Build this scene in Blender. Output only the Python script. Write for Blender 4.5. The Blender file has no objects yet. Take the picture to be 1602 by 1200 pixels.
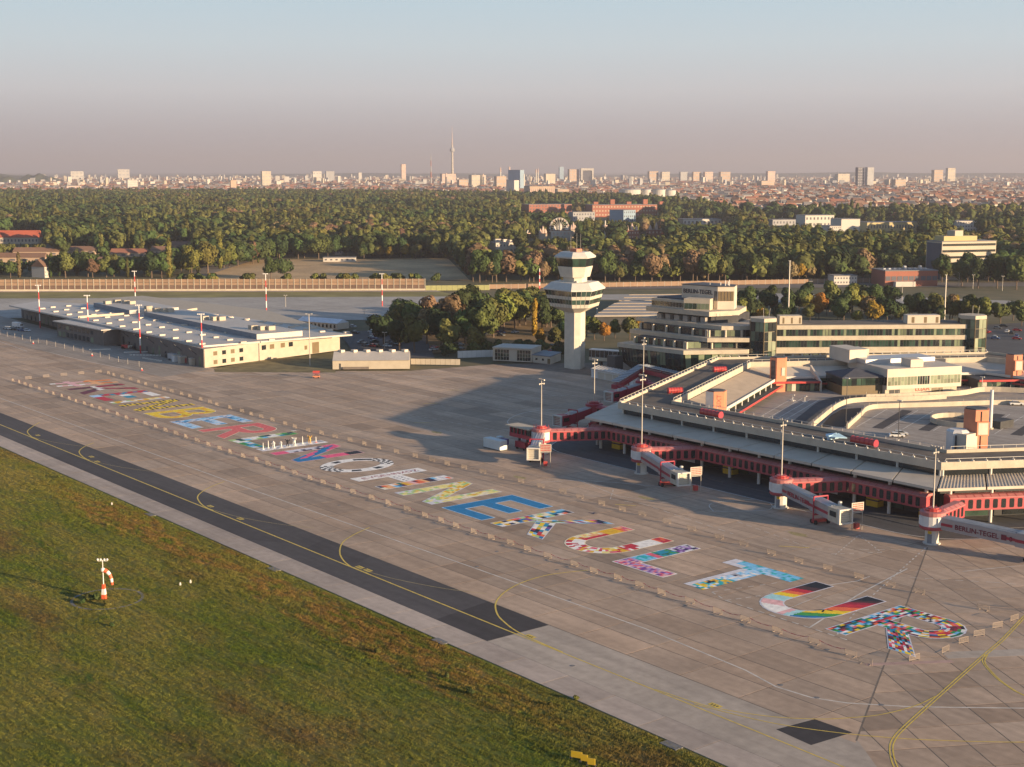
import bpy, bmesh, math, random
import numpy as np
from mathutils import Vector, Matrix
R = math.radians
rng = random.Random(7)
npr = np.random.RandomState(11)
scene = bpy.context.scene
COL = scene.collection

# ------------------------------------------------------------------ camera
CAM_H = 80.0
FPX = 2200.0                                   # focal length in pixels of a 1602 px wide frame
PITCH = math.atan((600 - 266) / FPX)
cam_d = bpy.data.cameras.new('camera')
cam_d.sensor_fit = 'HORIZONTAL'
cam_d.sensor_width = 36.0
cam_d.lens = 36.0 * FPX / 1602
cam_d.clip_start = 1.0
cam_d.clip_end = 120000.0
cam = bpy.data.objects.new('camera', cam_d)
cam.location = (0, 0, CAM_H)
cam.rotation_euler = (math.pi / 2 - PITCH, 0, 0)
COL.objects.link(cam)
scene.camera = cam

# ------------------------------------------------------------------ sky, sun, exposure
SUN_AZ = R(-32.3)                              # direction towards the sun, from +X
SUN_EL = R(8.7)
world = bpy.data.worlds.new('World')
scene.world = world
world.use_nodes = True
wn = world.node_tree
wn.nodes.clear()
w_out = wn.nodes.new('ShaderNodeOutputWorld')
w_bg = wn.nodes.new('ShaderNodeBackground')
w_sky = wn.nodes.new('ShaderNodeTexSky')
w_sky.sky_type = 'NISHITA'
w_sky.sun_disc = False
w_sky.sun_elevation = SUN_EL
w_sky.sun_rotation = math.pi / 2 - SUN_AZ
w_sky.altitude = 80
w_sky.air_density = 1.0
w_sky.dust_density = 1.0
w_sky.ozone_density = 2.6
w_bg.inputs['Strength'].default_value = 0.088
# the hazy lower sky opposite the sun: pale blue above, greyish lower down, mauve at the horizon, the same all round
w_geo = wn.nodes.new('ShaderNodeNewGeometry')
w_sep = wn.nodes.new('ShaderNodeSeparateXYZ')
wn.links.new(w_geo.outputs['Incoming'], w_sep.inputs[0])
w_elev = wn.nodes.new('ShaderNodeMapRange')
w_elev.inputs['From Min'].default_value = 0.0
w_elev.inputs['From Max'].default_value = -0.45
wn.links.new(w_sep.outputs['Z'], w_elev.inputs['Value'])
w_ramp = wn.nodes.new('ShaderNodeValToRGB')
for k, (pos, c) in enumerate(((0.0, (1.55, 1.42, 1.52)), (0.06, (1.92, 1.82, 1.88)), (0.12, (2.35, 2.36, 2.42)), (0.19, (2.25, 2.58, 2.74)), (0.27, (1.95, 2.52, 2.85)), (1.0, (1.1, 1.9, 3.2)))):
    e = w_ramp.color_ramp.elements[k] if k < 2 else w_ramp.color_ramp.elements.new(pos)
    e.position = pos
    e.color = tuple(x / 4 for x in c) + (1,)
wn.links.new(w_elev.outputs[0], w_ramp.inputs['Fac'])
w_gain = wn.nodes.new('ShaderNodeVectorMath')
w_gain.operation = 'SCALE'
w_gain.inputs['Scale'].default_value = 4.9
wn.links.new(w_ramp.outputs['Color'], w_gain.inputs[0])
w_fade = wn.nodes.new('ShaderNodeMapRange')
w_fade.inputs['From Min'].default_value = 0.3
w_fade.inputs['From Max'].default_value = 0.9
w_fade.inputs['To Min'].default_value = 1.0
w_fade.inputs['To Max'].default_value = 0.0
wn.links.new(w_elev.outputs[0], w_fade.inputs['Value'])
w_mix = wn.nodes.new('ShaderNodeMix')
w_mix.data_type = 'RGBA'
wn.links.new(w_fade.outputs[0], w_mix.inputs['Factor'])
wn.links.new(w_sky.outputs['Color'], w_mix.inputs['A'])
wn.links.new(w_gain.outputs[0], w_mix.inputs['B'])
wn.links.new(w_mix.outputs['Result'], w_bg.inputs['Color'])
wn.links.new(w_bg.outputs[0], w_out.inputs['Surface'])

sun_d = bpy.data.lights.new('sun', 'SUN')
sun_d.energy = 5.0
sun_d.angle = R(0.6)
sun_d.color = (1.0, 0.73, 0.44)
sun = bpy.data.objects.new('sun', sun_d)
sv = Vector((math.cos(SUN_EL) * math.cos(SUN_AZ), math.cos(SUN_EL) * math.sin(SUN_AZ), math.sin(SUN_EL)))
sun.rotation_euler = sv.to_track_quat('Z', 'Y').to_euler()
sun.location = (200, -200, 300)
COL.objects.link(sun)

scene.view_settings.view_transform = 'Standard'
scene.view_settings.look = 'None'
scene.view_settings.gamma = 1.0
scene.view_settings.use_curve_mapping = False
scene.view_settings.exposure = 1.32
scene.render.engine = 'CYCLES'
scene.cycles.use_denoising = True
scene.cycles.max_bounces = 6
scene.cycles.diffuse_bounces = 3
scene.cycles.glossy_bounces = 3
scene.cycles.transmission_bounces = 4
scene.cycles.volume_bounces = 1
scene.cycles.transparent_max_bounces = 6

# ------------------------------------------------------------------ frames
TH = R(-51.3)                                  # direction of the letter row / taxiway
E1 = (math.cos(TH), math.sin(TH))
E2 = (-math.sin(TH), math.cos(TH))
OX, OY = 55.56, 238.63


def W(a, b, z=0.0):
    """airfield frame (a along the taxiway, b towards the terminal) to world"""
    return (OX + a * E1[0] + b * E2[0], OY + a * E1[1] + b * E2[1], z)


def ident(x, y, z=0.0):
    return (x, y, z)


def G(u, v, z=0.0):
    """survey point: where the sight line of a picture point meets height z (world)"""
    x = (u - 801) / FPX
    y = -(v - 600) / FPX
    d = (x, math.cos(PITCH) + y * math.sin(PITCH), -math.sin(PITCH) + y * math.cos(PITCH))
    t = (z - CAM_H) / d[2]
    return (d[0] * t, d[1] * t, z)


def AB(u, v, z=0.0):
    x, y, _ = G(u, v, z)
    x -= OX
    y -= OY
    return (x * E1[0] + y * E1[1], x * E2[0] + y * E2[1])


# ------------------------------------------------------------------ materials
def lin(c):
    if isinstance(c, str):
        c = c.lstrip('#')
        c = tuple(int(c[i:i + 2], 16) / 255 for i in (0, 2, 4))
    return tuple((x / 12.92 if x <= 0.04045 else ((x + 0.055) / 1.055) ** 2.4) for x in c) + (1.0,)


MATS = {}


def new_mat(name):
    m = bpy.data.materials.new(name)
    m.use_nodes = True
    nt = m.node_tree
    p = nt.nodes['Principled BSDF']
    MATS[name] = m
    return m, nt, p


def nd(nt, t, **kw):
    n = nt.nodes.new(t)
    for k, v in kw.items():
        if k.startswith('i_'):
            n.inputs[k[2:]].default_value = v
        else:
            setattr(n, k, v)
    return n


def mul_noise(nt, src, amt, scale, coord='obj', detail=4, axis=(1, 1, 1)):
    """colour source times (1 +- amt) noise"""
    if coord == 'world':
        c = nd(nt, 'ShaderNodeNewGeometry').outputs['Position']
    else:
        c = nd(nt, 'ShaderNodeTexCoord').outputs['Object']
    mp = nd(nt, 'ShaderNodeMapping')
    mp.vector_type = 'TEXTURE'
    mp.inputs['Rotation'].default_value = (0, 0, TH)
    mp.inputs['Scale'].default_value = tuple(1 / x for x in axis)
    nt.links.new(c, mp.inputs['Vector'])
    n = nd(nt, 'ShaderNodeTexNoise')
    n.inputs['Scale'].default_value = scale
    n.inputs['Detail'].default_value = detail
    nt.links.new(mp.outputs[0], n.inputs['Vector'])
    mr = nd(nt, 'ShaderNodeMapRange')
    mr.inputs['From Min'].default_value = 0.25
    mr.inputs['From Max'].default_value = 0.75
    mr.inputs['To Min'].default_value = 1 - amt
    mr.inputs['To Max'].default_value = 1 + amt
    nt.links.new(n.outputs['Fac'], mr.inputs['Value'])
    vm = nd(nt, 'ShaderNodeVectorMath', operation='SCALE')
    nt.links.new(src, vm.inputs[0])
    nt.links.new(mr.outputs[0], vm.inputs['Scale'])
    return vm.outputs[0]


def mat(name, col, rough=0.7, metal=0.0, amt=0.12, scale=0.6, coord='obj', rand=0.0, amt2=0.0, scale2=8.0, spec=0.5):
    if name in MATS:
        return MATS[name]
    m, nt, p = new_mat(name)
    rgb = nd(nt, 'ShaderNodeRGB')
    rgb.outputs[0].default_value = lin(col) if isinstance(col, str) else tuple(col[:3]) + (1,)
    o = rgb.outputs[0]
    if amt:
        o = mul_noise(nt, o, amt, scale, coord)
    if amt2:
        o = mul_noise(nt, o, amt2, scale2, coord)
    if rand:
        oi = nd(nt, 'ShaderNodeObjectInfo')
        mr = nd(nt, 'ShaderNodeMapRange')
        mr.inputs['To Min'].default_value = 1 - rand
        mr.inputs['To Max'].default_value = 1 + rand
        nt.links.new(oi.outputs['Random'], mr.inputs['Value'])
        vm = nd(nt, 'ShaderNodeVectorMath', operation='SCALE')
        nt.links.new(o, vm.inputs[0])
        nt.links.new(mr.outputs[0], vm.inputs['Scale'])
        o = vm.outputs[0]
    nt.links.new(o, p.inputs['Base Color'])
    p.inputs['Roughness'].default_value = rough
    p.inputs['Metallic'].default_value = metal
    p.inputs['Specular IOR Level'].default_value = spec
    return m


def mat_attr(name, rough=0.7, amt=0.1, scale=1.0, spec=0.4):
    """colour from the face attribute 'Col' (paint and render colours of many small faces)"""
    m, nt, p = new_mat(name)
    a = nd(nt, 'ShaderNodeAttribute', attribute_name='Col')
    o = mul_noise(nt, a.outputs['Color'], amt, scale, 'world')
    nt.links.new(o, p.inputs['Base Color'])
    p.inputs['Roughness'].default_value = rough
    p.inputs['Specular IOR Level'].default_value = spec
    return m


# ------------------------------------------------------------------ mesh builder
class MB:
    def __init__(s, f=W):
        s.v, s.f, s.c, s.T = [], [], [], f

    def quad(s, *pts, col=None):
        i = len(s.v)
        s.v += [s.T(*p) for p in pts]
        s.f.append(tuple(range(i, i + len(pts))))
        s.c.append(col)
        return s

    def prism(s, poly, z0, z1, col=None, top=True, bottom=True, z1s=None):
        """extrude a polygon; z1s gives a height for each corner"""
        area = sum(poly[i][0] * poly[(i + 1) % len(poly)][1] - poly[(i + 1) % len(poly)][0] * poly[i][1] for i in range(len(poly)))
        poly = list(poly)
        zt = list(z1s) if z1s else [z1] * len(poly)
        if area < 0:
            poly.reverse()
            zt.reverse()
        n = len(poly)
        i = len(s.v)
        s.v += [s.T(x, y, z0) for x, y in poly]
        s.v += [s.T(x, y, zt[k]) for k, (x, y) in enumerate(poly)]
        for k in range(n):
            s.f.append((i + k, i + (k + 1) % n, i + n + (k + 1) % n, i + n + k))
            s.c.append(col)
        if top:
            s.f.append(tuple(range(i + n, i + 2 * n)))
            s.c.append(col)
        if bottom:
            s.f.append(tuple(range(i + n - 1, i - 1, -1)))
            s.c.append(col)
        return s

    def box(s, x0, x1, y0, y1, z0, z1, col=None):
        return s.prism([(min(x0, x1), min(y0, y1)), (max(x0, x1), min(y0, y1)), (max(x0, x1), max(y0, y1)), (min(x0, x1), max(y0, y1))], z0, z1, col)

    def beam(s, p, q, w, z0, z1, col=None, ext=0.0):
        """a straight bar from p to q (plan), w wide, between two heights; z0/z1 may be pairs"""
        dx, dy = q[0] - p[0], q[1] - p[1]
        L = math.hypot(dx, dy)
        dx, dy = dx / L, dy / L
        nx, ny = -dy * w / 2, dx * w / 2
        p = (p[0] - dx * ext, p[1] - dy * ext)
        q = (q[0] + dx * ext, q[1] + dy * ext)
        za = z0 if isinstance(z0, tuple) else (z0, z0)
        zb = z1 if isinstance(z1, tuple) else (z1, z1)
        P = [(p[0] - nx, p[1] - ny), (q[0] - nx, q[1] - ny), (q[0] + nx, q[1] + ny), (p[0] + nx, p[1] + ny)]
        zl = [za[0], za[1], za[1], za[0]]
        zh = [zb[0], zb[1], zb[1], zb[0]]
        i = len(s.v)
        s.v += [s.T(x, y, zl[k]) for k, (x, y) in enumerate(P)] + [s.T(x, y, zh[k]) for k, (x, y) in enumerate(P)]
        for f in ((0, 1, 5, 4), (1, 2, 6, 5), (2, 3, 7, 6), (3, 0, 4, 7), (4, 5, 6, 7), (3, 2, 1, 0)):
            s.f.append(tuple(i + k for k in f))
            s.c.append(col)
        return s

    def tube(s, p, q, r0, r1=None, n=8, col=None, cap=True):
        r1 = r0 if r1 is None else r1
        p, q = Vector(p), Vector(q)
        d = (q - p).normalized()
        x = d.orthogonal().normalized()
        y = d.cross(x)
        i = len(s.v)
        for c, r in ((p, r0), (q, r1)):
            for k in range(n):
                t = 2 * math.pi * k / n
                w = c + (x * math.cos(t) + y * math.sin(t)) * r
                s.v.append(s.T(w.x, w.y, w.z))
        for k in range(n):
            s.f.append((i + k, i + (k + 1) % n, i + n + (k + 1) % n, i + n + k))
            s.c.append(col)
        if cap:
            s.f.append(tuple(range(i + n - 1, i - 1, -1)))
            s.f.append(tuple(range(i + n, i + 2 * n)))
            s.c += [col, col]
        return s

    def rings(s, cx, cy, prof, n=16, col=None, rot=0.0, cap=True):
        """stack of rings [(radius, z)...] about a vertical axis"""
        i = len(s.v)
        for r, z in prof:
            for k in range(n):
                t = 2 * math.pi * k / n + rot
                s.v.append(s.T(cx + r * math.cos(t), cy + r * math.sin(t), z))
        for j in range(len(prof) - 1):
            for k in range(n):
                s.f.append((i + j * n + k, i + j * n + (k + 1) % n, i + (j + 1) * n + (k + 1) % n, i + (j + 1) * n + k))
                s.c.append(col)
        if cap:
            s.f.append(tuple(range(i + n - 1, i - 1, -1)))
            m = i + (len(prof) - 1) * n
            s.f.append(tuple(range(m, m + n)))
            s.c += [col, col]
        return s

    def build(s, name, m, parent=None, base=None, kind=None, smooth=False):
        if parent is not None:
            bx, by, bz = parent['_base']
        else:
            bx, by, bz = base if base else (0, 0, 0)
        me = bpy.data.meshes.new(name)
        me.from_pydata([(x - bx, y - by, z - bz) for x, y, z in s.v], [], s.f)
        if any(c is not None for c in s.c):
            at = me.attributes.new('Col', 'FLOAT_COLOR', 'FACE')
            at.data.foreach_set('color', [t for c in s.c for t in (c if c is not None else (0.5, 0.5, 0.5, 1))])
        if m is not None:
            me.materials.append(m if not isinstance(m, str) else MATS[m])
        if smooth:
            me.polygons.foreach_set('use_smooth', [True] * len(me.polygons))
        me.update()
        o = bpy.data.objects.new(name, me)
        COL.objects.link(o)
        if parent is not None:
            o.parent = parent
            BASES[o] = (bx, by, bz)
        else:
            o.location = (bx, by, bz)
        o['_base'] = (bx, by, bz)
        TMP.append(o)
        if kind:
            o['kind'] = kind
        return o


BASES = {}
TMP = []                                        # objects carrying the helper property, cleaned at the end


def thing(name, label, cat, base=(0, 0, 0), group=None, kind=None):
    o = bpy.data.objects.new(name, None)
    o.empty_display_size = 1.0
    o.location = base
    o['_base'] = tuple(base)
    TMP.append(o)
    COL.objects.link(o)
    tag(o, label, cat, group, kind)
    return o


def tag(o, label=None, cat=None, group=None, kind=None):
    if label:
        o['label'] = label
    if cat:
        o['category'] = cat
    if group:
        o['group'] = group
    if kind:
        o['kind'] = kind
    return o


def kids(o):
    return [c for c in bpy.data.objects if c.parent == o]


def tree_of(o):
    """a thing with its parts, read once so that copying is quick"""
    ch = {}
    for c in bpy.data.objects:
        if c.parent:
            ch.setdefault(c.parent.name, []).append(c)

    def rec(x):
        return (x, [rec(c) for c in ch.get(x.name, [])])
    return rec(o)


def dup(tr, loc=None, rotz=None, scale=None, label=None, group=None, parent=None):
    o, ch = tr
    c = o.copy()
    COL.objects.link(c)
    c.parent = parent
    if loc is not None:
        c.location = loc
    if rotz is not None:
        c.rotation_euler = (0, 0, rotz)
    if scale is not None:
        c.scale = scale if isinstance(scale, tuple) else (scale,) * 3
    if label:
        c['label'] = label
    if group:
        c['group'] = group
    for k in ch:
        dup(k, parent=c)
    return c

# ------------------------------------------------------------------ ground materials
def mat_ground():
    m, nt, p = new_mat('ground_mat')
    g = nd(nt, 'ShaderNodeNewGeometry')
    n1 = nd(nt, 'ShaderNodeTexNoise', i_Scale=0.004, i_Detail=6.0)
    n2 = nd(nt, 'ShaderNodeTexNoise', i_Scale=0.09, i_Detail=5.0)
    nt.links.new(g.outputs['Position'], n1.inputs['Vector'])
    nt.links.new(g.outputs['Position'], n2.inputs['Vector'])
    r = nd(nt, 'ShaderNodeValToRGB')
    r.color_ramp.elements[0].position = 0.35
    r.color_ramp.elements[0].color = (0.05, 0.062, 0.022, 1)
    r.color_ramp.elements[1].position = 0.68
    r.color_ramp.elements[1].color = (0.15, 0.118, 0.062, 1)
    mx = nd(nt, 'ShaderNodeMath', operation='MULTIPLY_ADD')
    mx.inputs[1].default_value = 0.5
    nt.links.new(n2.outputs['Fac'], mx.inputs[0])
    s = nd(nt, 'ShaderNodeMath', operation='MULTIPLY')
    s.inputs[1].default_value = 0.5
    nt.links.new(n1.outputs['Fac'], s.inputs[0])
    nt.links.new(s.outputs[0], mx.inputs[2])
    nt.links.new(mx.outputs[0], r.inputs['Fac'])
    nt.links.new(r.outputs[0], p.inputs['Base Color'])
    p.inputs['Roughness'].default_value = 0.95
    return m


def mat_field(name, leaf=False):
    """mown airfield grass; a drier rust coloured band of tall grass runs beside the paved edge"""
    m, nt, p = new_mat(name)
    g = nd(nt, 'ShaderNodeNewGeometry')
    # airfield coordinates
    da = nd(nt, 'ShaderNodeVectorMath', operation='DOT_PRODUCT')
    da.inputs[1].default_value = (E1[0], E1[1], 0)
    db = nd(nt, 'ShaderNodeVectorMath', operation='DOT_PRODUCT')
    db.inputs[1].default_value = (E2[0], E2[1], 0)
    sub = nd(nt, 'ShaderNodeVectorMath', operation='SUBTRACT')
    sub.inputs[1].default_value = (OX, OY, 0)
    nt.links.new(g.outputs['Position'], sub.inputs[0])
    nt.links.new(sub.outputs[0], da.inputs[0])
    nt.links.new(sub.outputs[0], db.inputs[0])
    cmb = nd(nt, 'ShaderNodeCombineXYZ')
    nt.links.new(da.outputs['Value'], cmb.inputs[0])
    nt.links.new(db.outputs['Value'], cmb.inputs[1])
    mp = nd(nt, 'ShaderNodeMapping')
    mp.inputs['Scale'].default_value = (0.35, 1.0, 1.0)          # mowing stretches patches along the row
    nt.links.new(cmb.outputs[0], mp.inputs['Vector'])

    def noise(sc, det, mapped=True, rough=0.6):
        n = nd(nt, 'ShaderNodeTexNoise')
        n.inputs['Scale'].default_value = sc
        n.inputs['Detail'].default_value = det
        n.inputs['Roughness'].default_value = rough
        nt.links.new((mp if mapped else cmb).outputs[0], n.inputs['Vector'])
        return n.outputs['Fac']

    def math_(op, a, b=None, c=None, clamp=False):
        k = nd(nt, 'ShaderNodeMath', operation=op, use_clamp=clamp)
        for i, x in enumerate((a, b, c)):
            if x is None:
                continue
            if isinstance(x, (int, float)):
                k.inputs[i].default_value = x
            else:
                nt.links.new(x, k.inputs[i])
        return k.outputs[0]

    def mix(f, a, b):
        k = nd(nt, 'ShaderNodeMix', data_type='RGBA')
        nt.links.new(f, k.inputs['Factor'])
        for sock, x in ((k.inputs['A'], a), (k.inputs['B'], b)):
            if isinstance(x, tuple):
                sock.default_value = x + (1,)
            else:
                nt.links.new(x, sock)
        return k.outputs['Result']

    big, mid, fine = noise(0.035, 4), noise(0.22, 5), noise(1.7, 4, False)
    f1 = math_('MULTIPLY_ADD', math_('SUBTRACT', math_('ADD', big, math_('MULTIPLY', mid, 0.6)), 0.8), 3.2, 0.5, True)
    base = mix(f1, (0.088, 0.118, 0.014), (0.175, 0.150, 0.038))
    f2 = math_('MULTIPLY_ADD', math_('SUBTRACT', noise(0.06, 4), 0.54), 5.0, 0.0, True)
    base = mix(f2, base, (0.125, 0.070, 0.030))
    f2b = math_('MULTIPLY_ADD', math_('SUBTRACT', noise(0.13, 4, True, 0.7), 0.60), 7.0, 0.0, True)
    base = mix(f2b, base, (0.036, 0.085, 0.008))
    # rust band centred on b = -66
    dist = math_('ABSOLUTE', math_('ADD', db.outputs['Value'], 64.0))
    wob = math_('ADD', math_('MULTIPLY', math_('SUBTRACT', mid, 0.5), 26.0), math_('MULTIPLY', math_('SUBTRACT', big, 0.5), 22.0))
    band = math_('SUBTRACT', 1.0, math_('DIVIDE', math_('ADD', dist, wob), 5.0), None, True)
    arange = math_('MULTIPLY', math_('MULTIPLY_ADD', math_('ADD', da.outputs['Value'], 215.0), 0.02, 0.0, True),
                   math_('MULTIPLY_ADD', da.outputs['Value'], -0.016, 0.55, True))
    band = math_('MULTIPLY', math_('MULTIPLY', math_('MULTIPLY', band, 1.5, None, True), arange), math_('MULTIPLY_ADD', math_('SUBTRACT', noise(0.5, 4), 0.40), 5.0, 0.25, True), True)
    base = mix(band, base, (0.20, 0.125, 0.036))
    st = nd(nt, 'ShaderNodeMapping')
    st.inputs['Scale'].default_value = (0.03, 1.6, 1.0)           # mowing lines along the row
    nt.links.new(cmb.outputs[0], st.inputs['Vector'])
    sn = nd(nt, 'ShaderNodeTexNoise', i_Scale=1.0, i_Detail=3.0)
    nt.links.new(st.outputs[0], sn.inputs['Vector'])
    sc = math_('MULTIPLY', math_('MULTIPLY_ADD', fine, 0.6, 0.72), math_('MULTIPLY_ADD', sn.outputs['Fac'], 1.1, 0.45))
    if leaf:
        oi = nd(nt, 'ShaderNodeObjectInfo')
        sc = math_('MULTIPLY', sc, math_('MULTIPLY_ADD', oi.outputs['Random'], 0.7, 0.75))
    vm = nd(nt, 'ShaderNodeVectorMath', operation='SCALE')
    nt.links.new(base, vm.inputs[0])
    nt.links.new(sc, vm.inputs['Scale'])
    nt.links.new(vm.outputs[0], p.inputs['Base Color'])
    p.inputs['Roughness'].default_value = 0.9
    p.inputs['Specular IOR Level'].default_value = 0.15
    return m


def mat_concrete(name, col, tone_attr=False, rnd=0.0, rough=0.85):
    m, nt, p = new_mat(name)
    rgb = nd(nt, 'ShaderNodeRGB')
    rgb.outputs[0].default_value = tuple(col) + (1,)
    o = rgb.outputs[0]
    if tone_attr:
        o = nd(nt, 'ShaderNodeAttribute', attribute_name='Col').outputs['Color']
    o = mul_noise(nt, o, 0.10, 0.013, 'world', 3)
    o = mul_noise(nt, o, 0.17, 0.06, 'world', 7)
    o = mul_noise(nt, o, 0.13, 0.6, 'world', 6, (1, 1, 1))
    o = mul_noise(nt, o, 0.16, 0.22, 'world', 6, (0.12, 2.4, 1))
    if rnd:
        oi = nd(nt, 'ShaderNodeObjectInfo')
        o2 = nd(nt, 'ShaderNodeVectorMath', operation='MULTIPLY')
        nt.links.new(o, o2.inputs[0])
        nt.links.new(oi.outputs['Color'], o2.inputs[1])
        o = o2.outputs[0]
    nt.links.new(o, p.inputs['Base Color'])
    p.inputs['Roughness'].default_value = rough
    p.inputs['Specular IOR Level'].default_value = 0.3
    return m


mat_ground()
mat_field('field_mat')
mat_field('tuft_mat', True)
CONC = (0.43, 0.322, 0.242)
mat_concrete('slab_mat', CONC, rnd=1.0)
mat_concrete('slab_stuff_mat', CONC, tone_attr=True)
mat_concrete('concrete_mat', CONC)
mat_concrete('pale_concrete_mat', (0.39, 0.335, 0.285))
mat_concrete('shoulder_mat', (0.40, 0.33, 0.285))
mat('joint_mat', (0.16, 0.13, 0.105), 0.95, amt=0.3, scale=0.3, coord='world')
mat_concrete('asphalt_mat', (0.075, 0.070, 0.074))
mat_concrete('asphalt_dark_mat', (0.048, 0.044, 0.047))
mat_concrete('road_mat', (0.085, 0.085, 0.088))
mat('yellow_paint', (0.66, 0.48, 0.07), 0.6, amt=0.25, scale=0.9, coord='world')
mat('faded_yellow', (0.42, 0.34, 0.14), 0.7, amt=0.3, scale=0.9, coord='world')
mat('white_paint', (0.68, 0.66, 0.62), 0.6, amt=0.25, scale=0.5, coord='world')
mat('faded_white', (0.58, 0.54, 0.49), 0.7, amt=0.3, scale=0.5, coord='world')


# ------------------------------------------------------------------ the ground
b_ = MB(ident)
RG = [0, 60, 160, 400, 1000, 2500, 6000, 15000, 42000]
pts = [(0, 400, -0.5)]
n = 48
for r in RG[1:]:
    for k in range(n):
        t = 2 * math.pi * k / n
        pts.append((r * math.cos(t), 400 + r * math.sin(t), -0.5))
b_.v = pts
for k in range(n):
    b_.f.append((0, 1 + k, 1 + (k + 1) % n))
for j in range(len(RG) - 2):
    for k in range(n):
        i0 = 1 + j * n
        b_.f.append((i0 + k, i0 + n + k, i0 + n + (k + 1) % n, i0 + (k + 1) % n))
b_.c = [None] * len(b_.f)
b_.build('ground', 'ground_mat', kind='structure')

field = MB(W)
field.quad((-900, -420, -0.1), (200, -420, -0.1), (200, -56.6, -0.1), (-900, -56.6, -0.1))
field.build('grass_field', 'field_mat', kind='structure')

# ------------------------------------------------------------------ apron of concrete slabs
HC = (-90.0, 179.0)                              # centre of the hexagonal gate building


def hexpt(k, apo):
    """corner k of a hexagon with the given apothem; side k runs from corner k to k+1; side 0 faces the letters"""
    r = apo / math.cos(math.pi / 6)
    t = R(240 + 60 * k)
    return (HC[0] + r * math.cos(t), HC[1] + r * math.sin(t))


def clip(poly, x0, x1, y0, y1):
    def cut(ps, f, inter):
        out = []
        for i in range(len(ps)):
            p, q = ps[i - 1], ps[i]
            if f(q):
                if not f(p):
                    out.append(inter(p, q))
                out.append(q)
            elif f(p):
                out.append(inter(p, q))
        return out

    def ix(x):
        return lambda p, q: (x, p[1] + (q[1] - p[1]) * (x - p[0]) / (q[0] - p[0]))

    def iy(y):
        return lambda p, q: (p[0] + (q[0] - p[0]) * (y - p[1]) / (q[1] - p[1]), y)
    for f, it in ((lambda p: p[0] >= x0, ix(x0)), (lambda p: p[0] <= x1, ix(x1)), (lambda p: p[1] >= y0, iy(y0)), (lambda p: p[1] <= y1, iy(y1))):
        poly = cut(poly, f, it)
        if len(poly) < 3:
            return []
    return poly


KV = hexpt(1, 102)                               # gate corner where the slab pattern turns


def kink(b):
    return KV[0] + (KV[1] - b) * math.tan(R(30))


apron = MB(W)
apron_poly = [(-900, -56.6), (160, -56.6), (160, 330), (-200, 330), (-300, 175), (-306, 164), (-312, 126), (-345, 84), (-391, 56), (-430, 52), (-600, 60), (-900, 75)]
apron.quad(*[(x, y, -0.014) for x, y in apron_poly])
apron_o = apron.build('apron', 'joint_mat', kind='structure')

sector_a = [(-900, -36.8), (kink(-36.8), -36.8), (kink(65.2), 65.2), hexpt(0, 113.8), hexpt(-1, 113.8), (-230, 179), (-306, 164), (-312, 126), (-345, 84), (-391, 56), (-430, 52), (-600, 60), (-900, 75)]
GAP = 0.09
LA, LB = 12.5, 6.95
slabs = []


def strip_tone(j):
    r = random.Random(j * 31 + 5)
    t = r.uniform(0.84, 1.08)
    return t


def slab_col(j, i):
    r = random.Random(j * 7919 + i * 104729)
    t = strip_tone(j) * r.uniform(0.90, 1.07) * (0.78 if r.random() < 0.06 else 1)
    w = r.uniform(-0.025, 0.025)
    return (t * (1 + w), t, t * (1 - w))


stuff = MB(W)
cells = []
for j in range(-1, 34):
    y0 = -36.8 + LB * j
    for i in range(-74, 16):
        x0 = LA * i
        x1, y1 = x0 + LA, y0 + LB
        c = clip(sector_a, x0 + GAP, x1 - GAP, y0 + GAP, y1 - GAP)
        if len(c) < 3:
            continue
        area = abs(sum(c[k - 1][0] * c[k][1] - c[k][0] * c[k - 1][1] for k in range(len(c)))) / 2
        if area < 1:
            continue
        full = area > (LA - 2 * GAP) * (LB - 2 * GAP) - 0.05
        cells.append(('a', c, full, (x0 + LA / 2, y0 + LB / 2), slab_col(j, i)))

# sector B: the pattern turned by 60 degrees about the gate corner
cb, sb = math.cos(R(60)), math.sin(R(60))


def toB(a, b):
    x, y = a - KV[0], b - KV[1]
    return (x * cb + y * sb, -x * sb + y * cb)


def fromB(x, y):
    return (KV[0] + x * cb - y * sb, KV[1] + x * sb + y * cb)


LA2, LB2 = 6.25, 7.0
sector_b = [toB(*p) for p in [(kink(-36.8), -36.8), (kink(-36.8) + 0.2, -37), (43, -42), (62, -56.4), (150, -56.4), (150, 150), (hexpt(2, 113.8)), (kink(65.2), 65.2)]]
for j in range(-32, 0):
    y0 = -11.8 + LB2 * (j + 1)
    for i in range(-16, 45):
        x0 = LA2 * i
        c = clip(sector_b, x0 + GAP, x0 + LA2 - GAP, y0 - LB2 + GAP, y0 - GAP)
        if len(c) < 3:
            continue
        area = abs(sum(c[k - 1][0] * c[k][1] - c[k][0] * c[k - 1][1] for k in range(len(c)))) / 2
        if area < 1:
            continue
        full = area > (LA2 - 2 * GAP) * (LB2 - 2 * GAP) - 0.05
        ctr = fromB(x0 + LA2 / 2, y0 - LB2 / 2)
        cells.append(('b', [fromB(*q) for q in c], full, ctr, slab_col(j + 100, i)))


def in_view(a, b, z=0.0, m=30):
    x, y, _ = W(a, b)
    c = y * math.cos(PITCH) - (z - CAM_H) * math.sin(PITCH)
    if c < 5:
        return None
    yy = y * math.sin(PITCH) + (z - CAM_H) * math.cos(PITCH)
    u, v = 801 + FPX * x / c, 600 - FPX * yy / c
    if -m < u < 1602 + m and -m < v < 1200 + m:
        return c
    return None


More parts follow.
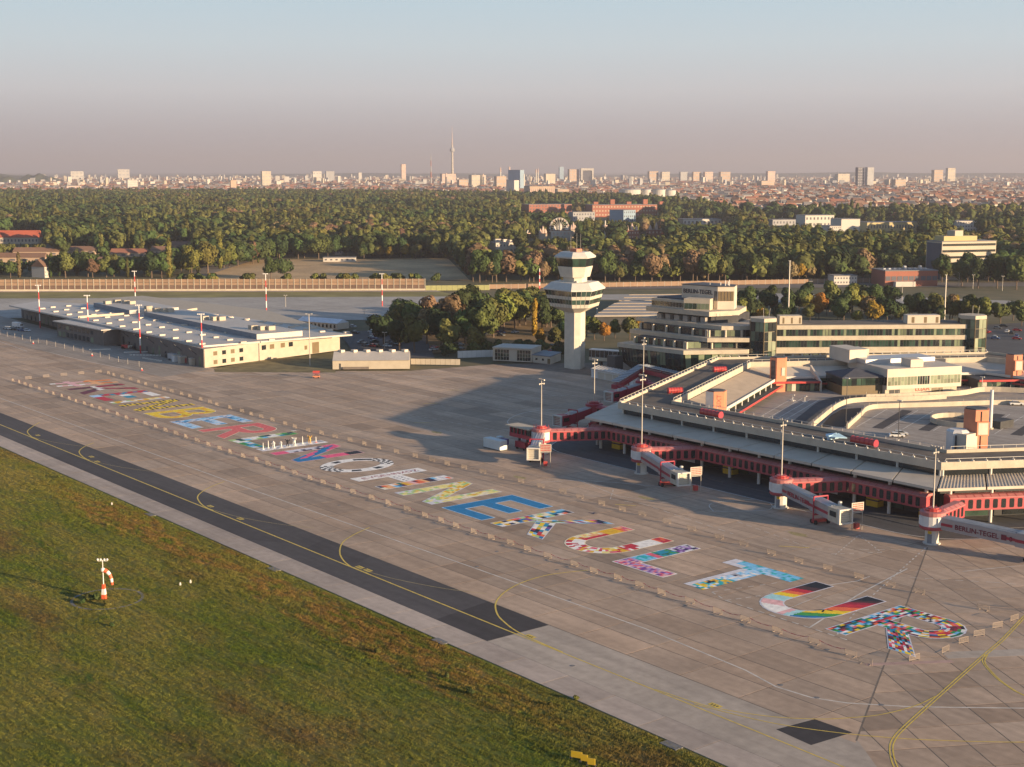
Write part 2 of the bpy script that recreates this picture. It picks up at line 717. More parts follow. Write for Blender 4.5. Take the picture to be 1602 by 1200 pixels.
cand = []
for k, (s, c, full, ctr, col) in enumerate(cells):
    d = in_view(*ctr)
    if full and d:
        cand.append((d * (1.25 if s == 'b' else 1.0), k))
cand.sort()
single = set(k for _, k in cand[:290])
protoslab = {}
for s, la, lb, rot in (('a', LA, LB, TH), ('b', LA2, LB2, TH + R(60))):
    mbx = MB(ident)
    mbx.box(-la / 2 + GAP, la / 2 - GAP, -lb / 2 + GAP, lb / 2 - GAP, -0.1, 0.0)
    me = bpy.data.meshes.new('concrete_slab')
    me.from_pydata(mbx.v, [], mbx.f)
    me.materials.append(MATS['slab_mat'])
    protoslab[s] = (me, rot)
for k, (s, c, full, ctr, col) in enumerate(cells):
    if k in single:
        me, rot = protoslab[s]
        o = bpy.data.objects.new('concrete_slab', me)
        o.location = W(ctr[0], ctr[1], random.Random(k).uniform(-0.002, 0.002))
        o.rotation_euler = (0, 0, rot)
        o.color = tuple(min(x, 1.3) for x in col) + (1,)
        o.parent = apron_o
        COL.objects.link(o)
    else:
        stuff.prism(c, -0.1, random.Random(k).uniform(-0.002, 0.002), col=tuple(CONC[q] * col[q] for q in range(3)) + (1,), bottom=False)
so = stuff.build('concrete_slabs', 'slab_stuff_mat', parent=apron_o, kind='stuff')

# taxiway: shoulder slabs, asphalt strip, pale concrete strip
sh = MB(W)
for i in range(-70, 14):
    x0 = i * 11.0
    t = random.Random(i).uniform(0.9, 1.07)
    sh.prism([(x0 + 0.05, -56.6), (x0 + 10.95, -56.6), (x0 + 10.95, -50.75), (x0 + 0.05, -50.75)], -0.1, -0.002, col=(0.40 * t, 0.335 * t, 0.29 * t, 1), bottom=False)
sh.build('shoulder_slabs', 'slab_stuff_mat', parent=apron_o, kind='stuff')
tx = MB(W)
tx.prism([(-900, -50.7), (-32.4, -50.7), (-32.4, -36.9), (-900, -36.9)], -0.1, 0.0, bottom=False)
taxi = tx.build('taxiway', 'asphalt_mat', kind='structure')
m = MB(W)
m.quad((-47.5, -50.6, 0.004), (-32.45, -50.6, 0.004), (-32.45, -36.95, 0.004), (-50.0, -36.95, 0.004))
m.build('asphalt_patch', 'asphalt_dark_mat', parent=taxi)
m = MB(W)
m.quad((-232, -50.6, 0.004), (-118, -50.6, 0.004), (-110, -44.9, 0.004), (-236, -44.9, 0.004))
m.build('asphalt_patch', mat_concrete('asphalt_mid_mat', (0.063, 0.058, 0.062)), parent=taxi)
m = MB(W)
m.quad((-104, -44.5, 0.004), (-86, -44.5, 0.004), (-90, -37.0, 0.004), (-108, -37.0, 0.004))
m.build('asphalt_patch', 'asphalt_mid_mat', parent=taxi)
m = MB(W)
m.prism([(-32.3, -50.7), (64, -50.7), (64, -56.4), (43, -42.1), (31.6, -33.9), (25.2, -34.4), (23, -36.9), (-32.3, -36.9)], -0.1, 0.0, bottom=False)
m.build('pale_taxiway', 'pale_concrete_mat', kind='structure')
m = MB(W)
m.quad((24.3, -41.7, 0.006), (31.1, -42.2, 0.006), (31.9, -34.0, 0.006), (25.3, -34.3, 0.006))
m.build('asphalt_diamond', 'asphalt_dark_mat', parent=taxi)
m = MB(W)                                        # broad dark drainage seam along the turn of the slab pattern
m.beam((kink(-36), -36), (kink(60), 60), 0.26, -0.05, 0.006)
m.build('drain_seam', 'joint_mat', parent=apron_o)
# patched lane at the far edge of the right-hand apron
m = MB(W)
m.beam((15.5, -9.5), (23.5, 3.0), 1.2, -0.05, 0.007)
m.build('repair_strip', mat('pink_concrete', (0.40, 0.27, 0.235), 0.9, amt=0.2, scale=0.5, coord='world'), parent=apron_o)
m = MB(W)
m.beam((21.0, 4.4), (60, 66), 3.2, -0.05, 0.007)
m.build('repair_strip', 'pale_concrete_mat', parent=apron_o)


# ------------------------------------------------------------------ painted lines
def smooth(pts, k=8):
    out = []
    P = [pts[0]] + list(pts) + [pts[-1]]
    for i in range(1, len(P) - 2):
        p0, p1, p2, p3 = P[i - 1], P[i], P[i + 1], P[i + 2]
        for s in range(k):
            t = s / k
            out.append(tuple(0.5 * (2 * p1[d] + (p2[d] - p0[d]) * t + (2 * p0[d] - 5 * p1[d] + 4 * p2[d] - p3[d]) * t * t + (3 * p1[d] - p0[d] - 3 * p2[d] + p3[d]) * t ** 3) for d in (0, 1)))
    out.append(tuple(pts[-1]))
    return out


def stripe(pts, w, z, m, name, parent, dash=None, sm=False, mbx=None):
    if sm:
        pts = smooth(pts)
    mbb = mbx or MB(W)
    if dash:
        on, off = dash
        seg = []
        for i in range(len(pts) - 1):
            p, q = pts[i], pts[i + 1]
            L = math.hypot(q[0] - p[0], q[1] - p[1])
            t = 0
            while t < L:
                e = min(L, t + on)
                f = lambda s: (p[0] + (q[0] - p[0]) * s / L, p[1] + (q[1] - p[1]) * s / L)
                seg.append((f(t), f(e)))
                t += on + off
        for p, q in seg:
            dx, dy = q[0] - p[0], q[1] - p[1]
            L = math.hypot(dx, dy) or 1
            nx, ny = -dy / L * w / 2, dx / L * w / 2
            mbb.quad((p[0] - nx, p[1] - ny, z), (q[0] - nx, q[1] - ny, z), (q[0] + nx, q[1] + ny, z), (p[0] + nx, p[1] + ny, z))
    else:
        L, Rr = [], []
        for i, p in enumerate(pts):
            a = pts[max(0, i - 1)]
            c = pts[min(len(pts) - 1, i + 1)]
            dx, dy = c[0] - a[0], c[1] - a[1]
            l = math.hypot(dx, dy) or 1
            nx, ny = -dy / l * w / 2, dx / l * w / 2
            L.append((p[0] + nx, p[1] + ny, z))
            Rr.append((p[0] - nx, p[1] - ny, z))
        for i in range(len(pts) - 1):
            mbb.quad(Rr[i], Rr[i + 1], L[i + 1], L[i])
    if mbx is None:
        return mbb.build(name, m, parent=parent)


Z1, Z2, Z3 = 0.012, 0.016, 0.020
stripe([(-900, -44.4), (-32, -44.5)], 0.34, Z1, 'yellow_paint', 'centre_line', taxi)
stripe([(-32, -44.5), (20, -44.45), (60, -44.6)], 0.24, Z1, 'yellow_paint', 'centre_line', taxi)
for arc in ([(-53.9, -8.3), (-56.3, -16.4), (-55.6, -23.8), (-52.9, -30.4), (-48.9, -35.8), (-43.8, -39.7), (-39.0, -41.9), (-31.9, -43.7), (-20, -44.3)],
            [(-110.5, -24), (-106.9, -30.8), (-102.7, -36.1), (-95.1, -41.3), (-87.0, -44.2), (-80, -44.35)],
            [(-174, -27.5), (-170.9, -32.7), (-166.5, -37.7), (-161.4, -41.3), (-153.4, -43.8), (-147, -44.3)],
            [(-246, -33), (-241.7, -37.8), (-235.7, -41.7), (-228.1, -43.7), (-222, -44.3)],
            [(-290, -33), (-284.0, -37.4), (-276.5, -41.9), (-267.4, -44.0), (-261, -44.3)]):
    stripe(arc, 0.3, Z2, 'yellow_paint', 'lead_in_line', taxi, sm=True)
for x in (-86, -150, -225, -268):
    stripe([(x, -44.3), (x + 12, -42.5), (x + 24, -38.5), (x + 32, -34)], 0.16, Z3, 'faded_yellow', 'lead_out_line', taxi, sm=True)
for a_, b__ in ((-84.5, -43.2), (-81.6, -43.1), (-151.5, -42.8), (-136, -43.0), (-226.5, -41.8), (-219, -43.2), (-268, -41.8), (-29.6, -43.4), (12.4, -41.8)):
    m = MB(W)
    m.quad((a_ - 1.1, b__ - 0.55, Z3 + 0.004), (a_ + 1.1, b__ - 0.55, Z3 + 0.004), (a_ + 1.1, b__ + 0.55, Z3 + 0.004), (a_ - 1.1, b__ + 0.55, Z3 + 0.004))
    o = m.build('stand_number_panel', 'yellow_paint', parent=taxi)
    m = MB(W)
    for k in range(3):
        m.quad((a_ - 0.75 + k * 0.55, b__ - 0.3, Z3 + 0.008), (a_ - 0.45 + k * 0.55, b__ - 0.3, Z3 + 0.008), (a_ - 0.45 + k * 0.55, b__ + 0.25, Z3 + 0.008), (a_ - 0.75 + k * 0.55, b__ + 0.25, Z3 + 0.008))
    m.build('digits', 'asphalt_dark_mat', parent=o)
stripe([(-900, -26.2), (-160, -26.4), (-60, -25.2), (-20, -24.9), (5, -26.8), (13, -28.6), (19.5, -27.9), (24.3, -25.4), (31.3, -19.1), (42.2, -6.4), (62, 20)], 0.32, Z1, 'faded_white', 'edge_line', apron_o)
stripe([(17.5, 34), (22.3, 19.1), (24.8, 9.9), (31.2, -12.8), (35.0, -26.0), (36.8, -31.2), (39.0, -34.9), (43.0, -39.3), (48, -43)], 0.2, Z2, 'yellow_paint', 'guide_line', apron_o, sm=True)
stripe([(17.9, 34.1), (22.75, 19.2), (25.25, 10.0), (31.65, -12.7), (35.45, -25.9), (37.25, -31.1), (39.4, -34.7), (43.4, -39.0), (48.3, -42.6)], 0.2, Z2, 'yellow_paint', 'guide_line', apron_o, sm=True)
for off in (0, 0.45):
    stripe([(24.9 + off, 10.2), (26.9 + off, 6.4), (32.0 + off, 2.0), (35.8 + off, -0.3), (39.3 + off, -1.7), (50 + off, -4)], 0.18, Z3, 'yellow_paint', 'guide_line', apron_o, sm=True)
stripe([(31.0, -12.6), (31.4, -18.4), (30.3, -25.2), (28.0, -30.2), (25.3, -34.2), (20.1, -38.9), (12, -42.8), (2, -44.2)], 0.2, Z3, 'yellow_paint', 'guide_line', apron_o, sm=True)
stripe([(10, -43.9), (21.6, -40.6), (29.9, -36.2), (37.1, -30.8), (43.4, -24.6), (49.3, -17.9), (60, -5)], 0.2, Z3 + 0.004, 'yellow_paint', 'guide_line', apron_o, sm=True)
# white and dashed stand lines
for pts, w, dash in (([(-20.4, 8.4), (-15.1, 27.8), (-15.5, 32.5)], 0.3, None), ([(-2.5, -1.6), (-4.2, 4.3), (-9.1, 20.1), (-14.2, 43)], 0.34, None),
                     ([(-27.9, 0.3), (-22.6, -1.6), (6.5, -2.0)], 0.3, (1.5, 1.2)), ([(-22.6, -1.6), (-20.5, 5.8)], 0.26, (1.2, 1.0)), ([(-27.9, 0.4), (-24.0, 15.3)], 0.22, (1.3, 1.4)),
                     ([(3, -1), (-4, 14), (-9, 27), (-22, 61)], 0.3, (1.1, 1.3)), ([(-13.5, 15), (-11.5, -0.2), (-12.3, 4.5)], 0.18, None),
                     ([(-72.3, 47.9), (-78.2, 53.9), (-73.1, 65.8), (-65.3, 59.5), (-72.3, 47.9)], 0.22, None), ([(-104, 45), (-97, 37.5), (-88, 40), (-55, 36)], 0.2, (2.4, 1.6)),
                     ([(-122, 36.2), (-117.5, 45), (-108, 52), (-98, 57)], 0.24, None), ([(-118, 45.6), (-98, 41), (-84, 46)], 0.2, None), ([(-62, 45), (-36, 40), (-20, 58)], 0.18, (2, 1.3)),
                     ([(-30, 40), (-37, 57), (-25, 49), (-31, 39.5)], 0.24, (1.0, 1.0)), ([(-6, 50), (0, 66), (12, 82)], 0.26, None), ([(-10, 38), (2, 48), (20, 60)], 0.22, (1.5, 1.4)),
                     ([(-330, 96), (-288, 128), (-262, 150)], 0.3, None), ([(-312, 101), (-240, 118), (-200, 160)], 0.22, (2, 2)), ([(-282, 88), (-230, 100), (-190, 118)], 0.2, (2.5, 2.5)),
                     ([(-214, 158), (-222, 150), (-226, 158), (-218, 166)], 0.3, None), ([(-205, 152), (-213, 145), (-219, 150)], 0.3, None),
                     ([(-168, 66), (-180, 78), (-196, 84), (-206, 98), (-205, 112), (-190, 122)], 0.25, None), ([(-240, 66), (-190, 72), (-165, 78)], 0.2, (2, 2)),
                     ([(-400, 40), (-360, 58), (-330, 80)], 0.35, None), ([(-470, 34), (-420, 36), (-380, 42), (-352, 64)], 0.45, None), ([(-560, 42), (-500, 44), (-440, 38)], 0.4, None),
                     ([(-640, 40), (-560, 34), (-470, 28)], 0.3, None), ([(-380, 60), (-356, 68), (-330, 92), (-318, 118)], 0.25, (3, 2))):
    stripe(pts, w, Z2 if dash else Z1, 'faded_white', 'stand_marking', apron_o, dash=dash, sm=not dash and len(pts) > 3)
for p, q in (((-92, 34.5), (-88, 37.5)), ((-42, 36), (-37, 40)), ((-243, 84), (-240, 88)), ((-214, 60), (-211, 64)), ((-262, 108), (-259, 112))):
    stripe([p, q], 0.35, Z3, 'yellow_paint', 'stop_bar', apron_o)
for a_, b__, ra, rb in ((-130, 35.5, 3, 1.4), (-92, 45, 3.4, 1.4), (-46, 47, 3.2, 1.6), (-196, 56, 3, 1.5)):
    m = MB(W)
    m.quad(*[(a_ + ra * random.Random(k).uniform(.6, 1) * math.cos(k * .52), b__ + rb * random.Random(k).uniform(.6, 1) * math.sin(k * .52), 0.009) for k in range(12)])
    m.build('worn_marking', mat('lichen_yellow', (0.30, 0.25, 0.12), 0.9, amt=0.4, scale=1.2, coord='world'), parent=apron_o)
# drain plates and stains at the paved edge
for a_, b__ in ((-37.4, -56.9), (18.8, -57.4), (-94.3, -57.3), (-152.9, -57.4)):
    m = MB(W)
    m.prism([(a_ - 1.6, b__ - 0.9), (a_ + 1.6, b__ - 0.9), (a_ + 1.6, b__ + 0.6), (a_ - 1.6, b__ + 0.6)], -0.3, 0.05)
    m.build('drain_cover', mat('drain_mat', (0.16, 0.16, 0.17), 0.9), parent=apron_o)
for a_, b__ in ((-76.5, -14), (-58, -13), (-104, -17), (-133, -18), (7, -8.6), (13, -27.5), (20, -27.3), (28, -22), (-41, -24.4), (-14, -47.3), (-70, -24.2)):
    m = MB(W)
    m.rings(a_, b__, [(0.42, 0.0), (0.42, 0.03), (0.25, 0.035)], 10)
    m.build('manhole_cover', 'drain_mat', parent=apron_o)

# ------------------------------------------------------------------ painted letters "#KEIN BERLIN OHNE KULTUR"
mat_attr('letter_paint', 0.65, amt=0.22, scale=0.9)
mat('letter_white', (0.74, 0.73, 0.70), 0.6, amt=0.08, scale=0.6, coord='world')
C = {k: lin(v) for k, v in dict(white='#f2eee8', cream='#efe2c2', pink='#e8b4b4', hotpink='#ea5a82', orange='#e8812a', peach='#f0b27a', maroon='#6b2438', red='#c4283a', dred='#9c2038', brown='#4a2a2a',
     teal='#1f8fb0', blue='#0c78b0', navy='#22264a', sky='#7cc4ea', ltblue='#b4d8f4', yellow='#f4cf20', gold='#e8b414', pyellow='#efe08a', green='#3f9a48', pgreen='#b0cf86', dgreen='#1f6a4a',
     black='#17171f', grey='#a8a8b0', lgrey='#d8d6dc', lilac='#b79acb', purple='#7a4a96', violet='#43235f', rose='#e0647a', salmon='#dd6a66', ice='#a8d8dc', orangered='#ee7040', turq='#28b0b8').items()}
H_ = 21.2


def quadstrip(p, q, w):
    dx, dy = q[0] - p[0], q[1] - p[1]
    L = math.hypot(dx, dy)
    nx, ny = -dy / L * w / 2, dx / L * w / 2
    return [(p[0] - nx, p[1] - ny), (q[0] - nx, q[1] - ny), (q[0] + nx, q[1] + ny), (p[0] + nx, p[1] + ny)]


def arcq(cx, cy, ro, wi, t0, t1, n, sx=1.0, sy=1.0):
    out = []
    for k in range(n):
        a0, a1 = R(t0 + (t1 - t0) * k / n), R(t0 + (t1 - t0) * (k + 1) / n)
        P = lambda r, t: (cx + r * sx * math.cos(t), cy + r * sy * math.sin(t))
        ri = ro - wi
        PI = lambda t: (cx + (ro * sx - wi) * math.cos(t), cy + (ro * sy - wi) * math.sin(t))
        PO = lambda t: (cx + ro * sx * math.cos(t), cy + ro * sy * math.sin(t))
        out.append([PI(a0), PO(a0), PO(a1), PI(a1)])
    return out


def bil(q, s, t):
    a = [q[0][d] + (q[1][d] - q[0][d]) * s for d in (0, 1)]
    b = [q[3][d] + (q[2][d] - q[3][d]) * s for d in (0, 1)]
    return (a[0] + (b[0] - a[0]) * t, a[1] + (b[1] - a[1]) * t)


def rect(x0, x1, y0, y1):
    return [(x0, y0), (x1, y0), (x1, y1), (x0, y1)]


S = 4.0


def glyph(ch, w):
    """strokes of a capital as convex quads; index 0 -> first edge runs along the stroke"""
    if ch == 'E':
        return [rect(0, S, 0, H_), rect(S, w, 0, 3.5), rect(S, w - 1.2, 9, 12.6), rect(S, w, H_ - 3.6, H_)]
    if ch == 'L':
        return [rect(0, S, 0, H_), rect(S, w, 0, 3.6)]
    if ch == 'I':
        return [rect(0, S, 0, H_)]
    if ch == 'T':
        return [rect(5.6, 10.9, 0, H_ - 4.2), rect(0, w, H_ - 4.2, H_)]
    if ch == 'H':
        return [rect(0, S, 0, H_), rect(w - S, w, 0, H_), rect(S, w - S, 9, 12.8)]
    if ch == 'N':
        return [rect(0, 3.6, 0, H_), [(w - 3.8, 0), (w, 0), (3.6, H_), (0.2, H_)], rect(w - 3.6, w, 0, H_)]
    if ch == 'K':
        return [rect(0, S, 0, H_), [(w - 5.0, 0), (w, 0), (7.4, 13.4), (S, 10.6)], [(S, 7.0), (7.0, 9.0), (w, H_), (w - 5.0, H_)]]
    if ch == 'U':
        r = w / 2
        return [rect(0, S, r, H_), rect(w - S, w, r, H_)] + arcq(r, r, r, S, 180, 360, 14)
    if ch == 'O':
        return arcq(w / 2, H_ / 2, 1.0, 3.6, 0, 360, 40, w / 2, H_ / 2)
    if ch == 'R':
        rr = 6.2
        return [rect(0, S, 0, H_), rect(S, w - rr - 1.5, H_ - 3.8, H_), rect(S, w - rr - 1.5, H_ - 12.4, H_ - 8.6)] + arcq(w - rr - 1.5, H_ - rr, rr, 3.8, -90, 90, 10) + [[(w - 5.0, 0), (w, 0), (10.5, H_ - 12.4), (6.2, H_ - 12.4)]]
    if ch == 'B':
        r1, r2 = 5.6, 5.6
        x = w - r1
        return [rect(0, 3.8, 0, H_), rect(3.8, x, 0, 3.2), rect(3.8, x, 9.0, 12.4), rect(3.8, x, H_ - 3.2, H_)] + arcq(x, 6.2, 6.2, 3.4, -90, 90, 8) + arcq(x - 0.6, H_ - 5.0, 5.0, 3.2, -90, 70, 8)
    if ch == '#':
        return [quadstrip((2.2, -0.5), (5.6, H_ + 0.8), 2.6), quadstrip((9.2, -0.5), (12.6, H_ + 0.8), 2.6), rect(-0.8, 14.0, 5.2, 7.8), rect(0.6, 15.2, 13.2, 15.8)]


def mosaic(pal, nx, ny, seed):
    r = random.Random(seed)

    def f(si, s, t, x, y, i, j):
        return C[r.choice(pal)]
    f.grid = (nx, ny)
    return f


def bycoord(fn, nx, ny):
    def f(si, s, t, x, y, i, j):
        return C[fn(x, y, si, i, j)]
    f.grid = (nx, ny)
    return f


rm = random.Random(77)
PRIDE = ['violet', 'blue', 'green', 'yellow', 'orangered', 'dred', 'brown', 'black']


def pride(x, y, si, i, j):
    w = 16.3
    left = x < w / 2
    if left:
        s = y - 0.35 * (x - 2)
        if s > 17.6: return 'black'
        if s > 15.2: return 'brown'
        if s > 13.0: return 'red'
        if s > 11.2: return 'orangered'
        if s > 9.0: return 'yellow'
        if s > 5.6: return 'ice'
        if s > 2.6: return 'pink'
        return 'white'
    s = y - 0.9 * (x - 14)
    if y < 6 and x < 10.8: return 'pink' if x < 9.4 else 'ice'
    if s < 0.4: return 'ice'
    if s < 1.8: return 'violet'
    if s < 4.2: return 'blue'
    if s < 6.6: return 'green'
    if s < 9.4: return 'yellow'
    if s < 12.4: return 'orangered'
    if s < 15.2: return 'red'
    if s < 17.0: return 'dred'
    if s < 18.6: return 'brown'
    return 'black'


LET = [
    ('#', -369.6, 14.0, bycoord(lambda x, y, si, i, j: ('pink' if y < 11 else 'orange') if rm.random() < 0.7 else ('white' if y < 11 else 'peach'), 2, 12), None, 'pink and orange hash sign painted on the apron, first sign of the row'),
    ('K', -352.2, 17.0, bycoord(lambda x, y, si, i, j: ('maroon' if y < 8 else 'white' if y < 11 else 'dred') if rm.random() < .85 else 'brown', 2, 12), None, 'maroon and dark red painted letter K beside the hash sign'),
    ('E', -331.6, 14.8, bycoord(lambda x, y, si, i, j: 'ltblue' if y < 3 and x < 5 else 'red' if y < 4.2 else 'white' if (x > 9 and y > 16) else ('red' if (int(y * .7 + x * .4) % 3) else 'teal') if x < 5 else ('white' if x < 9 else 'teal'), 4, 12), None, 'white, red and teal painted letter E between maroon K and thin I'),
    ('I', -313.4, 4.0, mosaic(['pyellow', 'white', 'pgreen', 'cream', 'gold', 'lgrey', 'peach'], 2, 14, 3), None, 'pale multicoloured painted letter I beside the striped N'),
    ('N', -305.4, 15.8, bycoord(lambda x, y, si, i, j: 'yellow' if (j % 2 or (i + j) % 5 == 0) else 'black', 2, 24), None, 'yellow painted letter N with black hazard stripes'),
    ('B', -284.6, 14.6, bycoord(lambda x, y, si, i, j: 'yellow' if rm.random() < .72 else rm.choice(['gold', 'orange', 'gold']), 3, 12), 'cream', 'bright yellow painted letter B with orange flecks'),
    ('E', -264.4, 15.6, bycoord(lambda x, y, si, i, j: rm.choice(['ltblue', 'sky', 'ltblue', 'lgrey', 'blue']), 5, 14), 'lgrey', 'light blue mottled painted letter E beside the yellow B'),
    ('R', -245.2, 17.6, bycoord(lambda x, y, si, i, j: 'salmon', 2, 4), 'cream', 'plain coral red painted letter R with cream outline'),
    ('L', -224.5, 15.6, mosaic(['dgreen', 'green', 'white', 'teal', 'lgrey', 'navy', 'sky', 'pgreen', 'white'], 2, 11, 9), 'pgreen', 'green, white and teal painted letter L below the coral R'),
    ('I', -207.2, 4.0, mosaic(['white', 'lgrey', 'white', 'white', 'grey'], 3, 12, 12), 'white', 'white painted letter I with little figures standing on it'),
    ('N', -199.5, 16.2, bycoord(lambda x, y, si, i, j: ('hotpink' if y < 4 or y > 17 else 'lgrey' if rm.random() < .75 else 'navy') if si == 0 else (('blue' if (x + y) % 6 < 3.6 else 'hotpink') if si == 1 else ('blue' if y < 9 else 'hotpink' if y < 16 else 'black')), 3, 14), 'pink', 'pink, grey and blue painted letter N beside the black and white O'),
    ('O', -178.5, 17.0, None, None, 'white painted letter O with black chequered marks'),
    ('H', -156.3, 16.0, None, 'white', 'white painted letter H with red lettering and a picture strip'),
    ('N', -135.5, 15.7, bycoord(lambda x, y, si, i, j: rm.choice(['pyellow', 'pyellow', 'cream', 'pgreen', 'gold']) if y > 5 else rm.choice(['pgreen', 'pgreen', 'pyellow', 'lgrey']), 3, 18), 'lgrey', 'pastel yellow and green painted letter N'),
    ('E', -115.3, 15.3, bycoord(lambda x, y, si, i, j: 'blue', 1, 2), 'ltblue', 'solid bright blue painted letter E with pale outline'),
    ('K', -96.3, 18.0, mosaic(['white', 'white', 'yellow', 'teal', 'rose', 'black', 'gold', 'pgreen', 'sky', 'purple', 'orangered', 'navy', 'cream', 'red', 'blue'], 3, 16, 21), 'lgrey', 'letter K painted as a mosaic of many small colours'),
    ('U', -75.6, 16.4, None, 'cream', 'red, yellow and white painted letter U beside the mosaic K'),
    ('L', -55.3, 14.4, bycoord(lambda x, y, si, i, j: (rm.choice(['lilac', 'rose', 'purple', 'pink']) if y < 5.2 or x > 4 else rm.choice(['turq', 'sky', 'sky']) if y < 9 else 'rose' if y < 11 else rm.choice(['teal', 'green', 'dgreen', 'teal']) if y < 15.5 else rm.choice(['lilac', 'navy', 'lgrey', 'purple'])), 7, 26), 'white', 'pink, purple and teal painted letter L'),
    ('T', -40.8, 18.0, None, None, 'sky blue painted letter T with a yellow and teal picture'),
    ('U', -19.8, 16.3, bycoord(pride, 16, 26), 'lgrey', 'rainbow flag painted letter U ending in black'),
    ('R', 0.0, 18.2, mosaic(['white', 'red', 'dred', 'yellow', 'blue', 'teal', 'green', 'black', 'sky', 'orangered', 'dgreen', 'gold', 'rose', 'maroon', 'lgrey'], 6, 20, 33), 'lgrey', 'letter R painted as a patchwork of many small flags'),
]
for idx, (ch, a0, w, fn, border, label) in enumerate(LET):
    qs = glyph(ch, w)
    base = W(a0, 0, 0)
    t = thing('painted_letter', label, 'painted letter', base)
    if ch == '#':
        t.name = 'painted_hash_sign'
    if border:
        m = MB(W)
        for k, q in enumerate(qs):
            cx = sum(p[0] for p in q) / 4
            cy = sum(p[1] for p in q) / 4
            e = 0.28
            out = []
            for i in range(4):
                p, n0, n1 = q[i], q[i - 1], q[(i + 1) % 4]
                d1 = Vector((p[0] - n0[0], p[1] - n0[1]))
                d2 = Vector((p[0] - n1[0], p[1] - n1[1]))
                v = Vector((0, 0))
                for d in (d1, d2):
                    if d.length > 0.01:
                        v += d.normalized() * e
                out.append((a0 + p[0] + v.x, p[1] + v.y, 0.022 + 0.0006 * k))
            m.quad(*out, col=C[border])
        m.build('outline', 'letter_paint', parent=t)
    m = MB(W)
    zb = 0.034
    if ch == 'O':
        for k, q in enumerate(qs):
            ang = (k + 0.5) / 40
            for j in range(4):
                s0, s1 = j / 4, (j + 1) / 4
                p = [bil(q, s0, 0), bil(q, s1, 0), bil(q, s1, 1), bil(q, s0, 1)]
                near_end = abs(math.sin(ang * 2 * math.pi)) > 0.80
                blk = (near_end and (k + j) % 2 == 0) or (not near_end and k % 5 in (1, 2) and 0 < j < 3) or (k in (14, 15, 16, 17) and j in (1, 2))
                m.quad(*[(a0 + x, y, zb) for x, y in p], col=C['black' if blk else 'white'])
    elif ch == 'H':
        for q in qs[:1] + qs[2:]:
            m.quad(*[(a0 + x, y, zb) for x, y in q], col=C['white'])
        pic = ['cream', 'orangered', 'peach', 'sky', 'blue', 'dgreen', 'gold', 'peach', 'pink', 'maroon', 'orangered', 'peach', 'brown', 'navy', 'lgrey', 'white', 'lgrey', 'white']
        q = qs[1]
        n_ = len(pic)
        for k in range(n_):
            for j in range(2):
                p = [bil(q, j / 2, k / n_), bil(q, (j + 1) / 2, k / n_), bil(q, (j + 1) / 2, (k + 1) / n_), bil(q, j / 2, (k + 1) / n_)]
                cc = pic[k] if random.Random(k * 5 + j).random() < .7 else rm.choice(pic)
                m.quad(*[(a0 + x, y, zb) for x, y in p], col=C[cc])
    elif ch == 'U' and a0 < -60:
        def u1(x, y):
            if x < 8:
                if y > 18.6: return rm.choice(['orangered', 'rose', 'peach'])
                if y > 14: return 'gold'
                if y > 6.5: return 'red' if x > 2.1 else rm.choice(['cream', 'pyellow', 'peach'])
                if y > 4.5: return 'gold' if x < 2.4 else 'white'
                return rm.choice(['red', 'white', 'red'])
            if y > 18.2: return rm.choice(['red', 'red', 'orangered'])
            if y > 13.5: return 'white'
            if y > 9: return rm.choice(['red', 'red', 'white'])
            return rm.choice(['gold', 'white', 'red', 'pyellow', 'rose'])
        for k, q in enumerate(qs):
            nx, ny = (3, 18) if k < 2 else (3, 2)
            for i in range(nx):
                for j in range(ny):
                    p = [bil(q, i / nx, j / ny), bil(q, (i + 1) / nx, j / ny), bil(q, (i + 1) / nx, (j + 1) / ny), bil(q, i / nx, (j + 1) / ny)]
                    cx, cy = sum(z[0] for z in p) / 4, sum(z[1] for z in p) / 4
                    m.quad(*[(a0 + x, y, zb) for x, y in p], col=C[u1(cx, cy)])
    elif ch == 'T':
        def tcol(x, y):
            if y > H_ - 4.2:
                if x < 2.2 or (x < 5 and y < H_ - 2.5): return 'lgrey'
                if y < H_ - 3.0 and x > 12 and x < 15: return 'lgrey'
                r = random.Random(int(x * 2.2) * 91 + int(y * 1.5)).random()
                return 'turq' if r < .25 else 'sky' if r < .65 else 'ltblue' if 7 < x < 12 else 'sky'
            if x < 6.9 or y < 0.9 and x < 9: return 'lgrey'
            if y > 13.5: return rm.choice(['ltblue', 'white', 'sky'])
            if y > 11.5 and 7.4 < x < 9.4: return rm.choice(['grey', 'navy', 'lgrey'])
            if y > 9.5: return rm.choice(['white', 'ltblue', 'ltblue'])
            if 3.5 < y < 6.5 and x < 8.4: return rm.choice(['black', 'gold', 'navy'])
            return rm.choice(['gold', 'yellow', 'white', 'teal', 'sky', 'turq', 'yellow'])
        for k, q in enumerate(qs):
            nx, ny = (7, 22) if k == 0 else (24, 5)
            for i in range(nx):
                for j in range(ny):
                    p = [bil(q, i / nx, j / ny), bil(q, (i + 1) / nx, j / ny), bil(q, (i + 1) / nx, (j + 1) / ny), bil(q, i / nx, (j + 1) / ny)]
                    cx, cy = sum(z[0] for z in p) / 4, sum(z[1] for z in p) / 4
                    m.quad(*[(a0 + x, y, zb) for x, y in p], col=C[tcol(cx, cy)])
    else:
        nx, ny = fn.grid
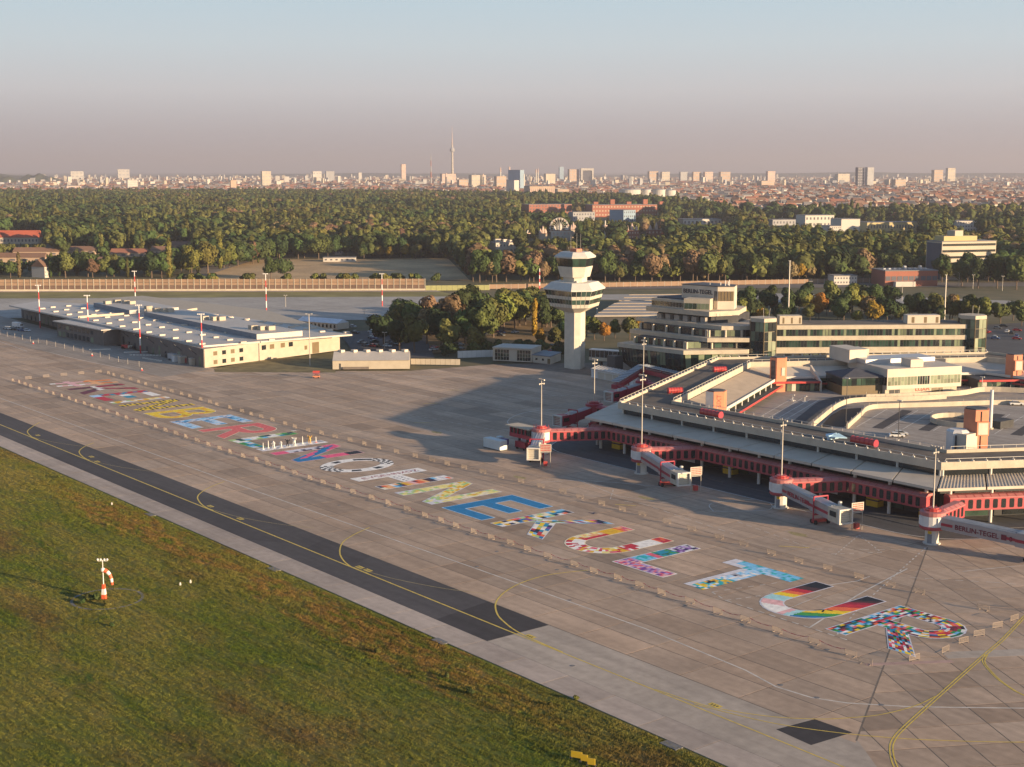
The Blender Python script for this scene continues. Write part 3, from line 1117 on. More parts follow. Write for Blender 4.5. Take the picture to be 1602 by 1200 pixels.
        for k, q in enumerate(qs):
            wq = math.hypot(q[1][0] - q[0][0], q[1][1] - q[0][1])
            hq = math.hypot(q[3][0] - q[0][0], q[3][1] - q[0][1])
            cx_, cy_ = max(1, round(nx * wq / S)) if nx > 1 else 1, max(1, round(ny * hq / H_)) if ny > 1 else 1
            if nx >= 16:
                cx_, cy_ = (16, 52) if hq > 8 else (14, 4)
            for i in range(cx_):
                for j in range(cy_):
                    p = [bil(q, i / cx_, j / cy_), bil(q, (i + 1) / cx_, j / cy_), bil(q, (i + 1) / cx_, (j + 1) / cy_), bil(q, i / cx_, (j + 1) / cy_)]
                    cx, cy = sum(z[0] for z in p) / 4, sum(z[1] for z in p) / 4
                    m.quad(*[(a0 + x, y, zb + 0.0012 * k) for x, y in p], col=fn(k, 0, 0, cx, cy, i, j))
    m.build('paint', 'letter_paint', parent=t)
    if ch == 'H':
        # the red capitals running up the left stem, too worn to read, and grey doodles on the bar
        m = MB(W)
        hr = random.Random(4)
        strokes = ['E', 'Y', '5', 'E', 'H', 'M', 'X', 'D', 'Z']
        seg = {'E': [(0, 0, 0, 1), (0, 0, 1, 0), (0, .5, 1, .5), (0, 1, 1, 1)], 'Y': [(0, 1, .5, .5), (1, 1, .5, .5), (.5, .5, .5, 0)], '5': [(1, 1, 0, 1), (0, 1, 0, .5), (0, .5, 1, .5), (1, .5, 1, 0), (1, 0, 0, 0)],
               'H': [(0, 0, 0, 1), (1, 0, 1, 1), (0, .5, 1, .5)], 'M': [(0, 0, 0, 1), (1, 0, 1, 1), (0, 1, 1, 0)], 'X': [(0, 0, 1, 1), (0, 1, 1, 0)], 'D': [(0, 0, 0, 1), (0, 1, 1, .7), (1, .7, 1, .3), (1, .3, 0, 0)], 'Z': [(0, 1, 1, 1), (1, 1, 0, 0), (0, 0, 1, 0)]}
        for k, s_ in enumerate(strokes):
            y0 = 2.4 + k * 1.98
            for sg in seg[s_]:
                P = lambda u, v: (a0 + 3.0 - 1.9 * v, y0 + 1.35 * u)      # the word runs up the stem
                q = quadstrip(P(sg[0], sg[1]), P(sg[2], sg[3]), 0.32)
                m.quad(*[(x, y, zb + 0.004 + 0.0006 * (k % 3)) for x, y in q], col=C['dred'])
        for k in range(9):
            x, y = a0 + 5 + (k % 5) * 1.4, 9.7 + (k // 5) * 1.5
            m.quad(*[(xx, yy, zb + 0.005) for xx, yy in rect(x, x + .8, y, y + .5)], col=C['grey' if k % 3 else 'navy'])
        m.build('lettering', 'letter_paint', parent=t)
    if ch == 'U' and a0 > -60:
        m = MB(W)
        for q in (quadstrip((11.6, 6.6), (12.5, 8.2), .35), quadstrip((12.5, 8.2), (13.2, 6.8), .35), quadstrip((12.9, 8.6), (13.9, 8.9), .35)):
            m.quad(*[(a0 + x, y, zb + 0.0226) for x, y in q], col=C['black'])
        m.build('scribble', 'letter_paint', parent=t)

# faint doodles beside the letters
for a_, b__, cc in ((-89, 24.5, 'navy'), (-29, 22.0, 'peach'), (-226, 23, 'white')):
    m = MB(W)
    for k in range(5):
        q = quadstrip((a_ - 1 + k * .5, b__ - .6), (a_ + 1 - k * .3, b__ + .6), 0.25)
        m.quad(*[(x, y, 0.026 + 0.002 * k) for x, y in q], col=C[cc])
    m.build('chalk_doodle', 'letter_paint', parent=apron_o)

# ------------------------------------------------------------------ figures standing on the letter I
mat('figure_white', (0.74, 0.72, 0.66), 0.5)
mat('figure_black', (0.02, 0.02, 0.022), 0.5)
mat('figure_gold', (0.62, 0.36, 0.08), 0.4)
mat('figure_red', (0.5, 0.06, 0.06), 0.5)


def figure(a_, b__, h, m, label, arms='up', plinth=0.0):
    base = W(a_, b__, 0.04)
    t = thing('sculpture', label, 'sculpture', base, 'sculptures on the white letter I')
    s = h / 1.0
    f = MB(ident)
    bx, by, bz = base
    z = bz + plinth
    # one continuous lathe body with legs and arms
    me = bpy.data.meshes.new('body')
    bm = bmesh.new()
    V = {}

    def joint(n, x, zz, y=0.0):
        V[n] = bm.verts.new((x * s, y * s, plinth + zz * s))
    joint('pel', 0, .46); joint('wai', 0, .58); joint('che', 0, .72); joint('nec', 0, .82); joint('hea', 0, .93)
    for sg, nm in ((-1, 'l'), (1, 'r')):
        joint('hip' + nm, sg * .09, .44); joint('kne' + nm, sg * .12, .24, -.02); joint('ank' + nm, sg * .13, .03); joint('toe' + nm, sg * .13, .03, -.09)
        joint('sho' + nm, sg * .17, .75)
        if arms == 'up':
            joint('elb' + nm, sg * .27, .82); joint('han' + nm, sg * .31, .97)
        else:
            joint('elb' + nm, sg * .22, .6, -.03); joint('han' + nm, sg * .2, .47, -.12)
    for a, b in [('pel', 'wai'), ('wai', 'che'), ('che', 'nec'), ('nec', 'hea')] + [(x + k, y + k) for k in 'lr' for x, y in (('hip', 'kne'), ('kne', 'ank'), ('ank', 'toe'), ('sho', 'elb'), ('elb', 'han'))] + [('pel', 'hipl'), ('pel', 'hipr'), ('che', 'shol'), ('che', 'shor')]:
        bm.edges.new((V[a], V[b]))
    bm.verts.index_update()
    rad = {'pel': .12, 'wai': .12, 'che': .14, 'nec': .06, 'hea': .085}
    order = list(V)
    bm.to_mesh(me)
    bm.free()
    o = bpy.data.objects.new('body', me)
    me.materials.append(m)
    COL.objects.link(o)
    o.parent = t
    md = o.modifiers.new('skin', 'SKIN')
    for k, nme in enumerate(order):
        r = rad.get(nme, .05 if nme[:3] in ('elb', 'han', 'sho') else .06)
        if nme[:3] == 'hip':
            r = .085
        me.skin_vertices[0].data[k].radius = (r * s, r * s)
        me.skin_vertices[0].data[k].use_root = (nme == 'pel')
    sb_ = o.modifiers.new('sub', 'SUBSURF')
    sb_.levels = sb_.render_levels = 1
    p = MB(ident)
    p.rings(bx, by, [(.32 * s, bz), (.32 * s, bz + plinth + 0.05), (.28 * s, bz + plinth + .07)], 10)
    p.build('plinth', 'figure_white', parent=t)
    t.rotation_euler = (0, 0, R(-20) + rng.uniform(-.3, .3))
    return t


for a_, b__, h, m, lab, arms in ((-205.6, 4.6, 2.2, 'figure_white', 'white standing figure third from the black one, on letter I', 'down'), (-205.2, 6.8, 1.9, 'figure_white', 'small white figure next to the black one on letter I', 'down'),
                                (-204.8, 8.8, 2.3, 'figure_black', 'black figure with raised arms standing on the white letter I', 'up'), (-205.0, 11.2, 2.3, 'figure_white', 'tall white figure beside the black one, dancing', 'up'),
                                (-206.5, 11.9, 2.2, 'figure_white', 'white figure with raised arms behind the dancing one', 'up'), (-205.4, 16.6, 2.4, 'figure_gold', 'golden figure with raised arms standing on the white letter I', 'up')):
    figure(a_, b__, h, MATS[m], lab, arms)
for a_, b__, h, lab in ((-205.6, 1.2, 1.9, 'white slim post at the foot of letter I'), (-206.2, 3.2, 2.2, 'thin white pole on letter I between post and white figure'), (-205.8, 14.4, 2.2, 'thin white pole on letter I beside golden figure'), (-205.2, 18.6, 1.7, 'pale grey post with red foot at the head of letter I')):
    t = thing('marker_post', lab, 'post', W(a_, b__, 0.04))
    m = MB(W)
    m.tube((a_, b__, 0.04), (a_, b__, 0.04 + h), 0.13, 0.08, 8)
    m.build('pole', 'figure_white', parent=t)
    m = MB(W)
    m.rings(a_, b__, [(.38, .04), (.38, .14), (.15, .2)], 10)
    m.build('foot', 'figure_red' if 'red' in lab else 'figure_white', parent=t)

# ------------------------------------------------------------------ barriers round the letters
mat('barrier_mat', (0.36, 0.29, 0.23), 0.6, metal=0.1, amt=0.1)
t0 = thing('crowd_barrier', 'pale steel crowd barrier standing on the apron around the letters', 'barrier', (0, 0, 0), 'crowd barriers around the painted letters')
m = MB(ident)
for z in (0.18, 1.05):
    m.beam((-1.15, 0), (1.15, 0), 0.04, z - 0.02, z + 0.02)
for x in (-1.15, 1.15):
    m.tube((x, 0, 0.0), (x, 0, 1.08), 0.035, n=6)
m.build('frame', 'barrier_mat', parent=t0)
m = MB(ident)
for k in range(15):
    x = -1.05 + k * 0.15
    m.beam((x - 0.014, 0), (x + 0.014, 0), 0.02, 0.2, 1.03)
m.build('bars', 'barrier_mat', parent=t0)
for x in (-0.8, 0.8):
    m = MB(ident)
    m.beam((x, -0.35), (x, 0.35), 0.08, 0.0, 0.06)
    m.build('foot', 'barrier_mat', parent=t0)
tr = tree_of(t0)
first = [True]


SHORT = ['hash sign', 'maroon K', 'white and red E', 'thin pale I', 'striped N', 'yellow B', 'light blue E', 'coral R', 'green L', 'figure-topped I', 'pink and blue N', 'chequered O', 'white H', 'pastel N', 'bright blue E', 'mosaic K', 'red and yellow U', 'pink L', 'sky blue T', 'rainbow U', 'patchwork R']


def near_letter(x):
    return SHORT[min(range(len(LET)), key=lambda i: abs(LET[i][1] + LET[i][2] / 2 - x))]


def place_bar(a_, b__, ang, lab):
    ang += rng.uniform(-.14, .14)
    loc = W(a_, b__, 0)
    if first[0]:
        first[0] = False
        t0.location = loc
        t0.rotation_euler = (0, 0, TH + ang)
        t0['label'] = lab
    else:
        dup(tr, loc, TH + ang, label=lab)


LAB_LO = 'pale steel crowd barrier with red tape, taxiway side of the letters'
LAB_UP = 'pale steel crowd barrier on the terminal side of the letters'
LAB_EN = 'pale steel crowd barrier closing the far end before the hash sign'
LAB_R = 'pale steel crowd barrier curving round the patchwork letter R'
a_ = -384.0
lo = []
while a_ < 12:
    bb = -8.3 + rng.uniform(-.35, .35)
    lo.append((a_, bb))
    place_bar(a_, bb, 0.0, 'pale steel crowd barrier on the taped taxiway side of the ' + near_letter(a_))
    a_ += rng.uniform(6.0, 8.2)
a_ = -380.0


def upb(x):
    pts = [(-386, 28), (-226, 26), (-115, 32.5), (-66, 31.6), (-31, 29.4), (30, 31)]
    for (x0, y0), (x1, y1) in zip(pts, pts[1:]):
        if x <= x1:
            return y0 + (y1 - y0) * (x - x0) / (x1 - x0)
    return 31


up = []
while a_ < 6:
    bb = upb(a_) + rng.uniform(-.4, .4)
    up.append((a_, bb))
    place_bar(a_, bb, 0.02, 'pale steel crowd barrier on the terminal side of the ' + near_letter(a_))
    a_ += rng.uniform(6.2, 9.0)
for k in range(5):
    place_bar(-385.5 + rng.uniform(-.3, .3), -2 + k * 7.0, R(85), LAB_EN)
for x, y, g_ in ((15.4, -9.4, R(20)), (19.3, -1.6, R(75)), (20.2, 5.8, R(95)), (19.4, 12.2, R(80)), (18.9, 17.6, R(80)), (18.4, 24.0, R(85)), (18.0, 30.0, R(85)), (11, 31.0, 0.1), (17, 37.0, 1.4)):
    place_bar(x, y, g_, LAB_R)
# red and white tape between the taxiway side barriers, and a rope on the other side
tape_c = [lin('#b8565c'), lin('#c9938c')]
for (p, q) in zip(lo, lo[1:]):
    m = MB(W)
    pp, qq = (p[0] + 1.1, p[1]), (q[0] - 1.1, q[1])
    for k in range(6):
        f = lambda t: (pp[0] + (qq[0] - pp[0]) * t, pp[1] + (qq[1] - pp[1]) * t)
        sag = lambda t: 0.92 - 1.2 * t * (1 - t)
        t_0, t_1 = k / 6, (k + 1) / 6
        m.beam(f(t_0), f(t_1), 0.03, (sag(t_0) - 0.06, sag(t_1) - 0.06), (sag(t_0) + 0.06, sag(t_1) + 0.06), col=tape_c[k % 2], ext=.02)
    tag(m.build('barrier_tape', 'letter_paint', base=W(p[0], p[1], 0)), 'red and white tape strung on the taxiway side of the ' + near_letter((p[0] + q[0]) / 2), 'tape', 'tapes between the barriers')
m = MB(W)
rr = up + [(11, 31), (17, 37)]
for (p, q) in zip(rr, rr[1:]):
    for k in range(4):
        f = lambda t: (p[0] + (q[0] - p[0]) * t, p[1] + (q[1] - p[1]) * t, 0.8 - 0.9 * t * (1 - t))
        m.tube(f(k / 4), f((k + 1) / 4), 0.03, n=4)
tag(m.build('barrier_rope', mat('rope_mat', (0.3, 0.22, 0.17), 0.8), base=W(-180, 30, 0)), 'thin brown rope strung between barriers on the terminal side', 'rope')

# ------------------------------------------------------------------ hexagonal gate building
mat('cream_concrete', (0.46, 0.40, 0.315), 0.8, amt=0.13, scale=0.35, coord='world', amt2=0.08, scale2=2.5)
mat('white_panel', (0.52, 0.455, 0.375), 0.6, amt=0.1, scale=0.25, coord='world', rand=0.06)
mat('tan_roof', (0.40, 0.325, 0.25), 0.85, amt=0.12, scale=0.3, coord='world')
mat('deck_brown', (0.115, 0.095, 0.078), 0.9, amt=0.3, scale=0.25, coord='world')
mat('dark_glass', (0.018, 0.022, 0.024), 0.12, amt=0.3, scale=0.4, spec=0.8)
mat('green_glass', (0.030, 0.056, 0.042), 0.10, amt=0.5, scale=0.25, coord='world', rand=0.5, spec=1.0)
mat('blind_glass', (0.17, 0.20, 0.125), 0.25, amt=0.2, scale=0.4, rand=0.4, spec=0.8)
mat('gallery_red', (0.37, 0.055, 0.066), 0.5, amt=0.12, scale=0.5, coord='world')
mat('gallery_roof', (0.40, 0.145, 0.14), 0.55, amt=0.12, scale=0.5, coord='world', rand=0.05)
mat('deep_red', (0.33, 0.022, 0.045), 0.45, amt=0.12, scale=0.5, coord='world')
mat('bright_red', (0.44, 0.055, 0.05), 0.4, amt=0.08)
mat('silver', (0.50, 0.51, 0.53), 0.4, metal=0.5, amt=0.1, scale=0.6)
mat('white_post', (0.58, 0.55, 0.50), 0.6, amt=0.06)
mat('dark_steel', (0.06, 0.06, 0.065), 0.6, amt=0.1)
mat('drum_grey', (0.62, 0.61, 0.60), 0.6, amt=0.1, scale=0.5)
mat('yellow_box', (0.60, 0.40, 0.025), 0.5, amt=0.1)
mat('dark_wall', (0.035, 0.036, 0.04), 0.7, amt=0.3, scale=0.3)
mat('kerb_mat', (0.33, 0.30, 0.27), 0.85, amt=0.15, scale=0.5, coord='world')

HX = [(-149.0, 77.0), (-31.0, 77.0), (28.0, 179.0), (-31.0, 280.0), (-147.0, 278.0), (-203.5, 180.5)]


def lineint(p, d, q, e):
    den = d[0] * e[1] - d[1] * e[0]
    t = ((q[0] - p[0]) * e[1] - (q[1] - p[1]) * e[0]) / den
    return (p[0] + d[0] * t, p[1] + d[1] * t)


def ring(off, poly=HX):
    """the outline moved inwards by off"""
    n = len(poly)
    L = []
    for k in range(n):
        p, q = poly[k], poly[(k + 1) % n]
        l = math.hypot(q[0] - p[0], q[1] - p[1])
        d = ((q[0] - p[0]) / l, (q[1] - p[1]) / l)
        L.append(((p[0] - d[1] * off, p[1] + d[0] * off), d))
    return [lineint(L[k - 1][0], L[k - 1][1], L[k][0], L[k][1]) for k in range(n)]


def lerp(p, q, t):
    return tuple(p[i] + (q[i] - p[i]) * t for i in range(len(p)))


# service road round the building and the kerbed pavement below the gallery
rd = MB(W)
o1, o2 = ring(-12.2), ring(-4.2)


def rounded(poly, r, n=6):
    out = []
    for k in range(len(poly)):
        p, a, c = poly[k], poly[k - 1], poly[(k + 1) % len(poly)]
        la, lc = math.hypot(a[0] - p[0], a[1] - p[1]), math.hypot(c[0] - p[0], c[1] - p[1])
        s, e = lerp(p, a, r / la), lerp(p, c, r / lc)
        for i in range(n + 1):
            t = i / n
            out.append(tuple((1 - t) ** 2 * s[d] + 2 * t * (1 - t) * p[d] + t * t * e[d] for d in (0, 1)))
    return out


ro, ri = rounded(o1, 11), rounded(o2, 7)
for k in range(len(ro)):
    k2 = (k + 1) % len(ro)
    rd.quad(ro[k] + (0.014,), ro[k2] + (0.014,), ri[k2] + (0.014,), ri[k] + (0.014,))
road_o = rd.build('service_road', 'road_mat', kind='structure')
ln = MB(W)
ro2, ro3 = rounded(ring(-12.0), 11), rounded(ring(-11.75), 11)
for k in range(len(ro2)):
    k2 = (k + 1) % len(ro2)
    ln.quad(ro2[k] + (0.019,), ro2[k2] + (0.019,), ro3[k2] + (0.019,), ro3[k] + (0.019,))
ln.build('edge_line', 'white_paint', parent=road_o)
pv = MB(W)
pv.prism(ri, -0.2, 0.14, bottom=False)
pv.build('gate_pavement', 'road_mat', kind='structure')

gate = thing('gate_building', 'hexagonal gate building with red glazed gallery and flat parking roof', 'terminal', W(*HX[0], 0.14))
DETAIL = (5, 0, 1, 4)


def along(p, q, step, inset=0.0):
    L = math.hypot(q[0] - p[0], q[1] - p[1])
    n = max(1, int(round((L - 2 * inset) / step)))
    return [lerp(p, q, (inset + (L - 2 * inset) * k / n) / L) for k in range(n + 1)]


def panel(p, q, z0, z1, t, name, m, parent, n_off=0.0):
    """upright panel from p to q with thickness t, moved by n_off to the right-hand side of p->q"""
    L = math.hypot(q[0] - p[0], q[1] - p[1])
    nx, ny = (q[1] - p[1]) / L, -(q[0] - p[0]) / L
    p2 = (p[0] + nx * n_off, p[1] + ny * n_off)
    q2 = (q[0] + nx * n_off, q[1] + ny * n_off)
    b = MB(W)
    b.beam(p2, q2, t, z0, z1)
    return b.build(name, m, parent=parent)


dk_o, dk_i = ring(7.6), ring(20.8)          # upper deck outline
lr_o, lr_i = ring(-1.2), ring(9.2)          # lower outer roof
wl = ring(7.0)
ir_o, ir_i = ring(22.0), ring(32.6)         # inner sloping roof towards the court
ca_i = ring(36.0)
for k in range(6):
    k2 = (k + 1) % 6
    det = k in DETAIL
    # ground floor wall
    b = MB(W)
    b.prism([wl[k], wl[k2], ring(30)[k2], ring(30)[k]], 0.1, 8.6)
    b.build('wall', 'dark_wall', parent=gate)
    # upper deck slab, fascia and parapets
    b = MB(W)
    b.prism([dk_o[k], dk_o[k2], dk_i[k2], dk_i[k]], 11.9, 12.35)
    deck = b.build('roof_deck', 'deck_brown', parent=gate)
    f_o, f_i = ring(7.2), ring(7.75)
    b = MB(W)
    b.prism([f_o[k], f_o[k2], f_i[k2], f_i[k]], 11.3, 13.15)
    b.build('fascia', 'cream_concrete', parent=gate)
    f_o, f_i = ring(20.9), ring(21.45)
    b = MB(W)
    b.prism([f_o[k], f_o[k2], f_i[k2], f_i[k]], 11.0, 13.15)
    b.build('inner_parapet', 'cream_concrete', parent=gate)
    # clerestory below the fascia
    c_o, c_i = ring(8.6), ring(9.0)
    b = MB(W)
    b.prism([c_o[k], c_o[k2], c_i[k2], c_i[k]], 9.0, 11.9)
    b.build('clerestory', 'dark_glass', parent=gate)
    # roofs as panels with open seams
    P0, P1 = lr_o[k], lr_o[k2]
    I0, I1 = lr_i[k], lr_i[k2]
    np_ = 10 if det else 1
    for j in range(np_):
        s0, s1 = j / np_, (j + 1) / np_
        e = 0.0016 if det else 0
        a0, a1 = lerp(P0, P1, s0 + e), lerp(P0, P1, s1 - e)
        c0, c1 = lerp(I0, I1, s0 + e), lerp(I0, I1, s1 - e)
        b = MB(W)
        pl = [a0, a1, c1, c0]
        i = len(b.v)
        b.v += [W(x, y, z) for (x, y), z in zip(pl, (8.35, 8.35, 9.35, 9.35))] + [W(x, y, z) for (x, y), z in zip(pl, (9.0, 9.0, 9.75, 9.75))]
        b.f += [(0, 1, 5, 4), (1, 2, 6, 5), (2, 3, 7, 6), (3, 0, 4, 7), (4, 5, 6, 7), (3, 2, 1, 0)]
        b.c += [None] * 6
        pn = b.build('roof_panel', 'white_panel', parent=gate)
        if k == 1:                                  # standing seams that catch the low sun
            rb = MB(W)
            for q in range(14):
                t = (q + 0.5) / 14
                x0, x1 = lerp(a0, a1, t), lerp(c0, c1, t)
                rb.beam(x0, x1, 0.12, (8.98, 9.73), (9.08, 9.83))
            rb.build('seams', 'white_panel', parent=pn)['kind'] = 'stuff'
    # inner roof towards the court
    P0, P1, I0, I1 = ir_o[k], ir_o[k2], ir_i[k], ir_i[k2]
    b = MB(W)
    pl = [P0, P1, I1, I0]
    b.v += [W(x, y, z) for (x, y), z in zip(pl, (10.5, 10.5, 8.6, 8.6))] + [W(x, y, z) for (x, y), z in zip(pl, (11.3, 11.3, 9.2, 9.2))]
    b.f += [(0, 1, 5, 4), (1, 2, 6, 5), (2, 3, 7, 6), (3, 0, 4, 7), (4, 5, 6, 7), (3, 2, 1, 0)]
    b.c += [None] * 6
    b.build('court_roof', 'tan_roof' if k in (5, 0) else 'white_panel', parent=gate)
    j0, j1 = ring(32.7), ring(33.1)
    b = MB(W)
    b.prism([j0[k], j0[k2], j1[k2], j1[k]], 8.6, 9.45)
    b.build('roof_edge', 'white_post', parent=gate)
    b = MB(W)
    b.prism([ring(31)[k], ring(31)[k2], ring(35.4)[k2], ring(35.4)[k]], 7.0, 7.25)
    b.build('canopy', 'dark_wall', parent=gate)
    b = MB(W)
    b.prism([ring(35.4)[k], ring(35.4)[k2], ring(35.7)[k2], ring(35.7)[k]], 6.75, 7.35)
    b.build('canopy_edge', 'bright_red', parent=gate)
    b = MB(W)
    b.prism([ring(30.1)[k], ring(30.1)[k2], ring(31.4)[k2], ring(31.4)[k]], 4.9, 8.6)
    b.build('court_front', 'blind_glass' if k in (5, 4) else 'dark_glass', parent=gate)
    if det:
        for q in along(j1[k], j1[k2], 8.0, 4):
            b = MB(W)
            b.tube(q + (7.2,), q + (8.8,), 0.22, n=6)
            b.build('post', 'white_post', parent=gate)
    if not det:
        continue
    # posts carrying the roofs
    for q in along(ring(1.2)[k], ring(1.2)[k2], 9.9, 3.0):
        b = MB(W)
        b.rings(q[0], q[1], [(0.42, 0.14), (0.42, 8.6)], 8)
        b.build('column', 'white_post', parent=gate)
    for q in along(ring(8.45)[k], ring(8.45)[k2], 11.8, 0.3):
        b = MB(W)
        b.rings(q[0], q[1], [(0.32, 9.4), (0.32, 11.6)], 8)
        b.build('roof_post', 'white_post', parent=gate)
    # railing on the deck edges
    for off, zz in ((7.45, 13.15), (21.2, 13.15)):
        ps = along(ring(off)[k], ring(off)[k2], 3.4, 1.0)
        b = MB(W)
        for q in ps:
            b.tube(q + (zz,), q + (zz + 0.75,), 0.06, n=5)
        b.tube(ps[0] + (zz + 0.75,), ps[-1] + (zz + 0.75,), 0.06, n=5)
        b.build('deck_railing', 'white_post', parent=gate)
        if off < 10:
            b = MB(W)
            for q in ps:
                b.beam((q[0] - .3, q[1]), (q[0] + .3, q[1]), 0.3, zz + 0.02, zz + 0.28)
            lo_ = b.build('deck_lamps', 'white_post', parent=gate)
            lo_['kind'] = 'stuff'
    # entrances in the ground floor wall
    ps = along(wl[k], wl[k2], 9.9, 6.0)
    for j, q in enumerate(ps[:-1]):
        q2 = lerp(q, ps[j + 1], 0.62)
        panel(q, q2, 0.3, 3.2, 0.12, 'shopfront', ('dark_glass', 'green_glass', 'drum_grey')[(j * 5 + k) % 3] if k != 0 else ('dark_glass', 'dark_glass', 'drum_grey', 'dark_glass', 'green_glass')[j % 5], gate, 0.08)


def corridor(p, q, name, w=3.2, z0=3.6, z1=6.55, roofh=0.55, step=2.0, win=(1.12, 2.1), sides=(1,), m='gallery_red', parent=None, rm_='gallery_roof', ends=1.0):
    """glazed corridor on posts: body, curved roof, one object for each window"""
    par = parent or gate
    b = MB(W)
    b.beam(p, q, w, z0, z1)
    body = b.build(name, m, parent=par)
    dx, dy = q[0] - p[0], q[1] - p[1]
    L = math.hypot(dx, dy)
    dx, dy = dx / L, dy / L
    nx, ny = dy, -dx
    n_r = max(1, int(round(L / step)))
    rf = MB(W)
    prof = [(-w / 2 - .12, z1 - 0.15), (-w / 2 - .12, z1 + 0.05), (-w / 4, z1 + roofh), (w / 4, z1 + roofh), (w / 2 + .12, z1 + 0.05), (w / 2 + .12, z1 - 0.15)]
    A_ = [(p[0] + nx * s, p[1] + ny * s, z) for s, z in prof]
    B_ = [(q[0] + nx * s, q[1] + ny * s, z) for s, z in prof]
    for i in range(5):
        rf.quad(A_[i], A_[i + 1], B_[i + 1], B_[i])
    rf.quad(*A_)
    rf.quad(*B_[::-1])
    ro_ = rf.build('roof', rm_, parent=body)
    rb = MB(W)
    for i in range(n_r + 1):
        t = i / n_r
        c = (p[0] + dx * L * t, p[1] + dy * L * t)
        for s in range(4):
            a, e = prof[s + 1] if s < 3 else prof[4], prof[s + 2] if s < 3 else prof[5]
        rb.beam((c[0] + nx * (-w / 2 - .1), c[1] + ny * (-w / 2 - .1)), (c[0] + nx * (-w / 4), c[1] + ny * (-w / 4)), 0.1, (z1 - .02, z1 + roofh - .06), (z1 + 0.11, z1 + roofh + 0.06))
        rb.beam((c[0] + nx * (w / 2 + .1), c[1] + ny * (w / 2 + .1)), (c[0] + nx * (w / 4), c[1] + ny * (w / 4)), 0.1, (z1 - .02, z1 + roofh - .06), (z1 + 0.11, z1 + roofh + 0.06))
    rbo = rb.build('roof_ribs', m, parent=body)
    rbo['kind'] = 'stuff'
    for sd in sides:
        n_w = max(1, int((L - 2 * ends) / step))
        g0 = (L - n_w * step) / 2
        for i in range(n_w):
            t = g0 + (i + .5) * step
            c = (p[0] + dx * t, p[1] + dy * t)
            off = sd * (w / 2 + 0.015)
            c = (c[0] + nx * off, c[1] + ny * off)
            wb = MB(W)
            h0 = z0 + 0.42
            # tall pane with clipped corners
            pw, ph = win
            pane = [(-pw / 2, .18), (-pw / 2 + .18, 0), (pw / 2 - .18, 0), (pw / 2, .18), (pw / 2, ph - .18), (pw / 2 - .18, ph), (-pw / 2 + .18, ph), (-pw / 2, ph - .18)]
            F_ = [(c[0] + dx * s + nx * sd * .03, c[1] + dy * s + ny * sd * .03, h0 + z) for s, z in pane]
            B__ = [(c[0] + dx * s - nx * sd * .06, c[1] + dy * s - ny * sd * .06, h0 + z) for s, z in pane]
            wb.quad(*(F_ if sd > 0 else F_[::-1]))
            for z in range(8):
                wb.quad(F_[z], F_[(z + 1) % 8], B__[(z + 1) % 8], B__[z])
            wb.build('window', 'dark_glass', parent=body)
    return body


gl = ring(0.6)
corridor(lerp(gl[0], gl[1], 0.008), lerp(gl[0], gl[1], 0.985), 'gallery')
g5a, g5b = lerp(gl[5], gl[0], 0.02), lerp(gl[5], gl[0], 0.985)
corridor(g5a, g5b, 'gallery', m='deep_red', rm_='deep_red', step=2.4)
corridor(lerp(gl[1], gl[2], 0.02), lerp(gl[1], gl[2], 0.6), 'gallery', step=2.0)

# rotundas, oblique link corridors and jet bridges ------------------------------------------------
ROT = [((-151.0, 60.5), 60, 19.0, (-138.6, 47.6), 'first'), ((-113.6, 64.0), 60, 15.2, (-91.5, 56.2), 'second'), ((-64.8, 63.2), 60, 16.0, (-42.0, 56.6), 'third'), ((-22.8, 63.6), 100, 13.0, (8.0, 70.0), 'fourth'),
       ((-173.5, 101.0), 0, 15.0, (-172.3, 86.5), 'fifth'), ((-199.2, 147.2), 0, 15.0, (-197.0, 130.5), 'sixth')]
RLAB = ['beside the white container', 'opposite the blue letter E', 'opposite the pink letter L', 'before the lit gate facade', 'on the shaded gate side', 'nearest the control tower']
mat('mast_steel', (0.42, 0.39, 0.35), 0.5, metal=0.3, amt=0.08)


def rib_text(txt, size, thick, m, parent, origin, ux, uz, name='lettering'):
    """raised letters of a word standing in the plane of ux and the vertical"""
    cu = bpy.data.curves.new('tmp_text', 'FONT')
    cu.body = txt
    cu.size = size
    cu.extrude = thick
    cu.resolution_u = 2
    cu.offset = 0.012 * size
    o = bpy.data.objects.new('tmp_text', cu)
    COL.objects.link(o)
    dg = bpy.context.evaluated_depsgraph_get()
    me = bpy.data.meshes.new_from_object(o.evaluated_get(dg))
    bpy.data.objects.remove(o)
    bpy.data.curves.remove(cu)
    bx, by, bz = parent['_base']
    ux, uz = Vector(ux), Vector(uz)
    nn = ux.cross(uz)
    og = Vector(origin) - Vector((bx, by, bz))
    for v in me.vertices:
        c = v.co.copy()
        v.co = og + ux * c.x + uz * c.y + nn * c.z
    me.materials.clear()
    me.materials.append(MATS[m] if isinstance(m, str) else m)
    t = bpy.data.objects.new(name, me)
    COL.objects.link(t)
    t.parent = parent
    t['_base'] = tuple(parent['_base'])
    t['kind'] = 'stuff'
    return t


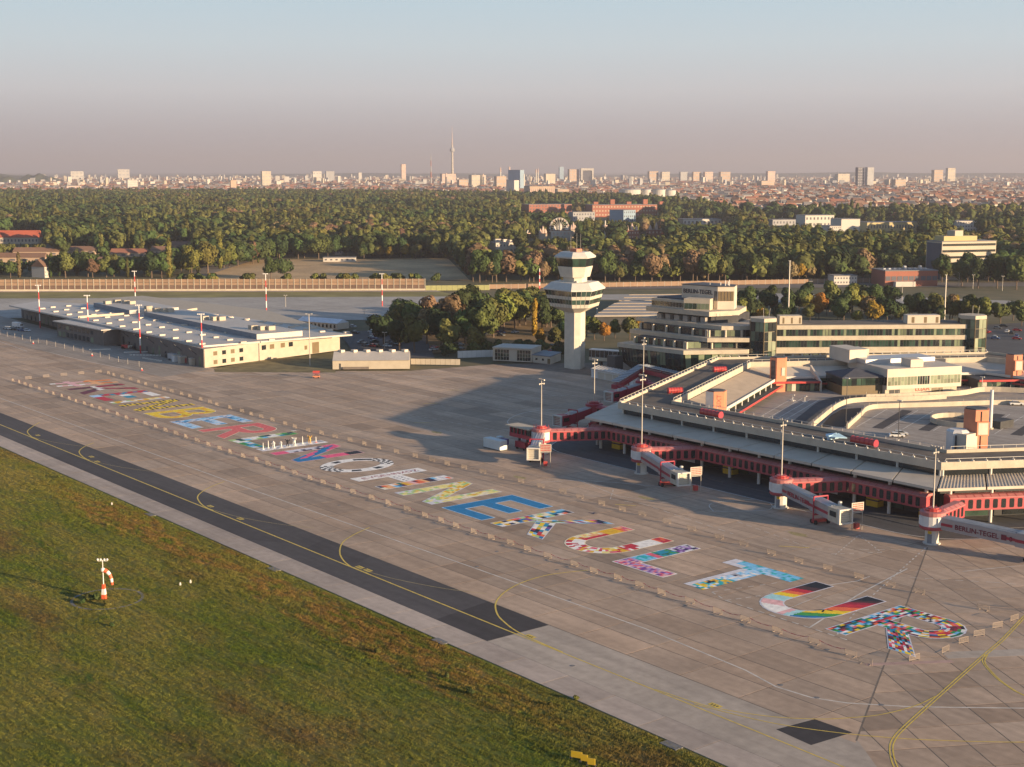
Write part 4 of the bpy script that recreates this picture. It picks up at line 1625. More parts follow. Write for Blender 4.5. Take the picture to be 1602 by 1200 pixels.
for ri_, (c, ang, Lc, head, nm) in enumerate(ROT):
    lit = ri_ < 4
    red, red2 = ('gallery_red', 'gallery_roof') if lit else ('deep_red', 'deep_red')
    t = thing('boarding_rotunda', 'round grey and red boarding rotunda on a white pillar, ' + RLAB[ri_], 'rotunda', W(c[0], c[1], 0.0), 'boarding rotundas of the gate building')
    b = MB(W)
    b.rings(c[0], c[1], [(1.9, 0.0), (1.9, 0.25), (1.45, 0.3), (1.45, 3.4)], 12)
    pil = b.build('pillar', 'white_post', parent=t)
    da, db_ = math.cos(R(-75)), math.sin(R(-75))
    b = MB(W)
    b.beam((c[0] + da * 1.38 - .5 * db_ * -1, c[1] + db_ * 1.38 - .5 * da), (c[0] + da * 1.38 + .5 * db_ * -1, c[1] + db_ * 1.38 + .5 * da), 0.25, 0.3, 2.3)
    dr = b.build('door', mat('grey_door', (0.22, 0.22, 0.24), 0.6), parent=pil)
    b = MB(W)
    b.beam((c[0] + da * 1.46 - .4 * db_ * -1, c[1] + db_ * 1.46 - .4 * da), (c[0] + da * 1.46 + .4 * db_ * -1, c[1] + db_ * 1.46 + .4 * da), 0.16, 2.4, 3.0)
    b.build('yellow_sign', 'yellow_box', parent=pil)
    b = MB(W)
    b.rings(c[0], c[1], [(2.55, 3.35), (2.75, 3.6), (2.75, 4.1)], 20)
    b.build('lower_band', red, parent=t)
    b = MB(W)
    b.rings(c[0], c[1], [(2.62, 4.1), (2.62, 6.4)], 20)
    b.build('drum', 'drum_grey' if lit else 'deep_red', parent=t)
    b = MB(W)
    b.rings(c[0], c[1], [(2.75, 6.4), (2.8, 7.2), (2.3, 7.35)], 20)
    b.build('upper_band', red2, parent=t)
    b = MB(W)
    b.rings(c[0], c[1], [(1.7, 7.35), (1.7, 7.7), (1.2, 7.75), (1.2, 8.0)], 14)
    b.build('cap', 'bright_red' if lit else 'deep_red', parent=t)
    b = MB(W)
    for q in range(10):
        tt = 2 * math.pi * q / 10
        b.tube((c[0] + 2.2 * math.cos(tt), c[1] + 2.2 * math.sin(tt), 7.3), (c[0] + 2.2 * math.cos(tt), c[1] + 2.2 * math.sin(tt), 8.1), 0.04, n=4)
    b.build('roof_railing', 'deep_red', parent=t)
    for k, sgn in enumerate((-1, 1)):            # white service panels on the drum
        tt = R(-70 + sgn * 55)
        b = MB(W)
        b.beam((c[0] + 2.6 * math.cos(tt) - .8 * math.sin(tt), c[1] + 2.6 * math.sin(tt) + .8 * math.cos(tt)), (c[0] + 2.6 * math.cos(tt) + .8 * math.sin(tt), c[1] + 2.6 * math.sin(tt) - .8 * math.cos(tt)), 0.3, 4.3, 6.2)
        b.build('service_panel', 'drum_grey', parent=t)
    # link to the gallery
    d = (math.cos(R(ang)), math.sin(R(ang)))
    p = (c[0] + d[0] * 2.3, c[1] + d[1] * 2.3)
    q = (c[0] + d[0] * Lc, c[1] + d[1] * Lc)
    corridor(p, q, 'link_corridor', parent=t, m=red, rm_=red2, z0=3.61, z1=6.5, w=3.1, sides=(1, -1), ends=0.3)
    # floodlight mast on top
    top = 21.3 if ri_ != 1 else 26.5
    mt = thing('floodlight_mast', 'tall steel floodlight mast rising from the boarding rotunda ' + RLAB[ri_], 'light mast', W(c[0], c[1], 8.0), 'floodlight masts on the rotundas')
    b = MB(W)
    b.tube(c + (7.9,), c + (top,), 0.19, 0.12, 8)
    b.build('pole', 'mast_steel', parent=mt)
    b = MB(W)
    b.beam((c[0] - 1.2, c[1]), (c[0] + 1.2, c[1]), 0.18, top - .25, top)
    b.beam((c[0], c[1] - .9), (c[0], c[1] + .9), 0.18, top - 1.3, top - 1.1)
    b.build('crossarm', 'mast_steel', parent=mt)
    for q_ in ((-1.1, 0, 0), (-.4, .0, 0), (.4, 0, 0), (1.1, 0, 0), (0, -.8, -1.2), (0, .8, -1.2)):
        b = MB(W)
        x, y, z = c[0] + q_[0], c[1] + q_[1], top + q_[2]
        b.prism([(x - .2, y - .2), (x + .2, y - .2), (x + .2, y + .2), (x - .2, y + .2)], z - .25, z + .15)
        b.build('floodlight', 'mast_steel', parent=mt)
    # jet bridge
    jb = thing('jet_bridge', 'red jet bridge with silver roof and pale cabin, ' + RLAB[ri_], 'jet bridge', W(head[0], head[1], 0.0), 'jet bridges of the gate building')
    hd = (head[0] - c[0], head[1] - c[1])
    L = math.hypot(*hd)
    u = (hd[0] / L, hd[1] / L)
    nrm = (u[1], -u[0])
    s_ = (c[0] + u[0] * 2.4, c[1] + u[1] * 2.4)
    e_ = (c[0] + u[0] * (L - 2.2), c[1] + u[1] * (L - 2.2))
    mid = lerp(s_, e_, 0.6)
    pt = lambda p_, n_, l_=0.0: (p_[0] + nrm[0] * n_ + u[0] * l_, p_[1] + nrm[1] * n_ + u[1] * l_)
    b = MB(W)
    b.beam(s_, mid, 2.5, (3.7, 2.9), (6.2, 5.4))
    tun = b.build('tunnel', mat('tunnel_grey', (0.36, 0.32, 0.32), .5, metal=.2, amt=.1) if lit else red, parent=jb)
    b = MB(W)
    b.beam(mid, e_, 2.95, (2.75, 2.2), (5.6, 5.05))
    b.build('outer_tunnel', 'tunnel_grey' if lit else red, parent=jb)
    b = MB(W)
    b.beam(s_, mid, 2.2, (6.2, 5.4), (6.45, 5.65))
    b.beam(lerp(s_, e_, 0.61), e_, 2.6, (5.6, 5.05), (5.8, 5.25))
    for f_ in (-.7, 0, .7):
        b.beam(pt(s_, f_), pt(e_, f_), 0.14, (6.4, 5.2), (6.6, 5.42))
    b.build('tunnel_roof', 'silver', parent=jb)
    for sd in (-1, 1):
        for f0_, f1_ in (((0, .16), (.82, 1)) if ri_ in (2, 3) else ((0, 1),)):
            za, zb = 4.6 - .8 * f0_, 4.6 - .8 * f1_
            b = MB(W)
            b.beam(pt(lerp(s_, mid, f0_), sd * 1.27), pt(lerp(s_, mid, f1_), sd * 1.27), 0.06, (za, zb), (za + .6, zb + .6))
            b.build('stripe', 'deep_red', parent=tun)
        b = MB(W)
        b.beam(pt(mid, sd * 1.5), pt(e_, sd * 1.5), 0.06, (3.75, 3.2), (4.4, 3.85))
        b.build('stripe', 'deep_red', parent=tun)
    if ri_ in (2, 3):
        # word on the flank that faces the apron
        sd = 1 if nrm[1] < 0 else -1
        fl = 1.33
        a0 = pt(lerp(s_, mid, .19), sd * fl)
        wux = Vector(W(u[0], u[1])) - Vector(W(0, 0))
        wux = Vector((wux.x, wux.y, -.8 / math.hypot(mid[0] - s_[0], mid[1] - s_[1]))).normalized()
        rib_text('BERLIN-TEGEL \u25a0 0', L * .062 if ri_ == 2 else 1.5, 0.03, 'deep_red' if ri_ == 2 else 'maroon_ink' if 'maroon_ink' in MATS else mat('maroon_ink', (0.16, 0.012, 0.03), 0.5), jb, W(a0[0], a0[1], 4.25), wux, (0, 0, 1))
    # lifting frame with wheels
    fr = lerp(s_, e_, 0.72)
    b = MB(W)
    for sd in (-1, 1):
        b.tube(pt(fr, sd * 1.9) + (0.5,), pt(fr, sd * 1.9) + (6.4,), 0.17, n=6)
    b.beam(pt(fr, -1.9), pt(fr, 1.9), 0.3, 6.2, 6.5)
    b.beam(pt(fr, -1.9), pt(fr, 1.9), 0.35, 2.0, 2.4)
    b.build('lift_frame', 'deep_red', parent=jb)
    b = MB(W)
    b.beam(pt(fr, -2.0), pt(fr, 2.0), 0.9, 0.35, 1.1)
    bog = b.build('bogie', 'bright_red', parent=jb)
    for sd in (-1, 1):
        for l_ in (-.75, .75):
            w_ = pt(fr, sd * 1.5, l_)
            w2_ = pt(fr, sd * 1.95, l_)
            b = MB(W)
            b.tube(w_ + (0.5,), w2_ + (0.5,), 0.5, n=12)
            b.build('wheel', mat('tyre', (0.02, 0.02, 0.02), 0.8), parent=bog)
    # cabin head
    hc = (c[0] + u[0] * L, c[1] + u[1] * L)
    b = MB(W)
    b.beam(pt(hc, 0, -2.3), pt(hc, 0, 1.6), 3.4, 2.1, 5.3)
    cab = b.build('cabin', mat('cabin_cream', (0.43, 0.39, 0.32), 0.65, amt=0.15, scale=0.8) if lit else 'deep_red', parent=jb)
    b = MB(W)
    b.beam(pt(hc, 0, 1.6), pt(hc, 0, 2.3), 3.6, 2.05, 2.35)
    b.beam(pt(hc, 0, 1.6), pt(hc, 0, 2.3), 3.6, 5.15, 5.45)
    for sd in (-1, 1):
        b.beam(pt(hc, sd * 1.65, 1.6), pt(hc, sd * 1.65, 2.3), 0.3, 2.35, 5.15)
    b.build('bellows_frame', 'white_post', parent=cab)
    b = MB(W)
    for zz in (2.6, 3.1, 3.6, 4.1, 4.6):
        b.beam(pt(hc, -1.6, 1.66), pt(hc, 1.6, 1.66), 0.1, zz, zz + .3)
    b.build('shutter', mat('shutter_mat', (0.50, 0.46, 0.38), 0.6, amt=0.1), parent=cab)['kind'] = 'stuff'
    for sd in (-1, 1):
        b = MB(W)
        b.beam(pt(hc, sd * 1.72, -1.6), pt(hc, sd * 1.72, .8), 0.06, 3.4, 4.6)
        b.build('cabin_window', 'dark_glass', parent=cab)
    b = MB(W)
    b.rings(pt(hc, -1.2, -1.9)[0], pt(hc, -1.2, -1.9)[1], [(0.45, 5.2), (0.45, 6.2), (0.2, 6.3)], 8)
    b.build('roof_unit', 'white_post', parent=jb)
    # notice board on a wheeled stand beside the cabin
    if ri_ in (0, 1, 2):
        bp = pt(hc, -3.9 if ri_ else -3.2, 1.0)
        st = thing('notice_board', 'white notice board with red print on a stand, ' + RLAB[ri_], 'notice board', W(bp[0], bp[1], 0.0), 'notice boards beside the jet bridges')
        b = MB(W)
        for sd in (-1, 1):
            b.tube(pt(bp, sd * 1.35) + (0.0,), pt(bp, sd * 1.35) + (6.3,), 0.09, n=6)
        b.beam(pt(bp, -1.4), pt(bp, 1.4), 0.14, 4.0, 4.14)
        b.build('stand', 'mast_steel', parent=st)
        b = MB(W)
        b.beam(pt(bp, -1.6), pt(bp, 1.6), 0.12, 4.3, 6.4)
        bo = b.build('board', 'white_panel', parent=st)
        b = MB(W)
        for r_ in range(4):
            for q_ in range(7):
                x = -1.4 + q_ * .4
                for o_ in (.075, -.075):
                    b.beam(pt(bp, x, o_), pt(bp, x + .3, o_), 0.02, 4.5 + r_ * .47, 4.8 + r_ * .47)
        b.build('print_rows', 'bright_red', parent=bo)['kind'] = 'stuff'
        b = MB(W)
        b.beam(pt(bp, -.5, -.2), pt(bp, .5, -.2), 1.0, 0.35, 1.6)
        b.build('tow_box', 'bright_red', parent=st)

# extra cabin of the first rotunda, turned away over the container
t = thing('boarding_cabin', 'dark red glazed boarding cabin with pale flat roof beside first rotunda', 'boarding cabin', W(-158, 60.5, 0))
b = MB(W)
b.box(-163.2, -153.0, 58.6, 62.2, 3.5, 4.6)
b.build('body', 'deep_red', parent=t)
b = MB(W)
for x in (-163.1, -161.4, -159.7, -158.0, -156.3):
    b.box(x, x + .35, 58.65, 62.15, 4.6, 6.4)
b.build('window_posts', 'deep_red', parent=t)
b = MB(W)
b.box(-162.9, -154.0, 58.9, 61.9, 4.6, 6.4)
b.build('glazing', 'dark_glass', parent=t)
b = MB(W)
b.box(-164.4, -153.6, 58.0, 62.8, 6.4, 6.75)
b.build('roof', 'cream_concrete', parent=t)
b = MB(W)
b.box(-161.0, -156.5, 58.9, 61.9, 0.6, 2.4)
b.build('chassis', 'deep_red', parent=t)
for x in (-160.3, -157.2):
    for y in (59.0, 61.4):
        b = MB(W)
        b.tube((x, y, 0.5), (x, y + .4, 0.5), 0.5, n=10)
        b.build('wheel', 'tyre', parent=t)
for x in (-160.6, -157.0):
    b = MB(W)
    b.box(x - .2, x + .2, 60.0, 60.6, 2.3, 3.6)
    b.build('lift_leg', 'dark_steel', parent=t)
# white container and trolley
t = thing('freight_container', 'white freight container standing on the shaded apron', 'container', W(-163, 54, 0))
b = MB(W)
b.box(-168.2, -160.4, 52.9, 55.5, 0.25, 2.9)
bo = b.build('body', mat('container_white', (0.62, 0.66, 0.66), 0.55, amt=0.06), parent=t)
for k in range(20):
    b = MB(W)
    x = -168.0 + k * .39
    b.box(x, x + .16, 52.84, 52.9, .4, 2.75)
    b.build('rib', 'container_white', parent=bo)
b = MB(W)
b.box(-168.4, -160.2, 53.0, 55.4, 0.0, .25)
b.build('skid', 'dark_steel', parent=t)
t = thing('service_cart', 'small violet and white service cart between container and cabin', 'cart', W(-166, 59, 0))
b = MB(W)
b.box(-167.2, -165.0, 58.0, 59.8, .5, 2.1)
b.build('body', mat('violet_mat', (0.09, 0.05, 0.22), .5), parent=t)
b = MB(W)
b.box(-168.8, -167.3, 58.1, 59.7, .5, 2.6)
b.build('cab', 'container_white', parent=t)
for x in (-168.2, -165.6):
    b = MB(W)
    b.tube((x, 57.9, .4), (x, 58.2, .4), .4, n=10)
    b.build('wheel', 'tyre', parent=t)

# yellow cargo boxes below the gallery
for q in (-141.5, -98.0, -51.5, -36.5):
    t = thing('cargo_box', 'bright yellow cargo box with dark slats under the red gallery', 'cargo box', W(q, 82, 0.14), 'yellow cargo boxes under the gallery')
    b = MB(W)
    b.box(q - 1.7, q + 1.7, 80.6, 83.0, 0.2, 1.6)
    b.build('body', 'yellow_box', parent=t)
    b = MB(W)
    b.box(q - 1.75, q + 1.75, 80.55, 83.05, 1.6, 1.9)
    b.build('lid', 'dark_steel', parent=t)
    b = MB(W)
    b.box(q - 1.75, q + 1.75, 80.7, 82.9, 1.9, 2.7)
    b.build('top_tray', 'yellow_box', parent=t)

# red fuselage-like cylinders and a blue paper plane standing on the roof deck
CYL = [((1113, 647), 0, 'along the front deck towards the rotunda side'), ((1352, 691), 0, 'on the front deck beside the blue plane'), ((1056, 611), 5, 'on the left deck near the front corner'), ((1126, 578), 5, 'on the left deck towards the main terminal')]
for (u_, v_), sd, lab in CYL:
    a_, b__ = AB(u_, v_, 13.2)
    if sd == 0:
        d = (1, -0.02)
    else:
        d = ((HX[5][0] - HX[0][0]), (HX[5][1] - HX[0][1]))
        l = math.hypot(*d)
        d = (d[0] / l * .5 + .62, d[1] / l * .5 + .35)
        l = math.hypot(*d)
        d = (d[0] / l, d[1] / l)
    L = 3.6 if sd == 0 else 2.2
    t = thing('roof_cylinder', 'red ribbed cylinder lying ' + lab, 'cylinder', W(a_, b__, 12.35), 'red cylinders on the roof deck')
    b = MB(W)
    b.tube((a_ - d[0] * L, b__ - d[1] * L, 13.25), (a_ + d[0] * L, b__ + d[1] * L, 13.25), 0.95, n=16)
    bo = b.build('shell', 'bright_red', parent=t, smooth=False)
    for k in range(6):
        f = -1 + 2 * k / 5
        b = MB(W)
        b.tube((a_ + d[0] * (L * f - .06), b__ + d[1] * (L * f - .06), 13.25), (a_ + d[0] * (L * f + .06), b__ + d[1] * (L * f + .06), 13.25), 1.02, n=16)
        b.build('rib', 'deep_red', parent=bo)
    for f in (-.6, .6):
        b = MB(W)
        b.beam((a_ + d[0] * L * f - d[1] * .8, b__ + d[1] * L * f + d[0] * .8), (a_ + d[0] * L * f + d[1] * .8, b__ + d[1] * L * f - d[0] * .8), 0.3, 12.3, 12.75)
        b.build('saddle', 'dark_steel', parent=t)
a_, b__ = AB(1303, 683, 13.0)
t = thing('paper_plane_sculpture', 'light blue folded plane sculpture on the front roof deck', 'sculpture', W(a_, b__, 12.35))
for sx, m_ in ((-1, 'plane_blue'), (1, 'plane_blue')):
    b = MB(W)
    mat('plane_blue', (0.38, 0.58, 0.72), 0.5, amt=0.08)
    pts_ = [(0.3, -1.8, 12.4), (0.3, 1.8, 12.9), (3.4, 1.4, 12.7), (1.0, -1.6, 12.5)]
    top_ = [(x * sx + a_, y + b__, z + .9 - abs(x) * .16) for x, y, z in pts_]
    bot_ = [(x, y, z - .22) for x, y, z in top_]
    b.v = [W(*p) for p in top_ + bot_]
    b.f = [(0, 1, 2, 3), (7, 6, 5, 4), (0, 4, 5, 1), (1, 5, 6, 2), (2, 6, 7, 3), (3, 7, 4, 0)]
    b.c = [None] * 6
    b.build('wing', m_, parent=t)
b = MB(W)
b.prism([(a_ - .3, b__ - 2), (a_ + .3, b__ - 2), (a_ + .3, b__ + 2), (a_ - .3, b__ + 2)], 12.3, 13.5)
b.build('keel', 'plane_blue', parent=t)
for k in (-.7, .7):
    b = MB(W)
    b.tube((a_ + k, b__ + .6, 12.35), (a_ + k * .5, b__ + .4, 13.2), .06, n=5)
    b.build('strut', 'white_post', parent=t)

# ------------------------------------------------------------------ control tower
def zt(u, vb, z0, vt):
    """height seen at picture row vt above the point standing at (u, vb, z0)"""
    Y = G(u, vb, z0)[1]
    k = (600 - vt) / FPX
    return CAM_H + Y * (k * math.cos(PITCH) - math.sin(PITCH)) / (math.cos(PITCH) + k * math.sin(PITCH))


def tri6(L, S, c, rot=0.0):
    """six-sided plan with long and short sides in turn"""
    p = [(0.0, 0.0)]
    for k in range(5):
        l = L if k % 2 == 0 else S
        t = R(60 * k) + rot
        p.append((p[-1][0] + l * math.cos(t), p[-1][1] + l * math.sin(t)))
    mx, my = sum(q[0] for q in p) / 6, sum(q[1] for q in p) / 6
    return [(q[0] - mx + c[0], q[1] - my + c[1]) for q in p]


def loft(m, secs, cap=True):
    n = len(secs[0][0])
    i = len(m.v)
    for poly, z in secs:
        m.v += [m.T(x, y, z) for x, y in poly]
    for j in range(len(secs) - 1):
        for k in range(n):
            m.f.append((i + j * n + k, i + j * n + (k + 1) % n, i + (j + 1) * n + (k + 1) % n, i + (j + 1) * n + k))
            m.c.append(None)
    if cap:
        m.f.append(tuple(range(i + n - 1, i - 1, -1)))
        e = i + (len(secs) - 1) * n
        m.f.append(tuple(range(e, e + n)))
        m.c += [None, None]
    return m


def panes(p0, p1, q0, q1, n, name, mats, parent, gap=0.08, out=0.03, seed=0, edge=0.0):
    """n separate panes on the sloping face p0-p1 (below) to q0-q1 (above); points are (a, b, z)"""
    r = random.Random(seed)
    P0, P1, Q0, Q1 = (Vector(x) for x in (p0, p1, q0, q1))
    nn = (P1 - P0).cross(Q0 - P0).normalized()
    L = (P1 - P0).length
    for k in range(n):
        s0, s1 = edge / L + (1 - 2 * edge / L) * k / n + gap / L, edge / L + (1 - 2 * edge / L) * (k + 1) / n - gap / L
        b0, b1 = P0.lerp(P1, s0), P0.lerp(P1, s1)
        t0, t1 = Q0.lerp(Q1, s0), Q0.lerp(Q1, s1)
        m = MB(W)
        F_ = [b0 + nn * out, b1 + nn * out, t1 + nn * out, t0 + nn * out]
        B_ = [x - nn * (out + 0.05) for x in F_]
        m.v = [W(*x) for x in F_ + B_]
        m.f = [(0, 1, 2, 3), (0, 4, 5, 1), (1, 5, 6, 2), (2, 6, 7, 3), (3, 7, 4, 0)]
        m.c = [None] * 5
        m.build(name, r.choice(mats), parent=parent)


mat('tower_white', (0.56, 0.51, 0.43), .75, amt=.1, scale=.4, coord='world')
TC_ = (-276.8, 183.6)
tower = thing('control_tower', 'cream concrete airport control tower with two glazed cabs', 'control tower', W(TC_[0], TC_[1], 0))
m = MB(W)
loft(m, [(tri6(6.0, 2.6, TC_), 0.0), (tri6(6.0, 2.6, TC_), 23.0), (tri6(13.2, 6.2, TC_), 25.4)])
m.build('shaft', 'tower_white', parent=tower)
c1 = lambda z: tri6(13.3 + (z - 25.3) * 0.50, 6.6 + (z - 25.3) * 0.23, TC_)
m = MB(W)
loft(m, [(c1(25.3), 25.3), (c1(32.2), 32.2)])
cab1 = m.build('lower_cab', 'tower_white', parent=tower)
m = MB(W)
loft(m, [(tri6(17.3, 8.5, TC_), 32.2), (tri6(17.3, 8.5, TC_), 32.7), (tri6(12.8, 6.6, TC_), 35.3)])
m.build('lower_roof', mat('tower_roof', (0.55, 0.53, 0.49), .6, amt=.08), parent=tower)
for za, zb, sd in ((26.8, 28.7, 1), (30.1, 32.1, 2)):
    for k in range(6):
        A0, A1, B0, B1 = c1(za)[k], c1(za)[(k + 1) % 6], c1(zb)[k], c1(zb)[(k + 1) % 6]
        panes(A0 + (za,), A1 + (za,), B0 + (zb,), B1 + (zb,), 8 if k % 2 == 0 else 4, 'window', ['dark_glass', 'dark_glass', 'green_glass', 'green_glass'], cab1, gap=0.07, seed=k + sd * 10)
for k in range(6):                                 # dark panel joints of the cladding
    n_ = 8 if k % 2 == 0 else 4
    for j in range(1, n_):
        for za, zb in ((25.35, 26.8), (28.7, 30.1)):
            p = lerp(c1(za)[k], c1(za)[(k + 1) % 6], j / n_)
            q = lerp(c1(zb)[k], c1(zb)[(k + 1) % 6], j / n_)
            m = MB(W)
            m.tube(p + (za,), q + (zb,), 0.05, n=4)
            m.build('panel_joint', 'dark_steel', parent=cab1)
m = MB(W)
loft(m, [(tri6(6.6, 3.2, TC_), 34.5), (tri6(6.6, 3.2, TC_), 37.6)])
m.build('neck', 'tower_white', parent=tower)
c2 = lambda z: tri6(7.6 + (z - 37.3) * 0.36, 4.6 + (z - 37.3) * 0.2, TC_)
m = MB(W)
loft(m, [(c2(37.3), 37.3), (c2(41.6), 41.6)])
cab2 = m.build('upper_cab', 'tower_white', parent=tower)
m = MB(W)
loft(m, [(tri6(8.9, 5.2, TC_), 41.6), (tri6(10.0, 5.9, TC_), 45.0)])
m.build('glazing_core', 'dark_wall', parent=cab2)
for k in range(6):
    A_, B_ = tri6(8.95, 5.25, TC_), tri6(10.05, 5.95, TC_)
    panes(A_[k] + (41.7,), A_[(k + 1) % 6] + (41.7,), B_[k] + (44.9,), B_[(k + 1) % 6] + (44.9,), 4 if k % 2 == 0 else 2, 'window', ['dark_glass', 'green_glass'], cab2, gap=0.12, seed=k + 40)
m = MB(W)
loft(m, [(tri6(10.6, 6.3, TC_), 45.0), (tri6(10.9, 6.4, TC_), 45.6), (tri6(7.6, 4.6, TC_), 47.4)])
m.build('upper_roof', 'tower_roof', parent=tower)
m = MB(W)
m.box(TC_[0] - 1.6, TC_[0] + 2.2, TC_[1] - 1.6, TC_[1] + 1.4, 47.3, 48.6)
m.build('roof_cabin', mat('roof_orange', (0.55, 0.17, 0.10), .6, amt=.1), parent=tower)
for x, y, h in ((-4.0, 0.8, 54.0), (0.6, 2.0, 54.5), (2.6, -1.8, 55.0), (3.2, 1.0, 49.4), (-2.6, -1.6, 49.2)):
    m = MB(W)
    m.tube((TC_[0] + x, TC_[1] + y, 46.5), (TC_[0] + x, TC_[1] + y, h), 0.09, 0.04, 5)
    m.build('antenna', 'mast_steel', parent=tower)
for x, y, r_ in ((-5.2, -3.6, .8), (4.2, -3.0, .5)):
    m = MB(W)
    m.rings(TC_[0] + x, TC_[1] + y, [(r_, 34.0), (r_, 35.6), (r_ * .6, 36.0)], 10)
    m.build('radome', 'white_post', parent=tower)
# enclosed footbridge from the tower to the main building
fb0, fb1 = (-270.5, 186.5), (-256.5, 192.5)
t = thing('tower_footbridge', 'grey glazed footbridge joining the control tower to the main terminal', 'footbridge', W(-263, 189.5, 0))
m = MB(W)
m.beam(fb0, fb1, 3.4, 3.8, 5.2)
m.build('deck', 'cream_concrete', parent=t)
m = MB(W)
m.beam(fb0, fb1, 3.0, 5.2, 8.0)
gz = m.build('glazing', 'dark_glass', parent=t)
m = MB(W)
m.beam(fb0, fb1, 3.5, 8.0, 8.35)
m.build('roof', 'silver', parent=t)
for k in range(8):
    c = lerp(fb0, fb1, (k + .5) / 8)
    d = (fb1[1] - fb0[1], -(fb1[0] - fb0[0]))
    l = math.hypot(*d)
    m = MB(W)
    m.tube((c[0] + d[0] / l * 1.55, c[1] + d[1] / l * 1.55, 5.2), (c[0] + d[0] / l * 1.55, c[1] + d[1] / l * 1.55, 8.0), .08, n=5)
    m.build('mullion', 'silver', parent=gz)
for f in (.3, .8):
    c = lerp(fb0, fb1, f)
    m = MB(W)
    m.box(c[0] - .5, c[0] + .5, c[1] - .5, c[1] + .5, 0, 3.9)
    m.build('pier', 'dark_steel', parent=t)
m = MB(W)
m.box(-258.5, -254.0, 184.5, 189.0, 0, 7.0)
m.build('lift_shaft', 'dark_steel', parent=t)

# ------------------------------------------------------------------ main terminal building
main = thing('main_terminal', 'stepped cream concrete main terminal with glass front and roof sign BERLIN-TEGEL', 'terminal', W(-225, 205, 0))
L1 = [(-256.5, 188.0), (-222.3, 190.6), (-209.0, 212.2)]
L2 = [(-261.0, 199.0), (-219.6, 200.7), (-209.6, 213.4)]
L3 = [(-264.0, 205.2), (-218.6, 207.4), (-211.5, 217.8)]
BACK = [(-222.0, 236.0), (-262.0, 236.0)]


def ledge(Lp, z0, z1, name='ledge'):
    m = MB(W)
    m.prism([Lp[0], Lp[1], Lp[2]] + BACK, z0, z1)
    o = m.build(name, 'cream_concrete', parent=main)
    return o


inn = lambda Lp, d: [(Lp[0][0] + d, Lp[0][1] + d), (Lp[1][0] - d * .6, Lp[1][1] + d), (Lp[2][0] - d, Lp[2][1] + d * .4)]
ledge(L1, 10.4, 12.0)
ledge(L2, 14.7, 16.3)
ledge(L3, 19.0, 20.5)
for (z0, z1, Lp, n1, n2, mt) in ((12.0, 14.7, inn(L1, 5.0), 18, 8, ['dark_glass', 'green_glass', 'dark_glass', 'blind_glass']), (16.3, 19.0, inn(L2, 3.2), 20, 7, ['dark_glass', 'green_glass', 'dark_glass', 'dark_glass', 'blind_glass'])):
    m = MB(W)
    m.prism([Lp[0], Lp[1], Lp[2]] + BACK, z0, z1)
    st = m.build('storey', 'dark_wall', parent=main)
    panes(Lp[0] + (z0 + .3,), Lp[1] + (z0 + .3,), Lp[0] + (z1 - .1,), Lp[1] + (z1 - .1,), n1, 'window', mt, st, seed=int(z0))
    panes(Lp[1] + (z0 + .3,), Lp[2] + (z0 + .3,), Lp[1] + (z1 - .1,), Lp[2] + (z1 - .1,), n2, 'window', ['green_glass', 'blind_glass', 'dark_glass'], st, seed=int(z0) + 1)
    for k in range(6):
        c = lerp(Lp[0], Lp[1], (k + .05) / 5.2)
        m = MB(W)
        m.box(c[0] - .35, c[0] + .35, c[1] - .9, c[1] - .2, z0, z1)
        m.build('pillar', 'cream_concrete', parent=st)
    for k in range(3):
        c = lerp(Lp[1], Lp[2], k / 2.2)
        m = MB(W)
        m.box(c[0] - .1, c[0] + .6, c[1] - .9, c[1] - .2, z0, z1)
        m.build('pillar', 'cream_concrete', parent=st)
# leaning glass front of the hall
g0b, g1b = (-251.0, 193.5), (-223.5, 195.5)
g0t, g1t = (-255.5, 188.8), (-222.8, 191.4)
m = MB(W)
m.prism([(-250.8, 194.0), (-223.6, 195.9), (-212.5, 213.0)] + BACK, 0.0, 10.4)
hall = m.build('hall', 'dark_wall', parent=main)
panes(g0b + (0.3,), g1b + (0.3,), g0t + (5.2,), g1t + (5.2,), 22, 'window', ['dark_glass', 'green_glass', 'dark_glass'], hall, seed=3, gap=.1)
mm0, mm1 = lerp(g0b, g0t, .5), lerp(g1b, g1t, .5)
panes(g0t + (5.3,), g1t + (5.3,), (-256.2, 188.3, 10.4), (-222.6, 190.9, 10.4), 22, 'window', ['dark_glass', 'green_glass', 'dark_glass', 'dark_glass', 'blind_glass'], hall, seed=4, gap=.1)
panes((-223.3, 193.5, .3), (-213.0, 211.0, .3), (-222.6, 191.5, 10.3), (-210.0, 211.8, 10.3), 9, 'window', ['dark_glass', 'green_glass', 'blind_glass'], hall, seed=5, gap=.15)
# recess with pods, cantilevered slab, penthouse, lit box
m = MB(W)
m.prism([(-257, 211), (-229, 212.5), (-224, 222), (-230, 236), (-257, 236)], 20.5, 23.4)
rec = m.build('recess', 'dark_wall', parent=main)
for k in range(6):
    x = -256 + k * 4.6
    m = MB(W)
    m.box(x, x + 2.6, 209.4 + k * .25, 212 + k * .25, 20.5, 22.6)
    m.build('roof_pod', 'kerb_mat', parent=rec)
m = MB(W)
m.prism([(-260.5, 207.6), (-227.5, 209.8), (-224.2, 223.2), (-234, 238.5), (-260.5, 238)], 23.3, 25.2)
m.build('slab', 'cream_concrete', parent=main)
m = MB(W)
m.prism([(-260.0, 210.2), (-240.5, 211.6), (-240.5, 232), (-260, 232)], 25.2, 28.4)
ph = m.build('penthouse', 'cream_concrete', parent=main)
panes((-259.8, 210.2, 25.6), (-240.7, 211.6, 25.6), (-259.8, 210.2, 27.4), (-240.7, 211.6, 27.4), 12, 'window', ['dark_glass', 'green_glass'], ph, seed=8)
m = MB(W)
